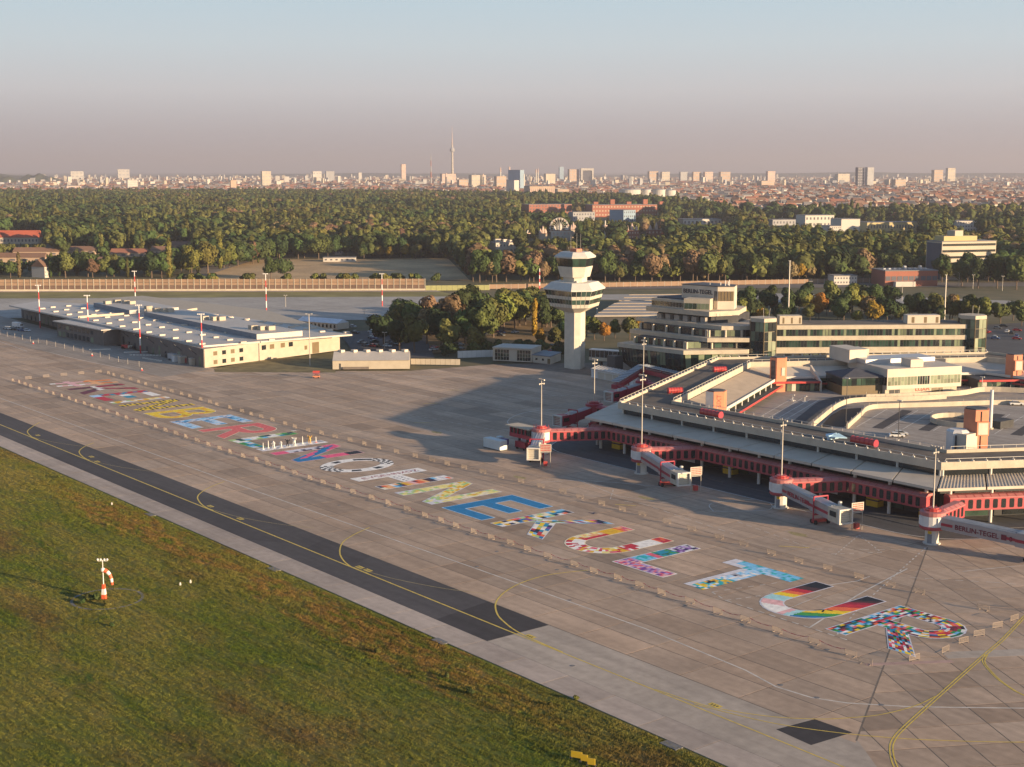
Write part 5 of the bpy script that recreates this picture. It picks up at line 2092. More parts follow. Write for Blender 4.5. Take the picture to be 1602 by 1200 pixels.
m.prism([(-259.5, 212.8), (-246, 213.8), (-246, 230), (-259.5, 230)], 28.4, 28.9)
m.build('roof_mat', mat('roof_felt', (0.05, 0.055, 0.075), .8), parent=ph)
m = MB(W)
m.prism([(-240.4, 208.8), (-231.2, 214.0), (-236, 222), (-245, 217)], 25.2, 29.6)
lb_ = m.build('lit_box', 'cream_concrete', parent=main)
panes((-240.2, 208.9, 25.5), (-231.4, 213.9, 25.5), (-240.2, 208.9, 27.8), (-231.4, 213.9, 27.8), 6, 'window', ['blind_glass', 'green_glass'], lb_, seed=9)
# sign block
SG = [(-249.8, 217.2), (-232.2, 219.4), (-228.0, 224.6), (-233, 231.5), (-249.8, 230)]
m = MB(W)
m.prism(SG, 25.2, 34.2)
sb2 = m.build('sign_block', 'white_panel', parent=main)
m = MB(W)
m.prism([(x + (0.25 if i in (1, 2) else -.25), y - .25) for i, (x, y) in enumerate(SG)], 34.2, 34.5)
m.build('sign_roof', 'dark_steel', parent=sb2)
panes((-232.0, 219.3, 28.6), (-228.0, 224.3, 28.6), (-232.0, 219.3, 32.4), (-228.0, 224.3, 32.4), 5, 'louvre', [mat('bronze', (0.14, 0.10, 0.05), .5)], sb2, gap=.12, out=.08)
panes((-233.9, 219.2, 28.6), (-232.4, 219.35, 28.6), (-233.9, 219.2, 32.4), (-232.4, 219.35, 32.4), 2, 'louvre', ['dark_steel'], sb2, gap=.1, out=.08)
sux = (Vector(W(SG[1][0], SG[1][1])) - Vector(W(SG[0][0], SG[0][1]))).normalized()
so_ = Vector(W(SG[0][0], SG[0][1], 31.0)) + sux * .7 + sux.cross(Vector((0, 0, 1))) * 0.12
rib_text('BERLIN-TEGEL', 2.3, 0.08, mat('sign_black', (0.012, 0.014, 0.03), .5), main, so_, sux, (0, 0, 1), 'sign_lettering')
for x, y, h in ((-231.5, 223, 36.6), (-230.8, 224.5, 36.9), (-235, 224, 35.6), (-232.8, 226, 36.0), (-239, 222, 35.3)):
    m = MB(W)
    m.tube((x, y, 34.4), (x, y, h), .22, n=6)
    m.build('roof_pipe', 'white_post', parent=main)
# long office wing
WL, WR = (-207.5, 225.3), (-163.0, 286.8)
wd = Vector((WR[0] - WL[0], WR[1] - WL[1])).normalized()
wn_ = Vector((-wd.y, wd.x))
off = lambda p, s: (p[0] + wn_.x * s, p[1] + wn_.y * s)
wing = thing('office_wing', 'long cream office wing with two green window bands behind the gate courtyard', 'building', W(WL[0], WL[1], 0))
for z0, z1, dp, nm in ((0, 9.6, 1.6, 'wall'), (9.6, 11.9, 0, 'spandrel'), (14.6, 16.3, 0, 'spandrel'), (18.9, 20.5, 0, 'spandrel')):
    m = MB(W)
    m.prism([off(WL, dp), off(WR, dp), off(WR, 18), off(WL, 18)], z0, z1)
    m.build(nm, 'cream_concrete' if z0 else 'dark_wall', parent=wing)
m = MB(W)
m.prism([off(WL, 1.2), off(WR, 1.2), off(WR, 17), off(WL, 17)], 20.5, 20.62)
m.build('roof', 'deck_brown', parent=wing)
for z0, z1 in ((11.9, 14.6), (16.3, 18.9)):
    m = MB(W)
    m.prism([off(WL, .6), off(WR, .6), off(WR, 17.5), off(WL, 17.5)], z0, z1)
    st = m.build('storey', 'dark_wall', parent=wing)
    panes(off(WL, .6) + (z0 + .05,), off(WR, .6) + (z0 + .05,), off(WL, .6) + (z1 - .05,), off(WR, .6) + (z1 - .05,), 64, 'window', ['green_glass', 'green_glass', 'blind_glass', 'dark_glass', 'green_glass', 'dark_glass'], st, gap=.11, seed=int(z0))
for f0, f1, mt in ((.035, .15, 'cream_concrete'), (.70, .87, 'white_panel')):
    p, q = lerp(WL, WR, f0), lerp(WL, WR, f1)
    m = MB(W)
    m.prism([off(p, 3), off(q, 3), off(q, 8), off(p, 8)], 20.6, 23.9)
    pl_ = m.build('plant_room', mt, parent=wing)
    for f in (.12, .5, .86):
        c, c2_ = lerp(p, q, f), lerp(p, q, f + .1)
        panes(off(c, 3) + (20.9,), off(c2_, 3) + (20.9,), off(c, 3) + (23.2,), off(c2_, 3) + (23.2,), 1, 'door', ['bronze'], pl_)
# sloping tinted canopy row at the foot of the wing
for k in range(18):
    p, q = lerp(WL, WR, .1 + k * .05), lerp(WL, WR, .1 + (k + .55) * .05)
    m = MB(W)
    m.v = [W(*x) for x in (off(p, -.2) + (9.5,), off(q, -.2) + (9.5,), off(q, -2.6) + (8.3,), off(p, -2.6) + (8.3,), off(p, -.2) + (8.0,), off(q, -.2) + (8.0,), off(q, -2.6) + (7.9,), off(p, -2.6) + (7.9,))]
    m.f = [(3, 2, 1, 0), (4, 5, 6, 7), (0, 1, 5, 4), (1, 2, 6, 5), (2, 3, 7, 6), (3, 0, 4, 7)]
    m.c = [None] * 6
    m.build('skylight', 'green_glass' if k % 3 else 'dark_glass', parent=wing)
# stair towers of glass
for k, (c, lab) in enumerate(((lerp(L1[2], WL, .55), 'glazed stair tower at the near end of the office wing'), ((-164.0, 291.5), 'glazed stair tower at the far end of the office wing'))):
    t = thing('stair_tower', lab, 'stair tower', W(c[0], c[1], 0))
    rr_ = 5.6
    P6 = [(c[0] + rr_ * math.cos(R(60 * j + 15)), c[1] + rr_ * math.sin(R(60 * j + 15))) for j in range(6)]
    P5 = [(c[0] + (rr_ - .5) * math.cos(R(60 * j + 15)), c[1] + (rr_ - .5) * math.sin(R(60 * j + 15))) for j in range(6)]
    m = MB(W)
    m.prism(P5, 0, 22.6)
    core = m.build('core', mat('stair_core', (0.20, 0.17, 0.12), .6, amt=.5, scale=.35), parent=t)
    m = MB(W)
    m.prism(P6, 22.6, 24.0)
    m.build('roof', 'cream_concrete', parent=t)
    for j in range(6):
        p, q = P6[j], P6[(j + 1) % 6]
        for r_ in range(6):
            z0 = .5 + r_ * 3.7
            panes(p + (z0,), q + (z0,), p + (z0 + 3.5,), q + (z0 + 3.5,), 3, 'window', ['green_glass', 'dark_glass', 'dark_glass', 'blind_glass'], core, seed=j * 10 + r_ + k * 100, gap=.09, edge=.1)
        m = MB(W)
        m.tube(p + (0,), p + (22.6,), .2, n=5)
        m.build('corner_post', 'bronze', parent=t)
    for j in range(2):
        m = MB(W)
        m.tube((c[0] + j, c[1] + j * 2, 24), (c[0] + j * 1.6, c[1] + j * 2, 27.5), .1, n=5)
        m.build('antenna', 'mast_steel', parent=t)

# curved canopy hall behind the tower (large pale roof)
t = thing('canopy_hall', 'large fan shaped hall with pale ribbed roof behind the control tower', 'hall', G(975, 497, 0))
ca, cb_ = AB(945, 508, 0), AB(1100, 500, 0)
yb_, yf_ = AB(1000, 458, 6), AB(1000, 492, 6)
m = MB(ident)
P = [G(930, 494, 5), G(1120, 492, 5), G(1120, 462, 6), G(1010, 458, 6), G(960, 474, 5.5)]
m.prism([(p[0], p[1]) for p in P], 4.4, 5.2)
rf_ = m.build('roof', mat('hall_roof', (0.36, 0.32, 0.275), .7, amt=.12, scale=.2), parent=t)
m = MB(ident)
m.prism([(p[0] + (1.5 if i in (0, 4) else -1.5), p[1] + (1.5 if i < 2 else -1.5)) for i, p in enumerate(P)], 0, 4.4)
m.build('wall', 'dark_wall', parent=t)
for k in range(7):
    v = 489 - k * 4.6
    p, q = G(936 + k * 8, v, 5.2), G(1118, v - .6, 5.2)
    m = MB(ident)
    m.beam((p[0], p[1]), (q[0], q[1]), .9, 5.1, 5.5)
    m.build('roof_rib', 'tan_roof', parent=rf_)
for k in range(12):
    p = G(934 + k * 15, 495, 0)
    m = MB(ident)
    m.box(p[0] - .3, p[0] + .3, p[1] - .3, p[1] + .3, 0, 4.6)
    m.build('column', 'white_post', parent=t)

# ------------------------------------------------------------------ courtyard inside the hexagon
court = MB(W)
CZ = 5.0
hole = [AB(1276, 667, CZ), AB(1322, 640, CZ), AB(1364, 636, CZ), AB(1327, 667, CZ)]
cy = ring(31.0)
court.prism(cy, 0.2, CZ, bottom=False)
co = court.build('court_deck', mat_concrete('court_mat', (0.33, 0.29, 0.255)), kind='structure')
# parking rows and lanes painted on the deck
for k in range(9):
    p, q = AB(1172 + k * 13, 662 + k * 1.6, CZ), AB(1242 + k * 13, 622 + k * 1.2, CZ)
    if k < 6:
        stripe([p, q], .3, CZ + .012, 'faded_white', 'lane_line', co)
for k in range(12):
    p, q = AB(1340 + k * 24, 668 + k * 1.2, CZ), AB(1388 + k * 24, 640 + k * 1.0, CZ)
    if k % 3 == 1:
        m = MB(W)
        d = 3.2
        m.quad(p + (CZ + .008,), (p[0] + d, p[1] + d * .3, CZ + .008), (q[0] + d, q[1] + d * .3, CZ + .008), q + (CZ + .008,))
        m.build('bay_patch', 'asphalt_mid_mat', parent=co)
    else:
        stripe([p, q], .28, CZ + .014, 'faded_white', 'bay_line', co)
for v0 in (655, 664, 672):
    stripe([AB(1400, v0 - 10, CZ), AB(1600, v0, CZ)], .5, CZ + .018, 'asphalt_mid_mat', 'tyre_track', co)


def curved_wall(pix, z, h, w, name, label, cat='parapet'):
    pts_ = smooth([AB(u, v, z) for u, v in pix], 5)
    t = thing(name, label, cat, W(pts_[0][0], pts_[0][1], z))
    m = MB(W)
    for p, q in zip(pts_, pts_[1:]):
        m.beam(p, q, w, z - .6, z + h, ext=.06)
    m.build('wall', 'cream_concrete', parent=t)
    m = MB(W)
    for i, p in enumerate(pts_[::2]):
        m.tube(p + (z + h,), p + (z + h + .8,), .05, n=4)
    m.build('railing', 'mast_steel', parent=t)['kind'] = 'stuff'
    return t


curved_wall([(1272, 665), (1290, 650), (1307, 637), (1325, 629), (1350, 626), (1385, 625), (1430, 624), (1480, 621)], 6.4, 1.0, .5, 'ramp_parapet', 'curved cream parapet of the ramp, outer side above the dark opening')
curved_wall([(1325, 668), (1345, 650), (1360, 638), (1400, 635), (1470, 633), (1560, 630), (1602, 630)], 5.6, .9, .5, 'ramp_parapet', 'curved cream parapet beside the parking deck, inner side of the ramp')
curved_wall([(1355, 622), (1420, 620), (1500, 616), (1540, 610), (1602, 612)], 6.6, 1.1, .5, 'ramp_parapet', 'straight cream parapet in front of the white court building')
# dark sheet on the deck painting the shade of the ramp opening
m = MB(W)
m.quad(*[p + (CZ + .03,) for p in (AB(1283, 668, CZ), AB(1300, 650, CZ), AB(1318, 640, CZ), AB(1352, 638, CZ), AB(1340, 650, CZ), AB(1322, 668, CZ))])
m.build('opening_shade', mat('opening_shade_mat', (0.035, 0.032, 0.03), .9), parent=co)
m = MB(W)
for (p, q) in zip([AB(1272, 668, CZ), AB(1240, 640, CZ)], [AB(1240, 640, CZ), AB(1300, 620, CZ)]):
    pass
pr = smooth([AB(1248, 664, CZ), AB(1272, 645, CZ), AB(1292, 630, CZ), AB(1320, 622, CZ), AB(1360, 620, CZ)], 5)
stripe(pr, 5.0, CZ + .022, 'road_mat', 'ramp_lane', co)

# white court building
t = thing('court_building', 'white two storey building with red wall sign in the gate courtyard', 'building', W(*AB(1387, 618, CZ), CZ))
A0, A1 = AB(1387, 618, CZ), AB(1503, 612, CZ)
dv = Vector((A1[0] - A0[0], A1[1] - A0[1])).normalized()
nv = Vector((-dv.y, dv.x))
of2 = lambda p, s, l=0.0: (p[0] + nv.x * s + dv.x * l, p[1] + nv.y * s + dv.y * l)
zr = zt(1440, 616, CZ, 576)
zw0, zw1 = zt(1440, 616, CZ, 602), zt(1440, 616, CZ, 589)
LW = math.hypot(A1[0] - A0[0], A1[1] - A0[1])
m = MB(W)
m.prism([of2(A0, 1.0), of2(A1, 1.0, -1), of2(A1, 24, -1), of2(A0, 24)], CZ, zw0 - 1.3)
gf = m.build('ground_floor', 'cream_concrete', parent=t)
m = MB(W)
m.prism([of2(A0, 0), of2(A1, 0), of2(A1, 26), of2(A0, 26)], zw0 - 1.3, zr)
uf = m.build('upper_floor', 'white_panel', parent=t)
for f0, f1, mts in ((0.01, .40, ['blind_glass']), (.405, .57, ['dark_glass', 'green_glass']), (.58, .99, ['blind_glass'])):
    p, q = lerp(A0, A1, f0), lerp(A0, A1, f1)
    for zz0, zz1 in ((zw0, (zw0 + zw1) / 2), ((zw0 + zw1) / 2, zw1)):
        panes(p + (zz0,), q + (zz0,), p + (zz1,), q + (zz1,), 9 if f0 != .405 else 5, 'window', mts, uf, gap=.07, seed=int(f0 * 100))
bk0, bk1 = of2(A0, 26), A0
panes(bk0 + (zw0,), bk1 + (zw0,), bk0 + (zw1,), bk1 + (zw1,), 14, 'window', ['dark_glass', 'green_glass'], uf, gap=.1)
panes(of2(lerp(A0, A1, .05), 1.0) + (CZ + .1,), of2(lerp(A0, A1, .2), 1.0) + (CZ + .1,), of2(lerp(A0, A1, .05), 1.0) + (zw0 - 1.6,), of2(lerp(A0, A1, .2), 1.0) + (zw0 - 1.6,), 2, 'garage_door', ['dark_wall'], gf)
panes(of2(lerp(A0, A1, .62), 1.0) + (CZ + .1,), of2(lerp(A0, A1, .78), 1.0) + (CZ + .1,), of2(lerp(A0, A1, .62), 1.0) + (zw0 - 1.6,), of2(lerp(A0, A1, .78), 1.0) + (zw0 - 1.6,), 2, 'garage_door', ['bronze'], gf)
sgn = of2(lerp(A0, A1, .40), .93)
ux_ = Vector(W(dv.x, dv.y)) - Vector(W(0, 0))
rib_text('LUXA', 2.2, .05, mat('sign_red', (0.45, 0.10, 0.06), .6), t, W(sgn[0], sgn[1], CZ + .7), ux_, (0, 0, 1), 'wall_sign')
for f0, f1, d0, d1, h in ((.0, .95, 14, 24, 1.4), (.1, .3, 26.5, 34, 3.4), (.35, .52, 2, 8, 2.6), (-.1, .14, 20, 34, 4.2)):
    p, q = lerp(A0, A1, f0), lerp(A0, A1, f1)
    m = MB(W)
    m.prism([of2(p, d0), of2(q, d0), of2(q, d1), of2(p, d1)], zw0 if d0 > 26 else zr - .4, zr + h)
    m.build('roof_block', 'white_panel' if d0 != 14 else 'silver', parent=t)
# dark timber annex on the left of it
t = thing('court_annex', 'brown timber annex with dark pitched roof beside the white court building', 'building', W(*AB(1320, 615, CZ), CZ))
B0, B1 = AB(1317, 618, CZ), AB(1384, 616, CZ)
dv2 = Vector((B1[0] - B0[0], B1[1] - B0[1])).normalized()
nv2 = Vector((-dv2.y, dv2.x))
of3 = lambda p, s: (p[0] + nv2.x * s, p[1] + nv2.y * s)
m = MB(W)
m.prism([B0, B1, of3(B1, 14), of3(B0, 14)], CZ, CZ + 3.0)
m.build('wall', 'bronze', parent=t)
m = MB(W)
m.prism([of3(B0, .1), of3(B1, .1), of3(B1, 14), of3(B0, 14)], CZ + 3.0, CZ + 5.6)
uw = m.build('glazed_storey', 'dark_glass', parent=t)
panes(of3(B0, .1) + (CZ + 3.1,), of3(B1, .1) + (CZ + 3.1,), of3(B0, .1) + (CZ + 5.4,), of3(B1, .1) + (CZ + 5.4,), 9, 'window', ['dark_glass', 'green_glass'], uw, gap=.1)
m = MB(W)
e0, e1 = lerp(of3(B0, -.6), of3(B1, -.6), -.02), of3(B1, -.6)
ap = lerp(of3(B0, 5), of3(B1, 5), .45)
m.prism([e0, e1, of3(B1, 14.6), of3(B0, 14.6)], CZ + 5.6, CZ + 6.0, z1s=None)
m.quad(e0 + (CZ + 6.01,), e1 + (CZ + 6.01,), ap + (CZ + 8.4,))
m.quad(e1 + (CZ + 6.01,), of3(B1, 14.6) + (CZ + 6.01,), ap + (CZ + 8.4,))
m.quad(of3(B1, 14.6) + (CZ + 6.01,), of3(B0, 14.6) + (CZ + 6.01,), ap + (CZ + 8.4,))
m.quad(of3(B0, 14.6) + (CZ + 6.01,), e0 + (CZ + 6.01,), ap + (CZ + 8.4,))
m.build('roof', 'roof_felt', parent=t)
# entrance pavilions below the red canopies
for (u0, u1, vb, lab) in ((1202, 1282, 613, 'glazed entrance pavilion with red fascia at the left of the court'), (1530, 1610, 610, 'glazed entrance pavilion with red fascia at the right of the court')):
    p, q = AB(u0, vb, CZ), AB(u1, vb - 1, CZ)
    d = Vector((q[0] - p[0], q[1] - p[1])).normalized()
    nn = Vector((-d.y, d.x))
    o4 = lambda x, s: (x[0] + nn.x * s, x[1] + nn.y * s)
    t = thing('entrance_pavilion', lab, 'pavilion', W(p[0], p[1], CZ))
    m = MB(W)
    m.prism([o4(p, .4), o4(q, .4), o4(q, 12), o4(p, 12)], CZ, CZ + 3.0)
    core = m.build('core', 'dark_wall', parent=t)
    panes(o4(p, .4) + (CZ + .1,), o4(q, .4) + (CZ + .1,), o4(p, .4) + (CZ + 2.9,), o4(q, .4) + (CZ + 2.9,), 11, 'window', ['blind_glass', 'dark_glass', 'green_glass', 'white_panel'], core, gap=.12, seed=int(u0))
    m = MB(W)
    m.prism([o4(p, -.8), o4(q, -.8), o4(q, 12), o4(p, 12)], CZ + 3.0, CZ + 3.45)
    m.build('roof', 'dark_wall', parent=t)
    m = MB(W)
    m.prism([o4(p, -1.05), o4(q, -1.05), o4(q, -.8), o4(p, -.8)], CZ + 2.9, CZ + 3.6)
    m.build('fascia', 'bright_red', parent=t)
    m = MB(W)
    m.prism([o4(q, -.6), (o4(q, -.6)[0] + d.x * .6, o4(q, -.6)[1] + d.y * .6), (o4(q, 12)[0] + d.x * .6, o4(q, 12)[1] + d.y * .6), o4(q, 12)], CZ, CZ + 6.2, z1s=[CZ + 3.4, CZ + 3.4, CZ + 7.4, CZ + 7.4])
    m.build('wing_wall', 'white_panel', parent=t)
# four tall orange clad towers
mat('orange_clad', (0.60, 0.215, 0.115), .6, amt=.12, scale=.4, coord='world')
for (u, vb, z0, vt, w_, lab, extra) in ((1217, 598, 8.0, 559, 5.2, 'orange clad tower with dark poster beside the left court pavilion', 'poster'), (1120, 643, 9.3, 611, 5.6, 'pale and orange tower with painted lettering on the tan court roof', 'paint'),
                                        (1585, 592, 8.0, 554, 5.4, 'orange clad tower with square clock panel beside the right pavilion', 'clock'), (1525, 703, 8.6, 639, 6.0, 'orange clad tower with blank white panel beside the round grey stair drum', 'clock')):
    c = AB(u, vb, z0)
    h = zt(u, vb, z0, vt)
    t = thing('clad_tower', lab, 'tower', W(c[0], c[1], z0), 'orange clad towers of the gate building')
    r_ = w_ / 2
    P6 = [(c[0] + r_ * 1.15 * math.cos(R(60 * j - 60)), c[1] + r_ * 1.15 * math.sin(R(60 * j - 60))) for j in range(6)]
    m = MB(W)
    m.prism(P6, z0 - 3.4, h)
    bd = m.build('body', 'orange_clad', parent=t)
    m = MB(W)
    m.prism([(c[0] + (x - c[0]) * .86, c[1] + (y - c[1]) * .86) for x, y in P6], h, h + .25)
    m.build('roof', 'dark_steel', parent=bd)
    # front corner faces direction -30 in the airfield frame: lit side
    p, q = P6[0], P6[1]
    if extra == 'clock':
        m = MB(W)
        cc = lerp(p, q, .5)
        d = Vector((q[0] - p[0], q[1] - p[1])).normalized()
        nn = Vector((d.y, -d.x))
        zc = (z0 + h) / 2 + .6
        f0 = (p[0] + d.x * .1 + nn.x * .9, p[1] + d.y * .1 + nn.y * .9)
        f1 = (q[0] - d.x * .1 + nn.x * .9, q[1] - d.y * .1 + nn.y * .9)
        m.prism([f0, f1, q, p], zc - 1.7, zc + 1.9)
        fr = m.build('panel_frame', 'orange_clad', parent=t)
        panes((f0[0] + d.x * .3, f0[1] + d.y * .3, zc - 1.4), (f1[0] - d.x * .3, f1[1] - d.y * .3, zc - 1.4), (f0[0] + d.x * .3, f0[1] + d.y * .3, zc + 1.6), (f1[0] - d.x * .3, f1[1] - d.y * .3, zc + 1.6), 1, 'panel', ['white_panel'], fr, gap=.02)
        panes((lerp(p, q, .38) + (z0,)), (lerp(p, q, .5) + (z0,)), (lerp(p, q, .38) + (h - .3,)), (lerp(p, q, .5) + (h - .3,)), 1, 'slot_window', ['dark_glass'], bd, gap=.02)
    elif extra == 'poster':
        panes(lerp(P6[5], P6[0], .15) + (z0 + 1.0,), lerp(P6[5], P6[0], .8) + (z0 + 1.0,), lerp(P6[5], P6[0], .15) + (h - .8,), lerp(P6[5], P6[0], .8) + (h - .8,), 1, 'poster', [mat('poster_dark', (0.09, 0.07, 0.08), .6, amt=.8, scale=.7)], bd)
        panes(lerp(p, q, .55) + (z0 + 2.6,), lerp(p, q, 1.0) + (z0 + 2.6,), lerp(p, q, .55) + (z0 + 5.4,), lerp(p, q, 1.0) + (z0 + 5.4,), 1, 'panel', ['white_panel'], bd, out=.2)
    else:
        panes(P6[5] + (z0,), P6[0] + (z0,), P6[5] + (h - .1,), P6[0] + (h - .1,), 1, 'panel', ['drum_grey'], bd)
        mm_ = mat('ink_brown', (0.30, 0.10, 0.06), .6)
        rib_text('SIXT', 1.9, .04, mm_, t, W(*lerp(p, q, .7), z0 + 1.5), (0, 0, 1), (Vector(W(p[0] - q[0], p[1] - q[1])) - Vector(W(0, 0))).normalized(), 'painted_letters')
# round grey stair drum by the last orange tower
c = AB(1497, 705, 8.6)
t = thing('stair_drum', 'grey stair drum with white face standing beside an orange clad tower', 'stair drum', W(c[0], c[1], 5))
m = MB(W)
m.rings(c[0], c[1], [(3.0, 5.0), (3.0, zt(1497, 705, 8.6, 674)), (2.2, zt(1497, 705, 8.6, 671))], 8, rot=.2)
m.build('drum', 'drum_grey', parent=t)
m = MB(W)
m.box(c[0] + 1.4, c[0] + 4.2, c[1] - 2.4, c[1] + 2.4, 5, zt(1497, 705, 8.6, 675))
m.build('white_face', 'white_panel', parent=t)
m = MB(W)
m.box(c[0] + 1.2, c[0] + 1.39, c[1] - 2.9, c[1] - 2.3, 7, zt(1497, 705, 8.6, 678))
m.build('slot', 'dark_steel', parent=t)
# spiral ramp drum in the parking deck
c = AB(1505, 661, CZ)
t = thing('ramp_drum', 'low round cream ramp wall in the parking deck behind the orange tower', 'ramp', W(c[0], c[1], CZ))
m = MB(W)
for k in range(20):
    t0_, t1_ = R(60 + k * 13), R(60 + (k + 1) * 13)
    m.beam((c[0] + 9 * math.cos(t0_), c[1] + 9 * math.sin(t0_)), (c[0] + 9 * math.cos(t1_), c[1] + 9 * math.sin(t1_)), .4, CZ, CZ + 1.5, ext=.03)
m.build('wall', 'cream_concrete', parent=t)
m = MB(W)
m.rings(c[0], c[1], [(8.7, CZ + .02), (8.7, CZ + .06)], 24)
m.build('floor', 'road_mat', parent=t)
m = MB(W)
m.box(c[0] + 9.5, c[0] + 13.5, c[1] - 1, c[1] + 6, CZ, CZ + 2.2)
m.build('portal', 'dark_wall', parent=t)
# tall grey mast-like column, lamp posts and cars in the court
t = thing('vent_column', 'tall slim grey ventilation column on the parking deck', 'column', W(*AB(1549, 671, CZ), CZ))
c = AB(1549, 671, CZ)
m = MB(W)
m.tube(c + (CZ,), c + (zt(1549, 671, CZ, 610),), .55, .5, 10)
m.build('shaft', 'drum_grey', parent=t)
m = MB(W)
m.rings(c[0], c[1], [(.9, CZ), (.9, CZ + .4)], 10)
m.build('base', 'cream_concrete', parent=t)
for (u, vb, vt, lab) in ((1405, 689, 627, 'black lamp post on the parking deck with twin lamps'), (1323, 668, 592, 'lamp post beside the ramp opening in the court'), (1536, 612, 590, 'short lamp post in front of the right court pavilion'), (1240, 627, 618, 'small white bollard lamp on the court deck, left one'), (1259, 629, 620, 'small white bollard lamp on the court deck, right one')):
    c = AB(u, vb, CZ)
    h = zt(u, vb, CZ, vt)
    t = thing('lamp_post', lab, 'lamp post', W(c[0], c[1], CZ))
    m = MB(W)
    m.tube(c + (CZ,), c + (h,), .12, .09, 6)
    m.build('pole', 'dark_steel' if vb > 660 else 'white_post', parent=t)
    m = MB(W)
    m.beam((c[0] - .8, c[1]), (c[0] + .8, c[1]), .35, h - .05, h + .2)
    m.build('lamp_head', 'white_post', parent=t)
    m = MB(W)
    m.rings(c[0], c[1], [(.9 if 'bollard' in lab else .35, CZ), (.9 if 'bollard' in lab else .35, CZ + .25)], 8)
    m.build('foot', 'white_post', parent=t)

# ------------------------------------------------------------------ long low terminal on the left
mat('tc_roof', (0.46, 0.425, 0.385), .55, amt=.1, scale=.12, coord='world', amt2=.06, scale2=1.2)
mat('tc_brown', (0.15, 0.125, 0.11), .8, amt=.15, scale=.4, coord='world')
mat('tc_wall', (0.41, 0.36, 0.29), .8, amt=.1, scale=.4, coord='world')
mat('slate_blue', (0.16, 0.19, 0.23), .6, amt=.12, scale=.3, coord='world')
rf = [AB(14, 478, 8.2), AB(318, 541.5, 8.2), AB(551, 523.5, 8.2), AB(300, 484, 8.6), AB(60, 470.5, 8.6)]
t = thing('low_terminal', 'long low terminal with pale flat roof dotted with white skylights', 'terminal', W(-500, 90, 0))
m = MB(W)
m.prism(rf, 7.7, 8.4)
roof = m.build('roof', 'tc_roof', parent=t)
f0, f1, f2 = (-616.0, 78.0), (-371.5, 65.5), (-386.0, 139.0)
m = MB(W)
m.prism([f0, f1, f2, (-500, 165), (-620, 150)], 0, 7.7)
m.build('wall', 'tc_wall', parent=t)
m = MB(W)
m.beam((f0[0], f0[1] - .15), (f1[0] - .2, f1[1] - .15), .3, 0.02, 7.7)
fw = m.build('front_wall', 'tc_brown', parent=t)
for k in range(34):
    p, q = lerp(f0, f1, (k + .25) / 34), lerp(f0, f1, (k + .25 + .32) / 34)
    h = 2.6 if k % 3 else 4.2
    panes((p[0], p[1] - .3, .1), (q[0], q[1] - .3, .1), (p[0], p[1] - .3, h), (q[0], q[1] - .3, h), 1, 'door' if k % 3 == 0 else 'window', ['dark_glass', 'dark_wall', 'blind_glass'], fw, seed=k)
for k in range(16):                                   # raking struts below the eaves
    p = lerp(f0, f1, (k + .5) / 16)
    m = MB(W)
    m.tube((p[0], p[1] - .3, 4.8), (p[0], p[1] - 3.6, 7.7), .16, n=5)
    m.build('eaves_strut', 'dark_steel', parent=fw)
# two storey brown bay
b0, b1 = AB(93, 526, 0), AB(166, 541, 0)
m = MB(W)
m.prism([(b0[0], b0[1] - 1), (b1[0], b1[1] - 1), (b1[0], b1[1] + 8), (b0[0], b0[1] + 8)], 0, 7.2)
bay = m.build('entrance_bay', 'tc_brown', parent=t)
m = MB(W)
m.prism([(b0[0] - 1.5, b0[1] - 2.5), (b1[0] + 1, b1[1] - 2.5), (b1[0] + 1, b1[1] + 8), (b0[0] - 1.5, b0[1] + 8)], 7.2, 7.65)
m.build('bay_roof', 'tc_roof', parent=bay)
for z0, z1 in ((.5, 2.8), (4.2, 6.0)):
    panes((b0[0] + 1, b0[1] - 1, z0), (b1[0] - 1, b1[1] - 1, z0), (b0[0] + 1, b0[1] - 1, z1), (b1[0] - 1, b1[1] - 1, z1), 11, 'window', ['dark_glass', 'dark_glass', 'blind_glass', 'dark_wall'], bay, gap=.7, seed=int(z0 * 10))
# lit end wall
for f, z0, z1, w in [(x, z, z + 1.7, 2.0) for x in (.06, .12, .18, .24) for z in (1.0, 4.6)] + [(x, 4.4, 6.4, 2.4) for x in (.4, .46, .54, .60)] + [(.72, 2.2, 4.0, 1.6), (.78, 0.1, 5.0, 4.0)]:
    c, c2_ = lerp(f1, f2, f), lerp(f1, f2, f + w / 75)
    panes((c[0] + .02, c[1], z0), (c2_[0] + .02, c2_[1], z0), (c[0] + .02, c[1], z1), (c2_[0] + .02, c2_[1], z1), 1, 'window', ['bronze', 'dark_glass'], t, gap=.02, out=.06, seed=int(f * 100))
# raised clerestory block on the roof
for (u0, v0, u1, v1, dp, h) in ((147, 481, 203, 493, 26, 2.4), (226, 495, 402, 531, 22, 2.2)):
    p, q = AB(u0, v0, 8.4), AB(u1, v1, 8.4)
    d = Vector((q[0] - p[0], q[1] - p[1])).normalized()
    nn = Vector((-d.y, d.x))
    m = MB(W)
    m.prism([p, q, (q[0] + nn.x * dp, q[1] + nn.y * dp), (p[0] + nn.x * dp, p[1] + nn.y * dp)], 8.4, 8.4 + h)
    cb2 = m.build('raised_roof', 'tc_roof', parent=roof)
    m = MB(W)
    m.beam((p[0] - nn.x * .06, p[1] - nn.y * .06), (q[0] - nn.x * .06, q[1] - nn.y * .06), .1, 8.42, 8.4 + h + .1)
    m.build('upstand', 'slate_blue', parent=cb2)
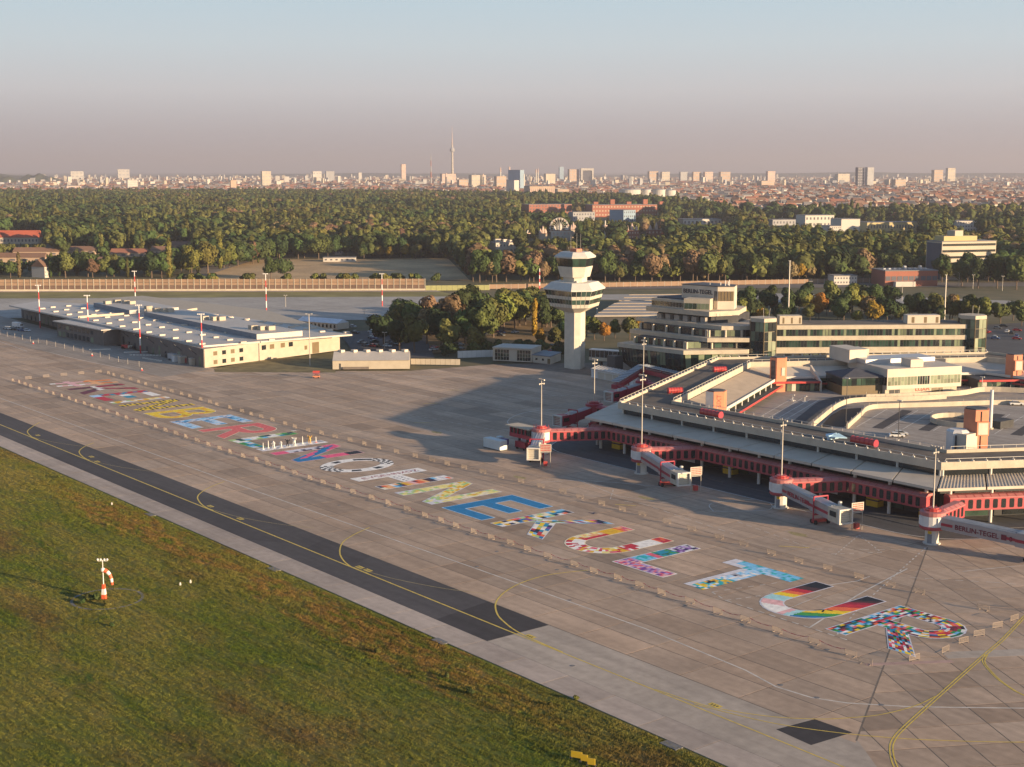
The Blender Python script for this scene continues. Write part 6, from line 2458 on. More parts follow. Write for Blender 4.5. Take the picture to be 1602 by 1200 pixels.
# skylights and roof machines
sk = []
for row, (u0, v0, u1, v1, n_) in enumerate(((76, 480, 395, 539, 15), (100, 478, 440, 535, 15), (60, 482, 330, 542, 13), (330, 493, 520, 522, 8), (300, 489, 560, 523, 10), (345, 500, 480, 524, 6))):
    for k in range(n_):
        f = (k + .3) / n_
        p = AB(u0 + (u1 - u0) * f, v0 + (v1 - v0) * f, 8.4)
        sk.append(p)
me = None
for p in sk:
    zz = 8.4
    if 226 < 0:
        pass
    m = MB(W)
    m.prism([(p[0] - .8, p[1] - 1.3), (p[0] + .8, p[1] - 1.3), (p[0] + .8, p[1] + 1.3), (p[0] - .8, p[1] + 1.3)], zz - .1, zz + .6)
    m.build('skylight', 'white_panel', parent=roof)
for u, v in ((168, 476), (183, 474), (197, 475), (206, 476), (232, 484), (245, 487), (258, 488), (266, 488), (320, 500), (336, 501), (346, 501), (396, 515), (410, 516), (423, 516)):
    p = AB(u, v, 10.6)
    m = MB(W)
    m.prism([(p[0] - 1.6, p[1] - 1.6), (p[0] + 1.6, p[1] - 1.6), (p[0] + 1.6, p[1] + 1.6), (p[0] - 1.6, p[1] + 1.6)], 8.3, 12.4)
    m.build('roof_machine', 'tc_wall', parent=roof)
for (u0, v0, u1, v1) in ((122, 497, 203, 491), (203, 491, 225, 489), (255, 492, 308, 484)):
    p, q = AB(u0, v0, 8.6), AB(u1, v1, 8.6)
    m = MB(W)
    m.beam(p, q, .5, 8.3, 9.4)
    m.build('roof_upstand', 'cream_concrete', parent=roof)

# hangar-like store with vents
t = thing('store_shed', 'low cream store shed with pale pitched roof and six ridge vents', 'shed', W(*AB(580, 578, 0), 0))
p, q = AB(520.5, 578, 0), AB(641, 577, 0)
d = Vector((q[0] - p[0], q[1] - p[1])).normalized()
nn = Vector((-d.y, d.x))
o5 = lambda x, s: (x[0] + nn.x * s, x[1] + nn.y * s)
m = MB(W)
m.prism([p, q, o5(q, 17), o5(p, 17)], 0, 3.7)
wl_ = m.build('wall', 'tc_wall', parent=t)
m = MB(W)
P = [o5(p, -.6) + (3.6,), o5(q, -.6) + (3.6,), o5(q, 9) + (6.2,), o5(p, 9) + (6.2,), o5(q, 18) + (3.6,), o5(p, 18) + (3.6,)]
m.quad(P[0], P[1], P[2], P[3])
m.quad(P[3], P[2], P[4], P[5])
m.quad(P[0], P[3], P[5])
m.quad(P[1], P[4], P[2])
m.quad(P[0], P[5], P[4], P[1])
rf2 = m.build('roof', 'tc_roof', parent=t)
for k in range(6):
    c = lerp(p, q, (k + .6) / 6)
    m = MB(W)
    c = o5(c, 9)
    m.prism([(c[0] - 1.2, c[1] - .9), (c[0] + 1.2, c[1] - .9), (c[0] + 1.2, c[1] + .9), (c[0] - 1.2, c[1] + .9)], 5.9, 6.9)
    m.build('vent', 'white_panel', parent=rf2)
panes(lerp(p, q, .08) + (.05,), lerp(p, q, .11) + (.05,), lerp(p, q, .08) + (2.4,), lerp(p, q, .11) + (2.4,), 1, 'door', ['dark_wall'], wl_)
m = MB(W)
m.beam(lerp(p, q, .13), lerp(p, q, .47), 1.0, .02, 1.0)
m.build('pallet_row', 'tc_brown', parent=t)

# glazed guard house and hut near the tower
t = thing('guard_house', 'white guard house with large dark gridded windows beside the control tower', 'building', W(*AB(805, 565, 0), 0))
p, q = AB(771, 564, 0), AB(832, 567, 0)
d = Vector((q[0] - p[0], q[1] - p[1])).normalized()
nn = Vector((-d.y, d.x))
m = MB(W)
m.prism([p, q, o5(q, 12), o5(p, 12)], 0, 5.4)
gh = m.build('wall', 'white_panel', parent=t)
m = MB(W)
m.prism([o5(p, -.5), o5(q, -.5), o5(q, 12.5), o5(p, 12.5)], 5.4, 5.9)
m.build('roof', 'tc_roof', parent=t)
for f0_, f1_ in ((.05, .42), (.62, .97)):
    for z0 in (.5, 2.0, 3.5):
        panes(lerp(p, q, f0_) + (z0,), lerp(p, q, f1_) + (z0,), lerp(p, q, f0_) + (z0 + 1.4,), lerp(p, q, f1_) + (z0 + 1.4,), 5, 'window', ['dark_glass', 'dark_glass', 'green_glass'], gh, gap=.08, seed=int(z0 * 7))
t = thing('hut', 'small white hut with dark flat roof and brown door beside the tower foot', 'hut', W(*AB(855, 567, 0), 0))
p, q = AB(833, 567, 0), AB(862, 570, 0)
m = MB(W)
m.prism([p, q, o5(q, 13), o5(p, 13)], 0, 3.1)
hw = m.build('wall', 'white_panel', parent=t)
m = MB(W)
m.prism([o5(p, -.6), o5(q, -.6), o5(q, 14), o5(p, 14)], 3.1, 3.5)
m.build('roof', 'slate_blue', parent=t)
for f in (.15, .5):
    panes(lerp(p, q, f) + (1.2,), lerp(p, q, f + .13) + (1.2,), lerp(p, q, f) + (2.1,), lerp(p, q, f + .13) + (2.1,), 1, 'window', ['dark_glass'], hw)
panes(lerp(p, q, .8) + (.1,), lerp(p, q, .97) + (.1,), lerp(p, q, .8) + (2.2,), lerp(p, q, .97) + (2.2,), 1, 'door', ['bronze'], hw)
# small shed and covered stair in front of the main hall
t = thing('baggage_shed', 'low grey baggage shed with ribbed roof before the glass hall', 'shed', W(*AB(960, 592, 0), 0))
p, q = AB(925, 590, 0), AB(990, 603, 0)
m = MB(W)
m.prism([p, q, o5(q, 8), o5(p, 8)], 0, 3.2)
bs = m.build('wall', 'drum_grey', parent=t)
panes(lerp(p, q, .15) + (.1,), lerp(p, q, .9) + (.1,), lerp(p, q, .15) + (2.6,), lerp(p, q, .9) + (2.6,), 4, 'roller_door', ['white_panel'], bs, gap=.2)
m = MB(W)
m.prism([o5(p, -1), o5(q, -1), o5(q, 9), o5(p, 9)], 3.2, 3.6)
bro = m.build('roof', 'silver', parent=t)
for k in range(14):
    c = lerp(p, q, (k + .5) / 14)
    m = MB(W)
    m.beam(o5(c, -1), o5(c, 9), .25, 3.6, 3.75)
    m.build('roof_rib', 'tc_roof', parent=bro)
t = thing('covered_stair', 'dark red covered stair and walkway with ribbed silver roof beside the sixth bridge', 'walkway', W(*AB(1000, 610, 0), 0))
segs = [(AB(962, 603, 4.5), 3.2, AB(1005, 578, 8.0), 7.0), (AB(1005, 578, 8.0), 7.0, AB(1066, 592, 8.0), 7.0)]
for p, za, q, zb in segs:
    m = MB(W)
    m.beam(p, q, 3.0, (za, zb), (za + 1.5, zb + 1.5))
    m.build('balustrade', 'deep_red', parent=t)
    m = MB(W)
    m.beam(p, q, 3.3, (za + 2.6, zb + 2.6), (za + 2.8, zb + 2.8))
    cr_ = m.build('roof', 'silver', parent=t)
    L = math.hypot(q[0] - p[0], q[1] - p[1])
    for k in range(int(L / 1.5)):
        f = (k + .5) / int(L / 1.5)
        c = lerp(p, q, f)
        z = za + (zb - za) * f
        dx, dy = (q[0] - p[0]) / L, (q[1] - p[1]) / L
        m = MB(W)
        m.beam((c[0] - dy * 1.6, c[1] + dx * 1.6), (c[0] + dy * 1.6, c[1] - dx * 1.6), .35, z + 2.8, z + 2.95)
        m.build('roof_rib', 'slate_blue', parent=cr_)
    for f in (.08, .5, .92):
        c = lerp(p, q, f)
        z = za + (zb - za) * f
        m = MB(W)
        m.tube(c + (0.0,), c + (z + 2.6,), .18, n=6)
        m.build('post', 'deep_red', parent=t)

# ------------------------------------------------------------------ masts
mat('mast_red', (0.55, 0.045, 0.05), .5, amt=.08)
mat('mast_white', (0.74, 0.71, 0.68), .5, amt=.08)


def rw_mast(u, vb, vt, lab, lamp=True, r=.28):
    x, y, _ = G(u, vb, 0)
    h = zt(u, vb, 0, vt)
    t = thing('striped_mast', lab, 'light mast', (x, y, 0), 'red and white striped masts')
    n_ = 6
    for k in range(n_):
        m = MB(ident)
        m.tube((x, y, h * k / n_), (x, y, h * (k + 1) / n_), r * (1.2 - .5 * k / n_), r * (1.2 - .5 * (k + 1) / n_), 8)
        m.build('band', 'mast_red' if k % 2 == 0 else 'mast_white', parent=t)
    if lamp:
        m = MB(ident)
        m.beam((x - 1.3, y), (x + 1.3, y), .2, h - .3, h - .1)
        ca_ = m.build('crossarm', 'mast_steel', parent=t)
        for k in (-1.2, -.4, .4, 1.2):
            m = MB(ident)
            m.box(x + k - .25, x + k + .25, y - .35, y + .1, h - .35, h + .15)
            m.build('floodlight', 'mast_white', parent=ca_)


rw_mast(63, 513, 446, 'striped mast beside the parked cars at the low terminal')
rw_mast(139, 529, 462, 'striped mast before the brown entrance bay of the low terminal')
rw_mast(220, 553, 477, 'striped mast beside the red roller before the low terminal')
rw_mast(317, 573, 491, 'striped mast at the lit corner of the low terminal')
rw_mast(212, 474, 424, 'striped mast behind the low terminal roof, nearer its middle')
rw_mast(417, 492, 428, 'striped mast behind the right end of the low terminal')
rw_mast(598, 479, 428, 'striped mast beside the dark tree cluster on the back apron')
rw_mast(844, 452, 420, 'short striped mast by the perimeter fence behind the tower', lamp=False, r=.4)


def pole_mast(u, vb, vt, lab, z0=0.0, arm=2.2, r=.25):
    x, y, _ = G(u, vb, z0)
    h = zt(u, vb, z0, vt)
    t = thing('light_pole', lab, 'light pole', (x, y, z0), 'steel light poles')
    m = MB(ident)
    m.tube((x, y, z0), (x, y, h), r, r * .6, 8)
    m.build('pole', 'mast_steel', parent=t)
    m = MB(ident)
    m.beam((x - arm / 2, y), (x + arm / 2, y), .16, h - .15, h)
    m.build('arm', 'mast_steel', parent=t)
    for s in (-1, 1):
        m = MB(ident)
        m.box(x + s * arm / 2 - .35, x + s * arm / 2 + .35, y - .3, y + .3, h - .1, h + .12)
        m.build('lamp', 'white_post', parent=t)


pole_mast(485, 572, 491, 'tall steel light pole between the low terminal and the store shed')
pole_mast(1233, 500, 408, 'very tall pale mast behind the office wing, near its plant room', r=.45, arm=.6)
pole_mast(1477, 505, 430, 'very tall pale mast behind the far plant room of the office wing', r=.45, arm=.6)
for u, vb, vt, lab in ((602, 548, 520, 'light pole in the car park beside the dark tree cluster'), (762, 520, 503, 'light pole under the trees left of the tower'), (711, 548, 528, 'light pole at the fence by the car park'), (858, 432, 421, 'light pole by the perimeter road left of the tower top'),
                       (1411, 470, 446, 'light pole beside the perimeter road before the brick hall'), (1500, 448, 427, 'light pole under the hotel'), (1522, 452, 430, 'light pole right of the hotel'), (1568, 455, 432, 'light pole at the forest edge beyond the hotel'),
                       (447, 480, 462, 'light pole behind the low terminal beside the long fence'), (570, 500, 484, 'light pole beside the white marquee'), (1268, 462, 440, 'light pole near the yellow autumn tree')):
    pole_mast(u, vb, vt, lab, arm=1.4, r=.15)

# ------------------------------------------------------------------ vehicles
CARCOL = {'white': (0.72, 0.72, 0.72), 'silver': (0.45, 0.46, 0.48), 'black': (0.02, 0.02, 0.022), 'blue': (0.05, 0.10, 0.25), 'red': (0.42, 0.03, 0.03), 'grey': (0.16, 0.17, 0.18)}
for k, v in CARCOL.items():
    mat('car_' + k, v, .3, metal=.2, amt=.03, spec=.6)


def make_car(col):
    t = thing('parked_car', 'x', 'car', (0, 0, 0))
    m = MB(ident)
    prof = [(-2.15, .35), (2.15, .35), (2.2, .75), (1.25, .92), (-1.75, .95), (-2.15, .85)]
    for s0, s1 in ((-.86, .86),):
        i = len(m.v)
        m.v += [(x, s0, z) for x, z in prof] + [(x, s1, z) for x, z in prof]
        n_ = len(prof)
        for k in range(n_):
            m.f.append((i + k, i + (k + 1) % n_, i + n_ + (k + 1) % n_, i + n_ + k))
        m.f.append(tuple(range(i + n_ - 1, i - 1, -1)))
        m.f.append(tuple(range(i + n_, i + 2 * n_)))
        m.c += [None] * (n_ + 2)
    m.build('body', 'car_' + col, parent=t)
    m = MB(ident)
    A_ = [(-1.75, -.78), (1.2, -.78), (1.2, .78), (-1.75, .78)]
    B_ = [(-1.35, -.62), (.35, -.62), (.35, .62), (-1.35, .62)]
    m.v = [(x, y, .92) for x, y in A_] + [(x, y, 1.42) for x, y in B_]
    m.f = [(0, 1, 5, 4), (1, 2, 6, 5), (2, 3, 7, 6), (3, 0, 4, 7)]
    m.c = [None] * 4
    m.build('windows', 'dark_glass', parent=t)
    m = MB(ident)
    m.prism([(-1.38, -.65), (.38, -.65), (.38, .65), (-1.38, .65)], 1.41, 1.48)
    m.build('roof', 'car_' + col, parent=t)
    for x in (-1.35, 1.35):
        for y in (-.8, .8):
            m = MB(ident)
            m.tube((x, y - .11, .33), (x, y + .11, .33), .33, n=10)
            m.build('wheel', 'tyre', parent=t)
    return t


CARS = {}
CARSET = [(10, 515, 'silver', .3, 'silver car parked at the far end of the row by the low terminal'), (15, 515.5, 'white', .3, 'white car, second in the row by the low terminal'), (23, 516.5, 'black', .3, 'black car between white cars by the low terminal'), (34, 518, 'blue', .3, 'blue car in the row by the low terminal'), (42, 518.5, 'white', .3, 'white car at the end of the row nearest the striped mast'),
          (540, 512, 'white', .1, 'white car in the car park behind the low terminal'), (552, 512, 'silver', .1, 'silver car in the car park behind the low terminal')]
cr = random.Random(5)
for k in range(34):
    u, v = cr.uniform(555, 640), cr.uniform(515, 545)
    CARSET.append((u, v, cr.choice(list(CARCOL)), cr.choice([.1, 1.6]) + cr.uniform(-.1, .1), None))
for k in range(14):
    u, v = cr.uniform(640, 870), cr.uniform(520, 552)
    CARSET.append((u, v, cr.choice(list(CARCOL)), cr.choice([.2, 1.7]), None))
for k in range(12):
    u = 1545 + cr.uniform(-8, 48)
    v = cr.uniform(505, 532)
    CARSET.append((u, v, cr.choice(list(CARCOL)), cr.choice([.4, 2.0]), 'R'))
for u, v, c_, rz, lab in CARSET:
    if lab in (None, 'R'):
        lab2 = (c_ + ' car in the car park behind the low terminal') if (lab is None and u < 640) else (c_ + ' car parked under the trees left of the control tower') if lab is None else (c_ + ' car parked beyond the office wing')
    else:
        lab2 = lab
    x, y, _ = G(u, v, 0.05)
    if c_ not in CARS:
        t = make_car(c_)
        t.location = (x, y, 0.05)
        t.rotation_euler = (0, 0, TH + rz)
        t['label'] = lab2
        t['group'] = 'parked cars'
        CARS[c_] = tree_of(t)
    else:
        dup(CARS[c_], (x, y, 0.05), TH + rz, label=lab2, group='parked cars')
for u, v, c_, lab in ((1403, 684, 'white', 'white car parked on the court deck beside the lamp post'), (1408, 681, 'silver', 'silver car parked on the court deck beside the lamp post'), (1590, 634, 'white', 'white car driving on the court ramp at the right')):
    x, y, _ = G(u, v, CZ + .03)
    dup(CARS[c_], (x, y, CZ + .03), TH + .8, label=lab, group='parked cars')


def van(u, v, lab, col='car_white', L=6.5, h=2.9, rz=0.0):
    x, y, _ = G(u, v, 0)
    t = thing('box_van', lab, 'van', (x, y, 0.03))
    c_, s_ = math.cos(TH + rz), math.sin(TH + rz)
    T = lambda a, b, z=0: (x + a * c_ - b * s_, y + a * s_ + b * c_, z + .03)
    m = MB(T)
    m.box(-L / 2, L / 2 - 1.9, -1.1, 1.1, .7, h)
    m.build('cargo_box', col, parent=t)
    m = MB(T)
    m.box(L / 2 - 1.85, L / 2, -1.0, 1.0, .6, 2.2)
    cb3 = m.build('cab', col, parent=t)
    m = MB(T)
    m.box(L / 2 - 1.2, L / 2 + .03, -.9, .9, 1.4, 2.05)
    m.build('windscreen', 'dark_glass', parent=cb3)
    for a in (-L / 2 + 1.0, L / 2 - 1.0):
        for b in (-1.0, 1.0):
            m = MB(T)
            m.tube((a, b - .13, .42), (a, b + .13, .42), .42, n=10)
            m.build('wheel', 'tyre', parent=t)


van(28, 513, 'white box van behind the cars at the low terminal', rz=.3)
van(273, 564, 'grey white van beside the cabins at the low terminal', 'car_silver', rz=.2)
# red and cream roller, scissor lift
x, y, _ = G(200, 546, 0)
t = thing('road_roller', 'red road roller with cream cab before the low terminal', 'roller', (x, y, 0))
T = lambda a, b, z=0: (x + a, y + b, z)
m = MB(T)
m.box(-2.6, .2, -1.1, 1.1, .6, 2.0)
m.build('body', 'bright_red', parent=t)
m = MB(T)
m.box(.25, 2.2, -1.0, 1.0, .6, 1.7)
m.build('cab', 'cream_concrete', parent=t)
for a in (-2.0, 1.6):
    m = MB(T)
    m.tube((a, -1.1, .7), (a, 1.1, .7), .7, n=14)
    m.build('drum', 'dark_steel', parent=t)
x, y, _ = G(495, 591.5, 0)
t = thing('scissor_lift', 'small orange red scissor lift alone on the apron before the shed', 'lift', (x, y, 0))
T2 = lambda a, b, z=0: (x + a, y + b, z)
m = MB(T2)
m.box(-1.3, 1.3, -.7, .7, .35, .95)
m.build('chassis', 'orange_clad', parent=t)
for a in (-.9, .9):
    for b in (-.7, .7):
        m = MB(T2)
        m.tube((a, b - .1, .3), (a, b + .1, .3), .3, n=10)
        m.build('wheel', 'tyre', parent=t)
for s in (-1, 1):
    m = MB(T2)
    m.tube((-1.0 * s, 0, .9), (1.0 * s, 0, 1.7), .08, n=5)
    m.build('scissor_arm', 'dark_steel', parent=t)
m = MB(T2)
m.box(-1.35, 1.35, -.75, .75, 1.65, 1.8)
m.build('platform', 'bright_red', parent=t)
for s in (-.74, .74):
    m = MB(T2)
    m.beam((-1.3, s), (1.3, s), .05, 2.2, 2.75)
    m.build('guard_rail', 'bright_red', parent=t)
# cabins at the lit corner
for u, v, w_, lab, mt in ((289, 568, 5.0, 'cream site cabin with red door beside the corner mast', 'tc_wall'), (305, 571, 4.4, 'cream container cabin nearest the corner mast', 'tc_wall'), (278, 566, 4.2, 'pale grey site cabin, left of the cream ones', 'drum_grey')):
    p = AB(u, v, 0)
    t = thing('site_cabin', lab, 'cabin', W(p[0], p[1], 0), 'site cabins by the low terminal')
    m = MB(W)
    m.box(p[0] - 1.3, p[0] + 1.3, p[1] - w_ / 2, p[1] + w_ / 2, .1, 2.8)
    bo = m.build('body', mt, parent=t)
    m = MB(W)
    m.box(p[0] - 1.4, p[0] + 1.4, p[1] - w_ / 2 - .1, p[1] + w_ / 2 + .1, 2.8, 2.95)
    m.build('roof', 'white_panel', parent=t)
    panes((p[0] + 1.3, p[1] - .6, .2), (p[0] + 1.3, p[1] + .4, .2), (p[0] + 1.3, p[1] - .6, 2.2), (p[0] + 1.3, p[1] + .4, 2.2), 1, 'door', ['bright_red' if 'red' in lab else 'dark_glass'], bo)
# long chain link fence between apron and low terminal
fp = [AB(u, v, 0) for u, v in ((0, 524), (60, 537), (130, 552), (200, 570), (236, 578))]
t = thing('mesh_fence', 'grey wire mesh fence along the apron edge before the low terminal', 'fence', W(fp[2][0], fp[2][1], 0))
for p, q in zip(fp, fp[1:]):
    for c in along(p, q, 9.0)[:-1]:
        m = MB(W)
        m.tube(c + (0,), c + (2.4,), .06, n=5)
        m.build('post', 'mast_steel', parent=t)
    m = MB(W)
    for z in (.3, 1.1, 2.1):
        m.beam(p, q, .02, z, z + .035)
    m.build('mesh', 'mast_steel', parent=t)['kind'] = 'stuff'
# white marquee tent
t = thing('marquee_tent', 'white marquee tent with arched windows behind the low terminal', 'tent', G(497, 514, 0))
p, q = AB(465, 511, 0), AB(528, 516, 0)
d = Vector((q[0] - p[0], q[1] - p[1])).normalized()
nn = Vector((-d.y, d.x))
m = MB(W)
m.prism([p, q, o5(q, 9), o5(p, 9)], 0, 3.2)
tw = m.build('wall', 'white_panel', parent=t)
m = MB(W)
P = [o5(p, -.3) + (3.1,), o5(q, -.3) + (3.1,), o5(q, 4.5) + (5.0,), o5(p, 4.5) + (5.0,), o5(q, 9.3) + (3.1,), o5(p, 9.3) + (3.1,)]
m.quad(P[0], P[1], P[2], P[3]); m.quad(P[3], P[2], P[4], P[5]); m.quad(P[0], P[3], P[5]); m.quad(P[1], P[4], P[2])
m.build('roof', mat('tent_white', (0.62, 0.68, 0.76), .6), parent=t)
for k in range(10):
    c, c2_ = lerp(p, q, .05 + k * .095), lerp(p, q, .05 + k * .095 + .05)
    panes(c + (.7,), c2_ + (.7,), c + (2.5,), c2_ + (2.5,), 1, 'window', ['dark_glass'], tw)

# marker cones on the apron
for u, v in ((52, 538), (144, 557), (222, 580)):
    x, y, _ = G(u, v, 0)
    t = thing('marker_cone', 'red and white marker cone on the apron before the mesh fence', 'cone', (x, y, 0), 'marker cones on the apron')
    m = MB(ident)
    m.rings(x, y, [(.55, 0), (.5, .1), (.3, .6)], 8)
    m.build('base', 'bright_red', parent=t)
    m = MB(ident)
    m.rings(x, y, [(.3, .6), (.12, 1.2)], 8)
    m.build('tip', 'white_post', parent=t)
# row of concrete kerb stones beside the service strip
for u0, v0, u1, v1, n_ in ((142, 548, 175, 547, 9), (196, 552, 235, 551, 9), (205, 556, 262, 557, 11), (225, 561, 256, 566, 7)):
    for k in range(n_):
        x, y, _ = G(u0 + (u1 - u0) * k / n_, v0 + (v1 - v0) * k / n_, 0)
        m = MB(ident)
        m.prism([(x - .55, y - .3), (x + .55, y - .3), (x + .5, y + .3), (x - .5, y + .3)], 0, .5)
        tag(m.build('concrete_block', 'white_post', base=(x, y, 0)), 'small white concrete block in a row before the low terminal', 'block', 'concrete blocks by the low terminal')

# ------------------------------------------------------------------ windsock mast in the grass
x, y, _ = G(163, 937, -.1)
t = thing('windsock_mast', 'red and white windsock mast with anemometer cups in the grass', 'windsock', (x, y, -.1))
T3 = lambda a, b, z=0: (x + a, y + b, z - .1)
for k, (z0, z1, r0, r1, mt) in enumerate(((0, .9, .55, .5, 'ws_red'), (.9, 2.0, .5, .4, 'mast_white'), (2.0, 2.9, .4, .32, 'ws_red'))):
    mat('ws_red', (0.70, 0.12, 0.05), .5)
    m = MB(T3)
    m.rings(0, 0, [(r0, z0), (r1, z1)], 4, rot=.6)
    m.build('lattice_foot', mt, parent=t)
m = MB(T3)
m.tube((0, 0, 2.9), (0, 0, 7.6), .11, .07, 6)
m.build('pole', 'mast_white', parent=t)
m = MB(T3)
m.tube((-.9, 0, 7.4), (.9, 0, 7.4), .06, n=5)
ca_ = m.build('crossarm', 'mast_white', parent=t)
for a in (-.9, -.35, .35, .9):
    m = MB(T3)
    m.rings(a, 0, [(.08, 7.4), (.2, 7.65), (.16, 7.85)], 8)
    m.build('cup', 'mast_white', parent=ca_)
m = MB(T3)
m.rings(0, 0, [(.35, 5.4), (.42, 5.7), (.35, 6.0)], 10)
m.build('swivel', 'mast_white', parent=t)
prev = (0.3, 0, 5.6)
path = [(.3, 0, 5.6), (.8, 0, 5.3), (1.25, 0, 4.75), (1.5, 0, 4.0), (1.6, 0, 3.3), (1.65, 0, 2.75)]
for k in range(5):
    m = MB(T3)
    m.tube(path[k], path[k + 1], .42 - k * .04, .38 - k * .04, 10)
    m.build('sock_band', 'ws_red' if k % 2 == 0 else 'mast_white', parent=t)
# mown ring round it
m = MB(ident)
pr_, n_ = [], 40
for k in range(n_):
    t0_, t1_ = 2 * math.pi * k / n_, 2 * math.pi * (k + 1) / n_
    r0, r1 = 6.2, 6.75
    m.quad((x + .6 + r0 * math.cos(t0_), y + r0 * math.sin(t0_), -.07), (x + .6 + r1 * math.cos(t0_), y + r1 * math.sin(t0_), -.07), (x + .6 + r1 * math.cos(t1_), y + r1 * math.sin(t1_), -.07), (x + .6 + r0 * math.cos(t1_), y + r0 * math.sin(t1_), -.07))
m.build('segmented_circle', 'drain_mat', kind='structure')
# yellow barriers in the grass
for k, (u, v, w_) in enumerate(((902, 1188, 1.6), (914, 1193, 1.0), (925, 1199, 1.1))):
    x, y, _ = G(u, v, -.1)
    t = thing('yellow_barrier', ('widest', 'middle', 'last')[k] + ' of three yellow plastic barrier boards standing in the grass', 'barrier', (x, y, -.1), 'yellow barrier boards')
    c_, s_ = math.cos(TH + .5), math.sin(TH + .5)
    T4 = lambda a, b, z=0: (x + a * c_ - b * s_, y + a * s_ + b * c_, z - .1)
    m = MB(T4)
    m.box(-w_ / 2, w_ / 2, -.06, .06, .25, 1.15)
    m.build('board', 'yellow_box', parent=t)
    for s in (-1, 1):
        m = MB(T4)
        m.box(s * w_ / 2 - .12, s * w_ / 2 + .12, -.3, .3, 0, .25)
        m.build('foot', 'dark_steel', parent=t)
for u, v, lab in ((175, 790, 'white marker box lying in the rust coloured grass'), (298, 912, 'white marker post in the grass right of the windsock'), (282, 916, 'small white marker plate in the grass near the marker post')):
    x, y, _ = G(u, v, -.1)
    m = MB(ident)
    m.rings(x, y, [(.18, -.1), (.2, .2), (.13, .5), (.06, .55)], 6)
    tag(m.build('marker', 'white_post', base=(x, y, -.1)), lab, 'marker')

# ------------------------------------------------------------------ blast fence, walls and strips beyond the apron
def gquad(pix, z, name, m, kind='structure'):
    b = MB(ident)
    b.quad(*[G(u, v, 0)[:2] + (z,) for u, v in pix])
    return b.build(name, m, kind=kind)


gquad([(-400, 494), (600, 500), (720, 463), (-400, 468)], -.30, 'back_apron', mat_concrete('back_apron_mat', (0.36, 0.34, 0.315)))
gquad([(-400, 468), (720, 463), (690, 455.5), (-400, 457)], -.28, 'runway_verge', mat('verge_mat', (0.19, 0.17, 0.05), .95, amt=.35, scale=.05, coord='world'))
gquad([(-400, 457), (690, 455.5), (680, 453), (-400, 454)], -.26, 'perimeter_road', 'shoulder_mat')
mat_concrete('strip_mat', (0.31, 0.265, 0.225))
sv_ = MB(W)
for q_ in ([(-640, 34), (-480, 33), (-480, 68), (-640, 72)], [(-480, 33), (-358, 41), (-366, 66), (-480, 68)]):
    sv_.quad(*[p_ + (.036,) for p_ in q_])
sv_.build('service_strip', 'strip_mat', kind='structure')
gquad([(336, 582), (525, 583), (524, 562), (430, 558), (335, 577)], .042, 'weedy_verge', mat('weed_mat', (0.16, 0.13, 0.055), .95, amt=.5, scale=.2, coord='world'))
gquad([(530, 520), (660, 512), (680, 560), (560, 560)], .028, 'car_park', 'road_mat')
gquad([(640, 556), (760, 545), (900, 540), (905, 520), (760, 485), (620, 520)], .026, 'park_ground', mat('park_mat', (0.20, 0.125, 0.05), .95, amt=.5, scale=.06, coord='world'))
gquad([(860, 452), (1800, 446), (1800, 440), (860, 444)], -.27, 'perimeter_runway', mat_concrete('runway_mat', (0.16, 0.145, 0.135)))
gquad([(930, 468), (1220, 472), (1800, 498), (1800, 478), (1400, 463), (1200, 458), (930, 460)], -.29, 'taxi_loop', 'back_apron_mat')
gquad([(1538, 560), (1700, 545), (1700, 500), (1540, 508)], .03, 'approach_road', 'road_mat')
gquad([(275, 435), (330, 436), (460, 407), (350, 405)], -.25, 'forest_track', mat_concrete('track_mat', (0.20, 0.18, 0.17)))
gquad([(300, 437), (735, 438), (700, 403), (400, 406)], -.24, 'brown_field', mat('brownfield_mat', (0.42, 0.28, 0.14), .95, amt=.3, scale=.03, coord='world', amt2=.2, scale2=.4))

t = thing('blast_fence', 'long brown panelled blast fence with pale posts behind the back apron', 'fence', G(330, 455, 0))
mat('fence_brown', (0.27, 0.175, 0.115), .8, amt=.15, scale=.2, coord='world', rand=.06)
mat('fence_dark', (0.135, 0.085, 0.065), .85, amt=.15, scale=.2, coord='world', rand=.08)
fA, fB = G(-60, 455, 0), G(665, 453.5, 0)
n_ = 74
HF = zt(0, 455, 0, 437.5)
for k in range(n_ + 1):
    p = lerp(fA, fB, k / n_)
    m = MB(ident)
    m.box(p[0] - .22, p[0] + .22, p[1] - .3, p[1] + .3, -.5, HF + .2)
    m.build('post', 'tc_wall', parent=t)
    if k < n_:
        q = lerp(fA, fB, (k + 1) / n_)
        for z0, z1, mt in ((.8, HF * .42, 'fence_dark'), (HF * .45, HF * .7, 'fence_brown'), (HF * .73, HF, 'fence_brown')):
            m = MB(ident)
            m.beam((p[0] + .2, p[1]), (q[0] - .2, q[1]), .12, z0, z1)
            m.build('panel', mt, parent=t)
m = MB(ident)
m.beam((fA[0], fA[1] - .4), (fB[0], fB[1] - .4), .5, -.5, .9)
m.build('kerb_wall', 'cream_concrete', parent=t)
t = thing('green_wall', 'low pale green screen wall beyond the dark tree cluster', 'wall', G(715, 453, 0))
p, q = G(666, 453.5, 0), G(766, 452.5, 0)
for k in range(12):
    a, b2 = lerp(p, q, k / 12), lerp(p, q, (k + .96) / 12)
    m = MB(ident)
    m.beam((a[0], a[1]), (b2[0], b2[1]), .25, -.5, 2.9)
    m.build('panel', mat('green_wall_mat', (0.30, 0.30, 0.13), .8, amt=.1), parent=t)
t = thing('perimeter_fence', 'brown perimeter fence along the forest edge behind the tower', 'fence', G(1100, 444, 0))
p, q = G(766, 452, 0), G(1400, 441, 0)
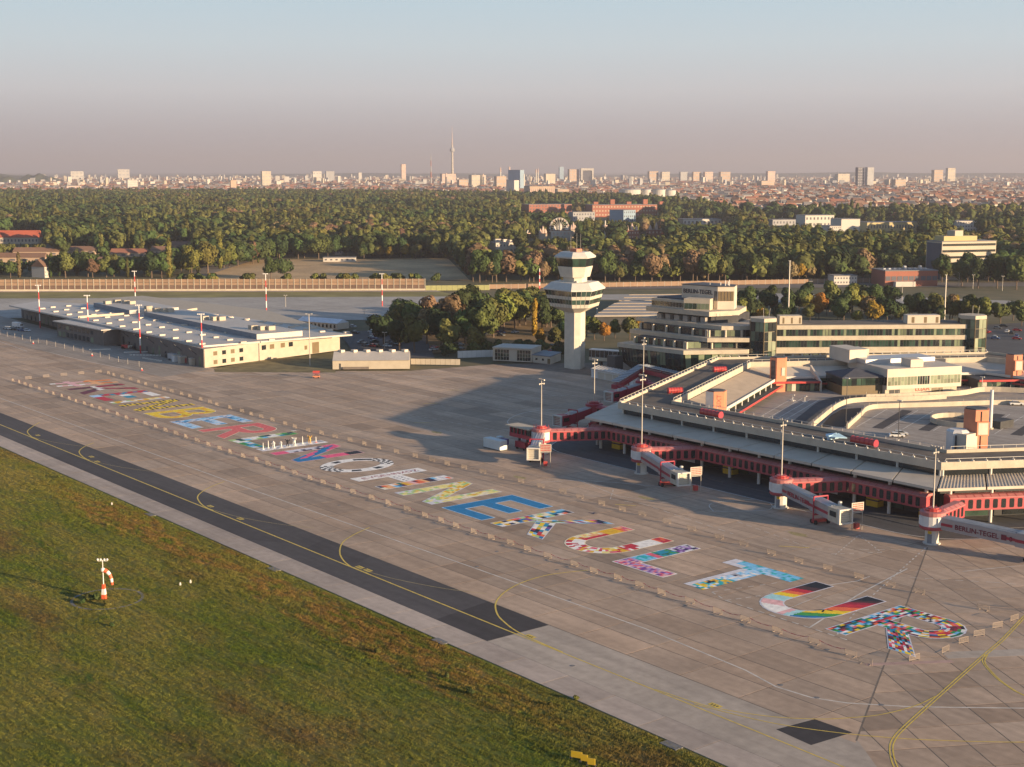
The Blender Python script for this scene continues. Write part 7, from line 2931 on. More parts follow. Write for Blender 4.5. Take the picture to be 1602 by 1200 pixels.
for k in range(61):
    a = lerp(p, q, k / 60)
    m = MB(ident)
    m.box(a[0] - .15, a[0] + .15, a[1] - .15, a[1] + .15, -.5, 3.3)
    m.build('post', 'tc_wall', parent=t)
    if k < 60:
        b2 = lerp(p, q, (k + 1) / 60)
        m = MB(ident)
        m.beam((a[0], a[1]), (b2[0], b2[1]), .1, 0, 3.0)
        m.build('panel', 'fence_brown', parent=t)
# pale wall between the store shed and guard house
p, q = AB(643, 570, 0), AB(720, 571, 0)
t = thing('yard_wall', 'pale panelled yard wall beside the store shed under the trees', 'wall', W(*p, 0))
for k in range(10):
    a, b2 = lerp(p, q, k / 10), lerp(p, q, (k + .96) / 10)
    m = MB(W)
    m.beam(a, b2, .2, 0, 2.4)
    m.build('panel', 'tc_wall', parent=t)
p, q = AB(716, 560, 0), AB(775, 558, 0)
t = thing('yard_wall', 'grey panelled yard wall left of the guard house', 'wall', W(*p, 0))
for k in range(8):
    a, b2 = lerp(p, q, k / 8), lerp(p, q, (k + .96) / 8)
    m = MB(W)
    m.beam(a, b2, .2, 0, 3.0)
    m.build('panel', 'drum_grey', parent=t)

# ------------------------------------------------------------------ vegetation
def mat_leaf(name, fixed=None):
    m, nt, p = new_mat(name)
    oi = nd(nt, 'ShaderNodeObjectInfo')
    src = oi.outputs['Color']
    if fixed:
        src = nd(nt, 'ShaderNodeRGB').outputs[0]
        src.default_value = tuple(fixed) + (1,)
    o = mul_noise(nt, src, .38, .35, 'obj', 3)
    hs = nd(nt, 'ShaderNodeHueSaturation')
    mr = nd(nt, 'ShaderNodeMapRange')
    mr.inputs['To Min'].default_value = .472
    mr.inputs['To Max'].default_value = .528
    nt.links.new(oi.outputs['Random'], mr.inputs['Value'])
    nt.links.new(mr.outputs[0], hs.inputs['Hue'])
    wn2 = nd(nt, 'ShaderNodeTexWhiteNoise', noise_dimensions='1D')
    nt.links.new(oi.outputs['Random'], wn2.inputs['W'])
    m2 = nd(nt, 'ShaderNodeMapRange')
    m2.inputs['To Min'].default_value = .72
    m2.inputs['To Max'].default_value = 1.32
    nt.links.new(wn2.outputs['Value'], m2.inputs['Value'])
    nt.links.new(m2.outputs[0], hs.inputs['Value'])
    nt.links.new(o, hs.inputs['Color'])
    nt.links.new(hs.outputs[0], p.inputs['Base Color'])
    p.inputs['Roughness'].default_value = .75
    p.inputs['Specular IOR Level'].default_value = .2
    return m


mat_leaf('leaf_mat')
mat('bark_mat', (0.12, 0.085, 0.06), .9, amt=.3, scale=1.5)


def crown_mesh(seed, n, leaf, rx, rz, zc, lobes, tall=False, jit=.32):
    r = np.random.RandomState(seed)
    c = r.normal(size=(lobes, 3))
    c /= np.linalg.norm(c, axis=1)[:, None]
    c *= (r.uniform(.15, .72, (lobes, 1)))
    if tall:
        c[:, 2] = np.linspace(-.8, .8, lobes)
        c[:, :2] *= .35
    lr = r.uniform(.30, .52, lobes) * (1.0 if not tall else .9)
    k = r.choice(lobes, n, p=lr ** 2 / (lr ** 2).sum())
    d = r.normal(size=(n, 3))
    d /= np.linalg.norm(d, axis=1)[:, None]
    P = (c[k] + d * lr[k][:, None] * r.uniform(.72, 1.08, (n, 1)))
    P[:, 0] *= rx
    P[:, 1] *= rx
    P[:, 2] = P[:, 2] * rz + zc
    nrm = d * 1.0 + c[k] * .7 + r.normal(size=(n, 3)) * jit + np.array([0, 0, .1])
    nrm /= np.linalg.norm(nrm, axis=1)[:, None]
    t = np.cross(nrm, r.normal(size=(n, 3)))
    t /= np.linalg.norm(t, axis=1)[:, None] + 1e-9
    b = np.cross(nrm, t)
    s = leaf * r.uniform(.6, 1.3, (n, 1))
    V = np.stack([P - t * s - b * s * .6, P + t * s * .8 - b * s, P + t * s + b * s * .7, P - t * s * .7 + b * s], 1).reshape(-1, 3)
    me = bpy.data.meshes.new('crown')
    me.from_pydata(V.tolist(), [], np.arange(4 * n).reshape(-1, 4).tolist())
    me.materials.append(MATS['leaf_mat'])
    return me


def trunk_mesh(h, r0, seed, limbs=5):
    q = random.Random(seed)
    m = MB(ident)
    m.tube((0, 0, -.6), (q.uniform(-.3, .3), q.uniform(-.3, .3), h * .62), r0, r0 * .45, 7)
    for k in range(limbs):
        a = 2 * math.pi * k / limbs + q.uniform(-.4, .4)
        z = h * q.uniform(.28, .5)
        l = h * q.uniform(.2, .32)
        m.tube((0, 0, z), (l * .7 * math.cos(a), l * .7 * math.sin(a), z + l), r0 * .4, r0 * .12, 5)
    me = bpy.data.meshes.new('trunk')
    me.from_pydata(m.v, [], m.f)
    me.materials.append(MATS['bark_mat'])
    return me


KIND = {}
for nm, seed, n, leaf, rx, rz, zc, lob, tall, h in (('broad', 1, 2300, .55, 6.4, 6.6, 10.4, 15, False, 17), ('round', 2, 2200, .52, 6.0, 5.6, 8.6, 12, False, 14), ('oak', 3, 2500, .55, 7.6, 6.2, 9.4, 18, False, 15.5), ('poplar', 4, 1700, .45, 3.6, 9.6, 10.6, 9, True, 20), ('shrub', 5, 700, .32, 2.6, 2.0, 1.7, 9, False, 3.4)):
    KIND[nm] = (crown_mesh(seed, n, leaf, rx, rz, zc, lob, tall), trunk_mesh(h, .42 if nm != 'shrub' else .1, seed))
LEAF = {'dark green': (0.034, 0.053, 0.017), 'green': (0.056, 0.080, 0.022), 'olive': (0.090, 0.096, 0.026), 'yellow green': (0.135, 0.135, 0.028), 'golden': (0.26, 0.155, 0.02), 'rust': (0.20, 0.095, 0.035), 'pale brown': (0.17, 0.115, 0.06)}


def tree(x, y, kind, col, s, label, group, sz=None, z=0.0):
    t = bpy.data.objects.new('tree' if kind != 'shrub' else 'shrub', None)
    t.location = (x, y, z)
    t.rotation_euler = (0, 0, rng.uniform(0, 6.28))
    t.scale = (s, s, sz or s)
    COL.objects.link(t)
    tag(t, label, 'tree' if kind != 'shrub' else 'shrub', group)
    c, k = KIND[kind]
    for nm, me in (('crown', c), ('trunk' if kind != 'shrub' else 'stems', k)):
        o = bpy.data.objects.new(nm, me)
        o.parent = t
        COL.objects.link(o)
        f = rng.uniform(.85, 1.15)
        o.color = tuple(v * f for v in LEAF[col]) + (1,)
    return t


HT = {'broad': 17.0, 'round': 14.2, 'oak': 15.6, 'poplar': 20.2, 'shrub': 3.7}


def ptree(u, vb, vt, kind, col, where, group):
    """tree standing at the picture point (u, vb) and reaching up to row vt"""
    x, y, _ = G(u, vb, 0)
    h = max(1.5, zt(u, vb, 0, vt))
    s = h / HT[kind]
    shape = {'broad': 'broad crowned', 'round': 'round crowned', 'oak': 'spreading', 'poplar': 'slender', 'shrub': 'low'}[kind]
    tree(x, y, kind, col, s, col + ' ' + shape + (' tree ' if kind != 'shrub' else ' shrub ') + where, group)


# cluster left of the tower
W1, G1 = 'in the cluster between car park and control tower', 'trees left of the control tower'
for a in ((600, 540, 487, 'oak', 'dark green'), (625, 547, 496, 'oak', 'dark green'), (648, 552, 492, 'broad', 'olive'), (618, 520, 478, 'round', 'dark green'), (646, 522, 468, 'oak', 'green'), (672, 522, 463, 'broad', 'pale brown'), (668, 538, 486, 'round', 'pale brown'), (690, 540, 478, 'oak', 'dark green'), (705, 530, 462, 'broad', 'pale brown'),
          (720, 512, 452, 'broad', 'dark green'), (736, 505, 446, 'broad', 'dark green'), (752, 505, 450, 'oak', 'green'), (732, 536, 474, 'oak', 'green'), (755, 538, 470, 'broad', 'olive'), (772, 528, 466, 'broad', 'olive'), (788, 520, 460, 'broad', 'yellow green'), (806, 514, 458, 'round', 'yellow green'), (822, 508, 456, 'broad', 'green'), (840, 505, 455, 'oak', 'dark green'),
          (836, 525, 470, 'poplar', 'golden'), (848, 520, 462, 'broad', 'dark green'), (862, 512, 462, 'broad', 'dark green'), (876, 520, 475, 'round', 'green'), (700, 550, 500, 'round', 'olive'), (742, 552, 512, 'round', 'yellow green'), (690, 506, 468, 'broad', 'green'), (664, 508, 472, 'broad', 'olive'), (780, 506, 462, 'oak', 'dark green'), (846, 540, 514, 'round', 'golden'), (868, 545, 512, 'round', 'olive'), (884, 540, 500, 'oak', 'green'),
          (930, 530, 497, 'round', 'yellow green'), (945, 532, 505, 'round', 'golden'), (962, 528, 500, 'round', 'olive'), (985, 530, 494, 'oak', 'olive'), (1000, 525, 500, 'round', 'golden'), (918, 525, 495, 'round', 'green'), (905, 545, 510, 'oak', 'dark green')):
    ptree(*a, W1 if a[0] < 900 else 'between control tower and main terminal', G1)
for k in range(16):
    u = rng.uniform(650, 880)
    ptree(u, rng.uniform(545, 556), rng.uniform(530, 540), 'shrub', rng.choice(['dark green', 'olive', 'green']), 'along the yard wall under the trees', 'shrubs under the trees')
for k in range(34):
    u = rng.uniform(605, 880)
    vb = rng.uniform(500, 540) if u < 790 else rng.uniform(490, 512)
    ptree(u, vb, vb - rng.uniform(34, 52), rng.choice(['oak', 'broad', 'oak']), rng.choice(['dark green', 'green', 'olive', 'dark green', 'yellow green', 'olive']), W1, G1)
# row behind the office wing
W2, G2 = 'in the row behind the office wing', 'trees behind the office wing'
for k in range(52):
    u = 1148 + k * 7.6 + rng.uniform(-4, 4)
    vb = 500 + rng.uniform(-14, 8)
    ptree(u, vb, vb - rng.uniform(22, 46), rng.choice(['broad', 'round', 'oak', 'round']), rng.choice(['dark green', 'dark green', 'green', 'olive', 'yellow green', 'golden', 'dark green', 'pale brown']), W2, G2)
for u, vb, vt, c in ((1168, 486, 448, 'dark green'), (1200, 488, 452, 'dark green'), (1345, 478, 440, 'dark green'), (1365, 480, 441, 'green'), (1395, 478, 444, 'dark green'), (1330, 486, 450, 'yellow green'), (1435, 480, 455, 'dark green'), (1565, 505, 470, 'olive'), (1585, 500, 466, 'olive'), (1598, 510, 478, 'green')):
    ptree(u, vb, vt, 'oak', c, W2, G2)

# forest edge: the trees that show largest stand singly
W3, G3 = 'at the forest edge beyond the perimeter fence', 'trees along the forest edge'
fe = random.Random(3)


def front_row(u):
    if u < 270:
        return 434
    if u < 440:
        return 434 - (u - 270) * .16
    if u < 700:
        return 405
    if u < 740:
        return 405 + (u - 700) * .85
    if u < 1360:
        return 441
    return 436 if u < 1460 else 442


for k in range(108):
    u = k * 15 + fe.uniform(-6, 6)
    if 40 < u < 76 or 1375 < u < 1470:
        continue
    vb = front_row(u) - fe.uniform(0, 3)
    hpx = fe.uniform(30, 52) if u > 700 else fe.uniform(24, 42)
    kd = fe.choice(['broad', 'oak', 'broad', 'round', 'poplar' if 250 < u < 480 or u < 200 else 'oak'])
    c = fe.choice(['dark green', 'dark green', 'green', 'green', 'olive', 'olive', 'pale brown'] + (['yellow green', 'yellow green'] if 260 < u < 360 else []))
    ptree(u, vb, vb - hpx, kd, c, W3, G3)
for u, vb, vt, kd, c in ((1250, 441, 408, 'broad', 'golden'), (1238, 442, 410, 'round', 'pale brown'), (265, 434, 376, 'poplar', 'yellow green'), (300, 432, 384, 'broad', 'yellow green'), (325, 428, 378, 'broad', 'yellow green'), (345, 420, 372, 'poplar', 'yellow green'), (596, 404, 384, 'round', 'golden'), (635, 404, 382, 'round', 'golden'), (610, 405, 386, 'round', 'golden'), (565, 405, 388, 'round', 'olive'),
                         (424, 437, 402, 'broad', 'green'), (445, 436, 400, 'oak', 'dark green'), (1420, 436, 400, 'broad', 'dark green'), (1400, 437, 396, 'broad', 'green'), (1505, 447, 405, 'oak', 'green'), (1530, 450, 404, 'broad', 'dark green'), (1560, 450, 402, 'broad', 'green'), (1590, 452, 400, 'broad', 'green'), (968, 441, 415, 'round', 'olive'), (740, 440, 400, 'broad', 'pale brown'), (770, 441, 405, 'broad', 'pale brown')):
    ptree(u, vb, vt, kd, c, W3, G3)
for k in range(26):
    u = fe.choice([fe.uniform(270, 400), fe.uniform(440, 690), fe.uniform(470, 650)])
    ptree(u, fe.uniform(438, 441), 427, 'shrub', fe.choice(['olive', 'yellow green', 'green']), 'on the brown field behind the blast fence', 'shrubs on the brown field')


def scatter(name, P, protos, label, cat):
    """one object that spreads copies of the prototypes over points (x, y, z, turn, size, kind)"""
    P = np.array(P, dtype=np.float64)
    me = bpy.data.meshes.new(name)
    me.vertices.add(len(P))
    me.vertices.foreach_set('co', P[:, :3].astype(np.float32).ravel())
    for nm, ty, col in (('turn', 'FLOAT', 3), ('size', 'FLOAT', 4), ('pick', 'INT', 5)):
        at = me.attributes.new(nm, ty, 'POINT')
        at.data.foreach_set('value', P[:, col].astype(np.int32 if ty == 'INT' else np.float32))
    me.update()
    o = bpy.data.objects.new(name, me)
    COL.objects.link(o)
    tag(o, label, cat, None, 'stuff')
    ng = bpy.data.node_groups.new(name, 'GeometryNodeTree')
    ng.interface.new_socket('Geometry', in_out='INPUT', socket_type='NodeSocketGeometry')
    ng.interface.new_socket('Geometry', in_out='OUTPUT', socket_type='NodeSocketGeometry')
    gi, go = ng.nodes.new('NodeGroupInput'), ng.nodes.new('NodeGroupOutput')
    mp = ng.nodes.new('GeometryNodeMeshToPoints')
    ip = ng.nodes.new('GeometryNodeInstanceOnPoints')
    jg = ng.nodes.new('GeometryNodeJoinGeometry')
    ng.links.new(gi.outputs[0], mp.inputs['Mesh'])
    ng.links.new(mp.outputs[0], ip.inputs['Points'])
    for pr in protos:
        ob = ng.nodes.new('GeometryNodeObjectInfo')
        ob.inputs['Object'].default_value = pr
        ob.inputs['As Instance'].default_value = True
        ng.links.new(ob.outputs['Geometry'], jg.inputs[0])
    ng.links.new(jg.outputs[0], ip.inputs['Instance'])
    ip.inputs['Pick Instance'].default_value = True
    for nm, ty, sock in (('pick', 'INT', 'Instance Index'), ('size', 'FLOAT', 'Scale')):
        na = ng.nodes.new('GeometryNodeInputNamedAttribute')
        na.data_type = ty
        na.inputs['Name'].default_value = nm
        ng.links.new(na.outputs['Attribute'], ip.inputs[sock])
    na = ng.nodes.new('GeometryNodeInputNamedAttribute')
    na.data_type = 'FLOAT'
    na.inputs['Name'].default_value = 'turn'
    cx = ng.nodes.new('ShaderNodeCombineXYZ')
    ng.links.new(na.outputs['Attribute'], cx.inputs['Z'])
    ng.links.new(cx.outputs[0], ip.inputs['Rotation'])
    ng.links.new(ip.outputs[0], go.inputs[0])
    md = o.modifiers.new('scatter', 'NODES')
    md.node_group = ng
    return o


def proto(me, col):
    me = me.copy()
    o = bpy.data.objects.new('prototype', me)
    if col is not None:
        nm = 'leaf_%d' % (len(MATS))
        me.materials[0] = mat_leaf(nm, col)
    return o


far_crowns = [crown_mesh(20 + k, 520, 1.15, 7.4 + k * .5, 6.0 + k * .6, 10.2, 8 + 3 * k, jit=.17) for k in range(3)] + [crown_mesh(30, 320, .95, 3.6, 8.6, 10, 8, True)]
fcols = ['dark green', 'dark green', 'green', 'green', 'green', 'olive', 'olive', 'olive', 'yellow green', 'pale brown']
protos = [proto(far_crowns[k % 3 if k != 5 else 3], LEAF[c]) for k, c in enumerate(fcols)]


# clearings (picture boxes): buildings and fields the wood leaves free, seen on the ground
def far_limit(u):
    if u < 560:
        return 4250.0
    if u < 1000:
        return 4250.0 - (u - 560) * 1.9
    if u < 1150:
        return 3400.0 - (u - 1000) * 6.5
    return 2420.0


CLEAR = [(-30, 372, 68, 383), (20, 366, 66, 372), (40, 426, 78, 436), (840, 366, 904, 378), (940, 372, 952, 379), (975, 366, 1044, 375), (822, 372, 830, 381), (760, 384, 810, 397), (814, 328, 897, 335), (915, 330, 1031, 340), (888, 338, 996, 349), (1455, 420, 1561, 437), (1375, 428, 1500, 446), (500, 396, 560, 409), (515, 388, 536, 398), (20, 392, 92, 401), (-10, 402, 72, 411), (103, 390, 152, 398), (170, 394, 230, 403), (233, 390, 264, 398), (260, 382, 307, 390), (148, 408, 184, 417), (1196, 346, 1348, 357), (1286, 356, 1442, 366), (1484, 352, 1534, 363), (1058, 345, 1132, 353)]
pts_ = []
nz = np.random.RandomState(5)
Y = 985.0
while Y < 4250:
    step = 9.6 if Y < 1500 else 11.0 if Y < 2300 else 13.5
    hw = .364 * Y + 50
    n_ = int(2 * hw / step)
    for X in np.linspace(-hw, hw, n_) + nz.uniform(-.45, .45, n_) * step:
        yy = Y + nz.uniform(-.5, .5) * step
        u = 801 + FPX * X / (yy * math.cos(PITCH) + CAM_H * math.sin(PITCH))
        v = 266 + (CAM_H * FPX / yy) * 1.0
        if yy > far_limit(u) or v > front_row(u) - 2.2:
            continue
        if any(a - 2 < u < c + 2 and b < v < d for a, b, c, d in CLEAR):
            continue
        if u > 1140 and yy > 1900 and nz.rand() < .55:
            continue
        if u < 330 and 1130 < yy < 1500 and nz.rand() < .3:
            continue
        # stands of one species
        w = math.sin(X * .011 + yy * .004) + math.sin(yy * .009 - X * .006 + 2)
        k = int(np.clip(round(3.6 + w * 1.8 + nz.normal() * 1.4), 0, 9))
        if nz.rand() < .012:
            k = 9
        s = nz.choice([nz.uniform(.65, .95), nz.uniform(.85, 1.2), nz.uniform(1.1, 1.5)]) * (1.0 if Y < 2300 else 1.12)
        if math.sin(X * .05 + 3 * math.sin(yy * .011)) * math.sin(yy * .034 + 2 * math.sin(X * .013)) > .62:
            s *= .45
        for a, b, c, d in CLEAR:
            if a - 5 < u < c + 5 and d <= v < d + 34:            # lower trees stand in front of a building
                s = min(s, max(.22, (v - d + 4) * yy / FPX / 17))
        pts_.append((X, yy, -.4, nz.uniform(0, 6.28), s, k))
    Y += step
scatter('forest', pts_, protos, 'wide mixed forest between the airfield and the city', 'forest')
# trees standing among the far town
pts_ = []
for k in range(5200):
    yy = 2300 * math.exp(nz.uniform(0, 1.25))
    X = nz.uniform(-.38, .38) * yy
    u = 801 + FPX * X / yy
    if yy < far_limit(u) + 20:
        continue
    if nz.rand() < .5 and math.sin(X * .004 + yy * .003) < 0:
        continue
    pts_.append((X, yy, -.4, nz.uniform(0, 6.28), nz.uniform(.5, .95), int(nz.randint(0, 7))))
scatter('town_trees', pts_, protos, 'scattered trees among the houses of the far city', 'trees')

# grass tufts of the near field
tm = MB(ident)
tr_ = random.Random(2)
for k in range(26):
    a = tr_.uniform(0, 6.28)
    d = .6 * tr_.random() ** .5
    x, y = d * math.cos(a), d * math.sin(a)
    h = tr_.uniform(.1, .34)
    w = tr_.uniform(.025, .055)
    lx, ly = tr_.uniform(-.2, .2), tr_.uniform(-.2, .2)
    tx_, ty_ = math.cos(a + 1.2) * w, math.sin(a + 1.2) * w
    tm.quad((x - tx_, y - ty_, 0), (x + tx_, y + ty_, 0), (x + lx, y + ly, h))
tme = bpy.data.meshes.new('tuft')
tme.from_pydata(tm.v, [], tm.f)
tme.materials.append(MATS['tuft_mat'])
pts_ = []
for k in range(190000):
    a_, b__ = nz.uniform(-345, 70), -57.3 - 135 * nz.rand() ** 1.15
    dd = in_view(a_, b__, 0, 20)
    if not dd:
        continue
    if nz.rand() > min(1, (260 / dd) ** 1.1):
        continue
    band = abs(b__ + 65.5) < 6 + 3 * math.sin(a_ * .11) and -205 < a_ < 30
    pts_.append(W(a_, b__, -.1) + (nz.uniform(0, 6.28), nz.uniform(.4, .8) * (1.5 if band and nz.rand() < .6 else 1.0), 0))
scatter('field_grass', pts_, [proto(tme, None)], 'rough grass of the airfield beside the taxiway', 'grass')
for u, v, s, c in ((150, 940, .42, 'green'), (138, 938, .34, 'olive'), (168, 948, .28, 'yellow green'), (130, 945, .28, 'green'), (590, 1022, .25, 'yellow green'), (175, 980, .2, 'green'), (860, 1105, .2, 'yellow green'), (735, 1085, .3, 'green'), (900, 1095, .22, 'yellow green'), (92, 748, .22, 'yellow green'), (168, 822, .2, 'yellow green'), (700, 1060, .22, 'olive')):
    x, y, _ = G(u, v, -.1)
    tree(x, y, 'shrub', c, s, c + ' weed clump in the grass ' + ('at the foot of the windsock mast' if 120 < u < 170 and v > 900 else 'of the near field'), 'weed clumps in the field', z=-.1)

# ------------------------------------------------------------------ buildings beyond the forest
PAL = {'white': (0.50, 0.47, 0.43), 'cream': (0.46, 0.40, 0.32), 'pinkish': (0.50, 0.37, 0.31), 'grey': (0.33, 0.33, 0.34), 'dark': (0.10, 0.10, 0.12), 'brick': (0.29, 0.105, 0.07), 'tan': (0.42, 0.31, 0.23), 'blue': (0.24, 0.33, 0.42), 'redroof': (0.27, 0.115, 0.075), 'brownroof': (0.19, 0.11, 0.075), 'greyroof': (0.20, 0.19, 0.19), 'tile': (0.42, 0.10, 0.055), 'yellow': (0.44, 0.36, 0.18), 'concrete': (0.45, 0.40, 0.34)}
for k, v in PAL.items():
    mat('b_' + k, v, .8, amt=.12, scale=.05, coord='world')


def bld(u0, u1, vb, vt, label, wall='white', roof='greyroof', depth=18, yaw=.0, rows=0, cols=0, side=0, gable=0.0, name='building', cat='building', win='b_dark', wh=.4, ww=.4):
    """box building standing on the ground line vb; front turned by yaw; each window a part"""
    x0, y0, _ = G(u0, vb, 0)
    x1 = G(u1, vb, 0)[0]
    h = zt((u0 + u1) / 2, vb, 0, vt)
    cx = (x0 + x1) / 2
    c_, s_ = math.cos(yaw), math.sin(yaw)
    tot = x1 - x0
    w = max(4.0, (tot - depth * abs(s_)) / c_) if yaw else tot
    T = lambda a, b, z=0: (cx + a * c_ - b * s_, y0 + depth * .5 + a * s_ + b * c_, z)
    t = thing(name, label, cat, (cx, y0 + depth * .5, -.5))
    X, D = w / 2, depth / 2
    m = MB(T)
    m.box(-X, X, -D, D, -.5, h)
    wl = m.build('wall', 'b_' + wall, parent=t)
    m = MB(T)
    if gable:
        e = .5
        P = [(-X - e, -D - e, h), (X + e, -D - e, h), (X + e, D + e, h), (-X - e, D + e, h), (-X, 0, h + gable), (X, 0, h + gable)]
        m.quad(P[0], P[1], P[5], P[4]); m.quad(P[2], P[3], P[4], P[5]); m.quad(P[1], P[2], P[5]); m.quad(P[3], P[0], P[4]); m.quad(P[3], P[2], P[1], P[0])
    else:
        m.box(-X - .3, X + .3, -D - .3, D + .3, h, h + .5)
    m.build('roof', 'b_' + roof, parent=t)
    fl = h / rows if rows else 0
    for r in range(rows):
        z0 = fl * (r + .5 - wh / 2)
        for k in range(cols):
            a = -X + (k + .5) * w / cols
            q = w / cols * ww / 2
            m = MB(T)
            m.box(a - q, a + q, -D - .12, -D + .1, z0, z0 + fl * wh)
            m.build('window', win, parent=wl)
        for k in range(side):
            b = -D + (k + .5) * depth / side
            q = depth / side * ww / 2
            m = MB(T)
            m.box(X - .1, X + .12, b - q, b + q, z0, z0 + fl * wh)
            m.build('window', win, parent=wl)
    return t, T, X, D, h


# near buildings at the forest
t, T, X, D, h = bld(1455, 1561, 436, 378, 'slab hotel with five bands of windows above the forest', 'cream', 'greyroof', 20, .30, 6, 1, 0, wh=.38, ww=.98, win='dark_glass', name='hotel', cat='hotel')
m = MB(T)
m.box(-X - .3, -X + .15, -D + 1, D - 1, 0, h - 1)
m.build('shade_panel', 'b_dark', parent=t)  # dark panel paints the left end as the hotel's shaded side
m = MB(T)
m.box(-X + 4, X - 14, -D + 4, D - 4, h, h + 4)
m.build('roof_storey', 'b_yellow', parent=t)
m = MB(T)
m.box(-X + 14, -X + 21, -D + 5, D - 5, h + 4, h + 8)
m.build('roof_plant', 'b_cream', parent=t)
t, T, X, D, h = bld(1376, 1468, 447, 424, 'flat red brick hall with roof pipes below the hotel', 'brick', 'greyroof', 26, .12, 1, 9, 0, wh=.3, ww=.85, name='brick_hall', cat='hall', win='b_dark')
for k in range(9):
    m = MB(T)
    a = -X + 4 + k * (2 * X - 8) / 8
    m.box(a - .8, a + .8, -1.5, 1.5, h + .4, h + (2.8 if k in (4, 7) else 1.2))
    m.build('roof_pipe', 'silver', parent=t)
m = MB(T)
m.box(-X + 6, X - 18, -D - 5, -D - .2, -.5, 3.2)
m.build('loading_bay', 'b_white', parent=t)
bld(1301, 1341, 445, 432, 'small glazed white pavilion by the perimeter road', 'white', 'greyroof', 14, .1, 2, 8, 0, name='pavilion', cat='pavilion')
t, T, X, D, h = bld(762, 808, 396, 380, 'grey concrete building with roof huts rising from the forest', 'concrete', 'greyroof', 18, .5, 2, 6, 4)
for a, b, w_, hh in ((-5, 0, 3, 3.6), (4, 2, 2, 3.0), (8, -2, 1.2, 2.4)):
    m = MB(T)
    m.box(a - w_, a + w_, b - 2, b + 2, h + .4, h + hh)
    m.build('roof_hut', 'b_concrete', parent=t)
bld(-6, 60, 381, 371.5, 'long house with tall red tiled roof and dormers among trees', 'cream', 'tile', 16, .0, 1, 12, 0, gable=7.5, name='house', cat='house')
bld(24, 66, 372, 367, 'red roofed house behind the long red roofed one', 'pinkish', 'tile', 14, .0, 0, 0, 0, gable=5, name='house', cat='house')
t, T, X, D, h = bld(44, 74, 434, 418, 'white gabled house with dark roof behind the blast fence', 'white', 'brownroof', 14, 1.05, 3, 3, 3, gable=5.5, name='house', cat='house', wh=.35, ww=.25)
m = MB(T)
m.v = [T(X + .02, -D, h), T(X + .02, D, h), T(X + .02, 0, h + 5.3), T(X - .4, -D, h), T(X - .4, D, h), T(X - .4, 0, h + 5.3)]
m.f, m.c = [(0, 1, 2), (5, 4, 3), (0, 3, 4, 1), (1, 4, 5, 2), (2, 5, 3, 0)], [None] * 5
m.build('gable_wall', 'b_white', parent=t)
for k, (u0, u1, vb, vt, rc) in enumerate(((20, 92, 400, 394, 'brownroof'), (-10, 70, 410, 403, 'brownroof'), (105, 150, 397, 392, 'brownroof'), (172, 228, 402, 396, 'redroof'), (235, 262, 397, 392, 'brownroof'), (262, 305, 389, 384, 'brownroof'), (150, 182, 416, 410, 'brownroof'), (290, 312, 381, 377, 'brownroof'), (84, 104, 422, 414, 'greyroof'))):
    t = bld(u0, u1, vb, vt, ('long ' if u1 - u0 > 40 else 'small ') + {'brownroof': 'brown', 'redroof': 'red', 'greyroof': 'grey'}[rc] + ' roofed house among the trees behind the blast fence', 'tan', rc, 12, fe.uniform(-.1, .1), 1, 4, 0, gable=4.0, name='house', cat='house')[0]
    t['group'] = 'roofs among the trees behind the blast fence'
bld(505, 556, 409, 403.5, 'low white shed on the brown field', 'white', 'greyroof', 10, .05, 1, 6, name='shed', cat='shed')
bld(517, 535, 398, 385, 'pinkish house at the forest edge above the field', 'pinkish', 'brownroof', 11, .3, 2, 3, 2, gable=3, name='house', cat='house')
# industrial quarter beyond the forest
bld(816, 895, 334, 320, 'long red brick works with flat roof left of the brick factory', 'brick', 'greyroof', 40, .35, 3, 14, 6, ww=.5)
t, T, X, D, h = bld(917, 1029, 339, 320.5, 'big red brick factory with rows of tall windows', 'brick', 'greyroof', 46, .22, 3, 22, 6, ww=.5, win='b_tan', name='factory', cat='factory')
for k in range(5):
    m = MB(T)
    m.box(-X + 8 + k * 30, -X + 16 + k * 30, -4, 4, h, h + 5 + (k % 2) * 4)
    m.build('roof_stack', 'b_brick', parent=t)
bld(890, 931, 345, 332, 'low white and grey office block before the brick factory', 'grey', 'greyroof', 22, .3, 2, 8, 3)
bld(955, 995, 348, 329, 'pale blue and white cube shaped block before the brick factory', 'blue', 'greyroof', 34, .62, 3, 6, 4)
for a in ((1250, 1306, 356, 337, 'white', 'white hall with tall blank front right of the forest', 2, 8), (1306, 1346, 364, 343, 'white', 'tall blank white cube hall beside the white hall', 0, 0), (1288, 1316, 368, 354, 'white', 'small white office with dark windows before the white hall', 3, 6), (1345, 1440, 361, 348, 'yellow', 'long yellow green low hall right of the white cube', 1, 18), (1486, 1532, 362, 346, 'white', 'white office block with stepped roof among the right trees', 3, 8), (1200, 1250, 352, 344, 'grey', 'long grey shed left of the white hall', 1, 8),
          (1060, 1130, 352, 343, 'white', 'long low white shed with curved front behind the forest', 1, 10), (1112, 1240, 335, 326, 'brick', 'long low brick shed row beyond the white halls', 1, 16), (1310, 1344, 322, 312, 'pinkish', 'pinkish block in the right part of the town', 2, 6), (1440, 1600, 306, 298, 'grey', 'very long pale blue grey hall in the right part of the town', 1, 22),
          (862, 925, 309, 302, 'white', 'white storage sheds beside the ribbed power station', 0, 0), (965, 1060, 311, 305, 'grey', 'grey base building below the white tanks', 0, 0)):
    bld(a[0], a[1], a[2], a[3], a[5], a[4], 'greyroof', 30, .25, a[6], a[7], 2)
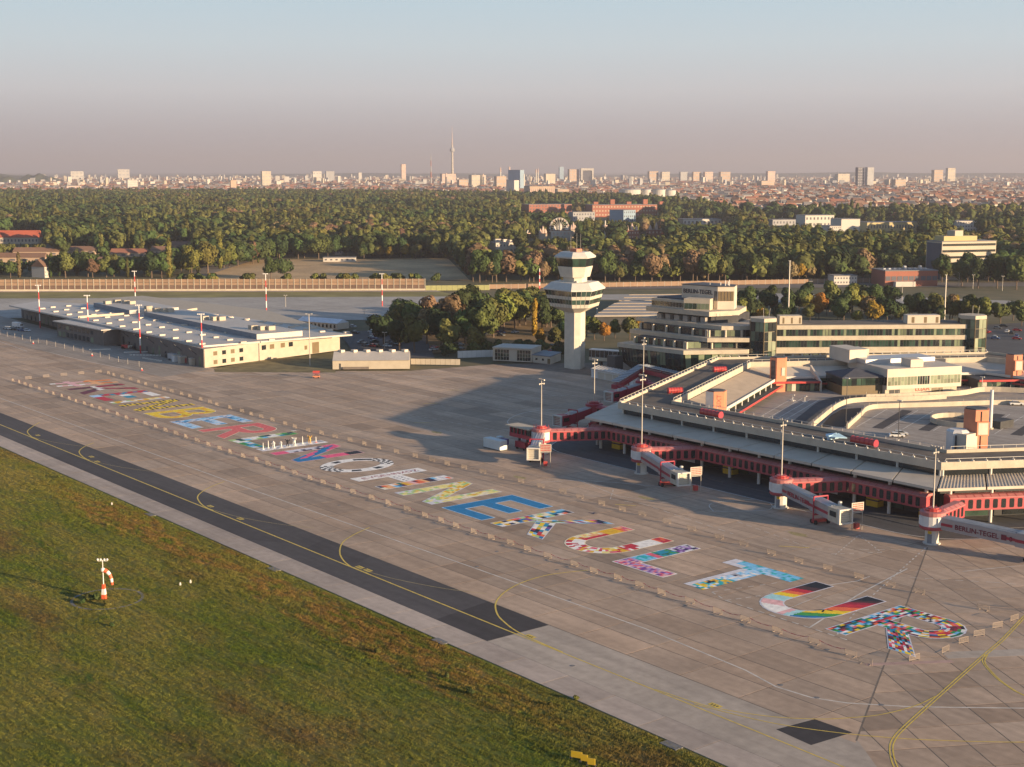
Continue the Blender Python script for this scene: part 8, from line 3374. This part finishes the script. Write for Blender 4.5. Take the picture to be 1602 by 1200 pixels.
# storage tanks
for k, (u, w_, vt) in enumerate(((985, 34, 297), (1011, 15, 297), (1031, 21, 297), (1048, 18, 298))):
    x, y, _ = G(u, 313, 0)
    r = w_ * y / FPX / 2
    h = zt(u, 313, 0, vt)
    t = thing('storage_tank', ('widest', 'narrowest', 'second widest', 'last')[k] + ' of four round white storage tanks beyond the factory', 'tank', (x, y, -.5), 'white storage tanks')
    m = MB(ident)
    m.rings(x, y, [(r, -.5), (r, h)], 24)
    m.build('shell', 'b_white', parent=t)
    m = MB(ident)
    m.rings(x, y, [(r * 1.02, h), (r * 1.02, h + 1), (r * .3, h + 3)], 24)
    m.build('roof', 'b_grey', parent=t)
# power station
t, T, X, D, h = bld(820, 868, 313, 291.5, 'ribbed brown power station hall', 'tan', 'greyroof', 60, .25, 0, 0, name='power_station', cat='power station')
for k in range(13):
    m = MB(T)
    a = -X + (k + .5) * 2 * X / 13
    m.box(a - 1.6, a + 1.6, -D - 1, -D, 0, h - 6)
    m.build('rib', 'b_pinkish', parent=t)
bld(792, 812, 308, 282, 'white slab of the power station beside the ribbed hall', 'white', 'greyroof', 50, .5)
t, T, X, D, h = bld(795, 820, 303, 266, 'tall blue and white boiler house of the power station', 'blue', 'greyroof', 60, .75)
m = MB(T)
m.box(X - 2, X + 3, -D, D * .4, 0, h - 14)
m.build('white_wing', 'b_white', parent=t)
bld(868, 890, 311, 296, 'brown flat hall right of the ribbed power station', 'tan', 'greyroof', 40, .2)
for u, vb, vt, lab in ((783, 296, 262, 'slim white chimney left of the boiler house'), (797, 300, 261, 'slim chimney behind the boiler house'), (838.5, 292, 265, 'white chimney right of the boiler house'), (841.5, 292, 264, 'grey chimney right of the boiler house'), (756, 296, 272, 'dark chimney left of the power station'), (698, 300, 271, 'dark lattice chimney beside the striped mast')):
    x, y, _ = G(u, vb, 0)
    h = zt(u, vb, 0, vt)
    t = thing('chimney', lab, 'chimney', (x, y, -.5))
    m = MB(ident)
    m.tube((x, y, -.5), (x, y, h * .8), 4.2, 3, 10)
    m.build('shaft', 'b_dark' if 'dark' in lab else 'b_white', parent=t)
    m = MB(ident)
    m.tube((x, y, h * .8), (x, y, h), 3, 2.6, 10)
    m.build('tip', 'b_pinkish', parent=t)
# television tower and striped radio mast
x, y = 9500 * (708.7 - 801) / FPX, 9500.0
t = thing('television_tower', 'slender television tower with silver sphere on the skyline', 'tower', (x, y, -.5))
for nm, prof, mt in (('shaft', [(16, -.5), (9, 40), (7.2, 120), (6.2, 200)], 'b_concrete'), ('sphere', [(6, 197), (12, 201), (15.5, 208), (16, 213), (14.5, 220), (10, 226), (6, 229)], 'b_grey'), ('upper_shaft', [(5.5, 229), (4.5, 250)], 'b_concrete'), ('antenna', [(3.6, 250), (3.0, 285), (2.4, 286), (2.0, 330), (1.2, 331), (.8, 368)], 'b_pinkish')):
    m = MB(ident)
    m.rings(x, y, prof, 16)
    m.build(nm, mt, parent=t)
x, y, _ = G(674.5, 296, 0)
h = zt(674.5, 296, 0, 242)
t = thing('radio_mast', 'dark and white radio mast left of the television tower', 'mast', (x, y, -.5))
for k in range(6):
    m = MB(ident)
    m.tube((x, y, h * k / 6 - (.5 if k == 0 else 0)), (x, y, h * (k + 1) / 6), 3.4 - k * .4, 3.0 - k * .4, 8)
    m.build('section', 'b_brick' if k % 2 == 0 else 'b_grey', parent=t)
# high-rises that stand out of the city
for u0, u1, vb, vt, w_, lab, r_, c_ in ((627, 635, 287, 257, 'pinkish', 'slim tall hotel tower left of the radio mast', 0, 0), (509, 523, 287, 268, 'grey', 'grey slab tower in the left half of the skyline', 0, 0), (408, 424, 296, 268, 'cream', 'cream twin slab tower left of the grey one', 5, 3), (888, 906, 289, 265, 'tan', 'brown slab tower left of the white framed tower', 6, 3), (851, 869, 292, 272, 'cream', 'plain cream tower right of the chimneys', 0, 0), (874, 882, 284, 261, 'blue', 'slim blue grey tower on the skyline', 0, 0),
                                      (1338, 1352, 296, 262, 'dark', 'left one of two dark twin towers', 8, 3), (1353, 1367, 296, 262, 'grey', 'right one of two dark twin towers', 8, 3), (1457, 1476, 289, 266, 'tan', 'brown slab tower right of the twin towers', 5, 4), (1479, 1495, 288, 263, 'cream', 'cream tower with roof mast right of the brown one', 5, 3), (197, 215, 300, 281, 'white', 'white block house with dark window rows over the left forest', 6, 8), (100, 126, 302, 291, 'pinkish', 'pinkish white block above the left forest', 3, 5),
                                      (1013, 1030, 288, 268, 'tan', 'brown grey slab, first of the slab row', 3, 3), (1033, 1048, 288, 269, 'cream', 'cream slab, second of the slab row', 4, 3), (1062, 1077, 288, 269, 'grey', 'grey slab, third of the slab row', 4, 3), (1082, 1097, 288, 269, 'tan', 'tan slab, fourth of the slab row', 4, 3), (1100, 1116, 288, 269, 'pinkish', 'pinkish slab, fifth of the slab row', 4, 3), (1124, 1143, 288, 269, 'tan', 'wide slab, last of the slab row', 4, 4),
                                      (1198, 1213, 290, 268, 'pinkish', 'pinkish tower between slab row and dark twins', 5, 3), (1185, 1212, 297, 283, 'tan', 'tan block below the pinkish tower', 3, 5), (1201, 1216, 306, 296, 'white', 'small white block before the tan one', 2, 3), (1306, 1330, 290, 272, 'cream', 'cream stepped slab left of the dark twins', 4, 4), (1395, 1418, 297, 281, 'tan', 'tan block right of the dark twins', 3, 5), (184, 202, 282, 265, 'white', 'white tower block on the far left skyline', 3, 3), (110, 130, 284, 268, 'white', 'pale tower block left on the skyline', 3, 3),
                                      (560, 566, 284, 270, 'white', 'thin white tower left of the slim hotel', 0, 0), (488, 503, 288, 268, 'white', 'white stepped tower left of the grey slab', 3, 3), (733, 760, 296, 274, 'cream', 'cream broad block right of the television tower', 4, 5), (715, 732, 298, 281, 'tan', 'tan block below the television tower', 3, 3), (688, 713, 291, 272, 'pinkish', 'pinkish block left of the television tower foot', 3, 4), (773, 792, 299, 276, 'tan', 'brown block left of the boiler house', 3, 3), (359, 370, 302, 282, 'tan', 'brown church tower above the left forest', 0, 0)):
    bld(u0, u1, vb, vt, lab, w_, 'greyroof', max(14, (u1 - u0) * 1.2), .45, r_, c_, 2 if r_ else 0, name='high_rise', cat='tower block', ww=.55, wh=.3, win='b_grey')
x, y, _ = G(918, 289, 0)
t, T, X, D, h = bld(908, 928, 289, 265, 'white framed tower with dark glass front', 'dark', 'greyroof', 40, .1, name='high_rise', cat='tower block')
m = MB(T)
for a, b, c2_, d2 in ((-X - 2, -X + 8, 0, h + 6), (X - 8, X + 2, 0, h + 6), (-X + 8, X - 8, h - 6, h + 6)):
    m.box(a, b, -D - 4, D, c2_, d2)
m.build('frame', 'b_white', parent=t)

# fairground: wheel, drop tower, swing, castle fronts
x, y, _ = G(875, 373, 0)
zc, rw = zt(875, 373, 0, 355.5), 14.5 * y / FPX
t = thing('ferris_wheel', 'white ferris wheel rising from the forest', 'ferris wheel', (x, y, -.5))
n_ = 20
rim = [(x + rw * math.cos(2 * math.pi * k / n_), zc + rw * math.sin(2 * math.pi * k / n_)) for k in range(n_)]
for dy in (-1, 1):
    m = MB(ident)
    for k in range(n_):
        a, b = rim[k], rim[(k + 1) % n_]
        m.tube((a[0], y + dy, a[1]), (b[0], y + dy, b[1]), .4, n=5)
    m.build('rim', 'b_white', parent=t)
for k in range(n_):
    m = MB(ident)
    m.tube((x, y, zc), (rim[k][0], y, rim[k][1]), .25, n=4)
    m.build('spoke', 'b_white', parent=t)
    m = MB(ident)
    m.box(rim[k][0] - 1.0, rim[k][0] + 1.0, y - 1.4, y + 1.4, rim[k][1] - 2.2, rim[k][1] - .2)
    m.build('gondola', 'b_pinkish' if k % 2 else 'b_white', parent=t)
for sx in (-1, 1):
    m = MB(ident)
    m.tube((x + sx * 8, y, -.5), (x, y, zc), .8, .5, 6)
    m.build('support', 'b_white', parent=t)
for u0, u1, vb, vt, lab in ((862, 892, 378, 361, 'white fairground facade at the foot of the ferris wheel'), (892, 902, 376, 360, 'cream fairground booth right of the ferris wheel'), (843, 856, 376, 366, 'cream fairground booth left of the ferris wheel'), (978, 1000, 374, 361, 'reddish fairground booth right of the drop tower'), (1012, 1042, 374, 360, 'red castle like fairground ride above the trees')):
    t, T, X, D, h = bld(u0, u1, vb, vt, lab, 'white' if 'white' in lab else 'cream' if 'cream' in lab else 'brick', 'brownroof', 10, .1, 2, 5, 0, name='fair_booth', cat='fair booth', win='b_pinkish')
    for k in range(3):
        m = MB(T)
        a = -X + (k + .5) * 2 * X / 3
        m.rings(a, 0, [(2.0, h), (1.6, h + 3 + k % 2 * 2), (.2, h + 6 + k % 2 * 3)], 6)
        m.build('turret', 'b_white' if 'white' in lab else 'b_pinkish', parent=t)
for u, vb, vt, lab in ((946.5, 378, 345, 'slim white drop tower ride rising from the forest'), (826, 380, 360, 'leaning swing ride mast left of the ferris wheel')):
    x, y, _ = G(u, vb, 0)
    h = zt(u, vb, 0, vt)
    t = thing('fair_ride', lab, 'fair ride', (x, y, -.5))
    m = MB(ident)
    m.tube((x - (5 if 'lean' in lab else 0), y, -.5), (x, y, h), 1.1, .8, 8)
    m.build('mast', 'b_white', parent=t)
    m = MB(ident)
    m.rings(x, y, [(2.8, h * .72), (2.8, h * .78)], 10)
    m.build('carriage', 'b_pinkish', parent=t)

# the city itself: the three hundred nearest houses singly, the rest as one mass
hr_ = random.Random(9)
WC = ['white', 'cream', 'white', 'tan', 'white', 'cream', 'concrete']
RC = ['redroof', 'brownroof', 'brownroof', 'greyroof', 'greyroof']
spots = []
for k in range(19000):
    yy = 2350 * math.exp(hr_.uniform(0, 1.0) ** .85 * 1.75)
    X_ = hr_.uniform(-.39, .39) * yy
    u = 801 + FPX * X_ / yy
    if yy < far_limit(u) + 30:
        continue
    if 940 < u < 1065 and yy < 4300:
        continue
    if u > 1100 and yy < 3200 and hr_.random() < .5:
        continue
    spots.append((yy, X_))
spots.sort()
houses = {}
for wc in set(WC):
    for rc in set(RC):
        t = thing('city_house', wc + ' city house with ' + {'redroof': 'red tiled', 'brownroof': 'brown', 'greyroof': 'grey'}[rc] + ' roof beyond the forest', 'house', (0, 0, -.5), 'houses of the far city')
        m = MB(ident)
        m.box(-11, 11, -6.5, 6.5, -.5, 14)
        m.build('wall', 'b_' + wc, parent=t)
        m = MB(ident)
        P = [(-11.4, -7, 14), (11.4, -7, 14), (11.4, 7, 14), (-11.4, 7, 14), (-10, 0, 19), (10, 0, 19)]
        m.quad(P[0], P[1], P[5], P[4]); m.quad(P[2], P[3], P[4], P[5]); m.quad(P[1], P[2], P[5]); m.quad(P[3], P[0], P[4]); m.quad(P[3], P[2], P[1], P[0])
        m.build('roof', 'b_' + rc, parent=t)
        houses[(wc, rc)] = [t, tree_of(t), False]
mass = MB(ident)
for k, (yy, X_) in enumerate(spots):
    wc, rc = hr_.choice(WC), hr_.choice(RC)
    rz = hr_.choice([.1, .75, 1.2, -.5]) + hr_.uniform(-.1, .1)
    sx, sz = hr_.uniform(.5, 1.5), hr_.uniform(.5, 1.2)
    if k < 290:
        e = houses[(wc, rc)]
        if not e[2]:
            e[2] = True
            e[0].location, e[0].rotation_euler, e[0].scale = (X_, yy, -.5), (0, 0, rz), (sx, 1, sz)
        else:
            dup(e[1], (X_, yy, -.5), rz, (sx, 1, sz))
    else:
        far_ = yy > 6000 and hr_.random() < .10
        h = 14 * sz * (hr_.uniform(1.5, 3.0) if far_ else 1)
        g_ = .75 if far_ else 1.3 if yy > 6000 else 1.0
        c_, s_ = math.cos(rz), math.sin(rz)
        mass.T = lambda a, b, z=0: (X_ + a * c_ - b * s_, yy + a * s_ + b * c_, z)
        wcol, rcol = PAL[wc if not far_ else hr_.choice(['white', 'cream', 'grey'])] + (1,), PAL[rc if not far_ else 'greyroof'] + (1,)
        A_, B_ = 11 * sx * g_, 6.5 * g_
        mass.prism([(-A_, -B_), (A_, -B_), (A_, B_), (-A_, B_)], -.5, h, wcol, top=far_, bottom=False)
        if not far_:
            P = [(-A_, -B_, h), (A_, -B_, h), (A_, B_, h), (-A_, B_, h), (-A_ * .9, 0, h + 5), (A_ * .9, 0, h + 5)]
            for f in ((0, 1, 5, 4), (2, 3, 4, 5), (1, 2, 5), (3, 0, 4)):
                mass.quad(*[P[i] for i in f], col=rcol)
for e in houses.values():
    if not e[2]:
        for c2_ in kids(e[0]):
            bpy.data.objects.remove(c2_)
        bpy.data.objects.remove(e[0])
tag(mass.build('city_mass', mat_attr('city_mat', .8, .12, .02), kind='stuff'), 'distant mass of city houses below the skyline', 'city')
# low wooded hills at the horizon
for k, (u0, u1, vt, dist) in enumerate(((-150, 90, 271, 11000), (30, 100, 272.5, 8200), (-40, 40, 273, 7600), (900, 1800, 270, 17000), (300, 900, 271, 18000))):
    m = MB(ident)
    n_ = 40
    for j in range(n_):
        f0_, f1_ = j / n_, (j + 1) / n_
        hh = lambda f: max(1.0, (266 - vt + 80 * FPX / dist) * dist / FPX * math.sin(math.pi * f) ** .6 * (1 + .12 * math.sin(f * 23 + k)))
        xx = lambda f: (u0 + (u1 - u0) * f - 801) / FPX * dist
        m.quad((xx(f0_), dist - 250, -.5), (xx(f1_), dist - 250, -.5), (xx(f1_), dist, hh(f1_)), (xx(f0_), dist, hh(f0_)))
        m.quad((xx(f0_), dist, hh(f0_)), (xx(f1_), dist, hh(f1_)), (xx(f1_), dist + 400, -.5), (xx(f0_), dist + 400, -.5))
    m.build('wooded_hill', mat('hill_mat', (0.045, 0.055, 0.028), .9, amt=.4, scale=.01, coord='world'), kind='structure')

# ------------------------------------------------------------------ haze in the air
hz = MB(ident)
hz.box(-46000, 46000, -46000, 46000, -2.0, 395.0)
hzo = hz.build('haze', None, kind='stuff')
tag(hzo, 'thin evening haze over airfield, forest and city', 'haze')
hm = bpy.data.materials.new('haze_mat')
hm.use_nodes = True
hn = hm.node_tree
hn.nodes.clear()
ho = hn.nodes.new('ShaderNodeOutputMaterial')
hv = hn.nodes.new('ShaderNodeVolumePrincipled')
hv.inputs['Color'].default_value = (0.50, 0.50, 0.59, 1)
hv.inputs['Density'].default_value = 7.4e-5
hv.inputs['Anisotropy'].default_value = 0.1
hn.links.new(hv.outputs[0], ho.inputs['Volume'])
hzo.data.materials.append(hm)
hzo.display_type = 'WIRE'

# ------------------------------------------------------------------ clean up helper properties
for o in bpy.data.objects:
    if '_base' in o:
        del o['_base']
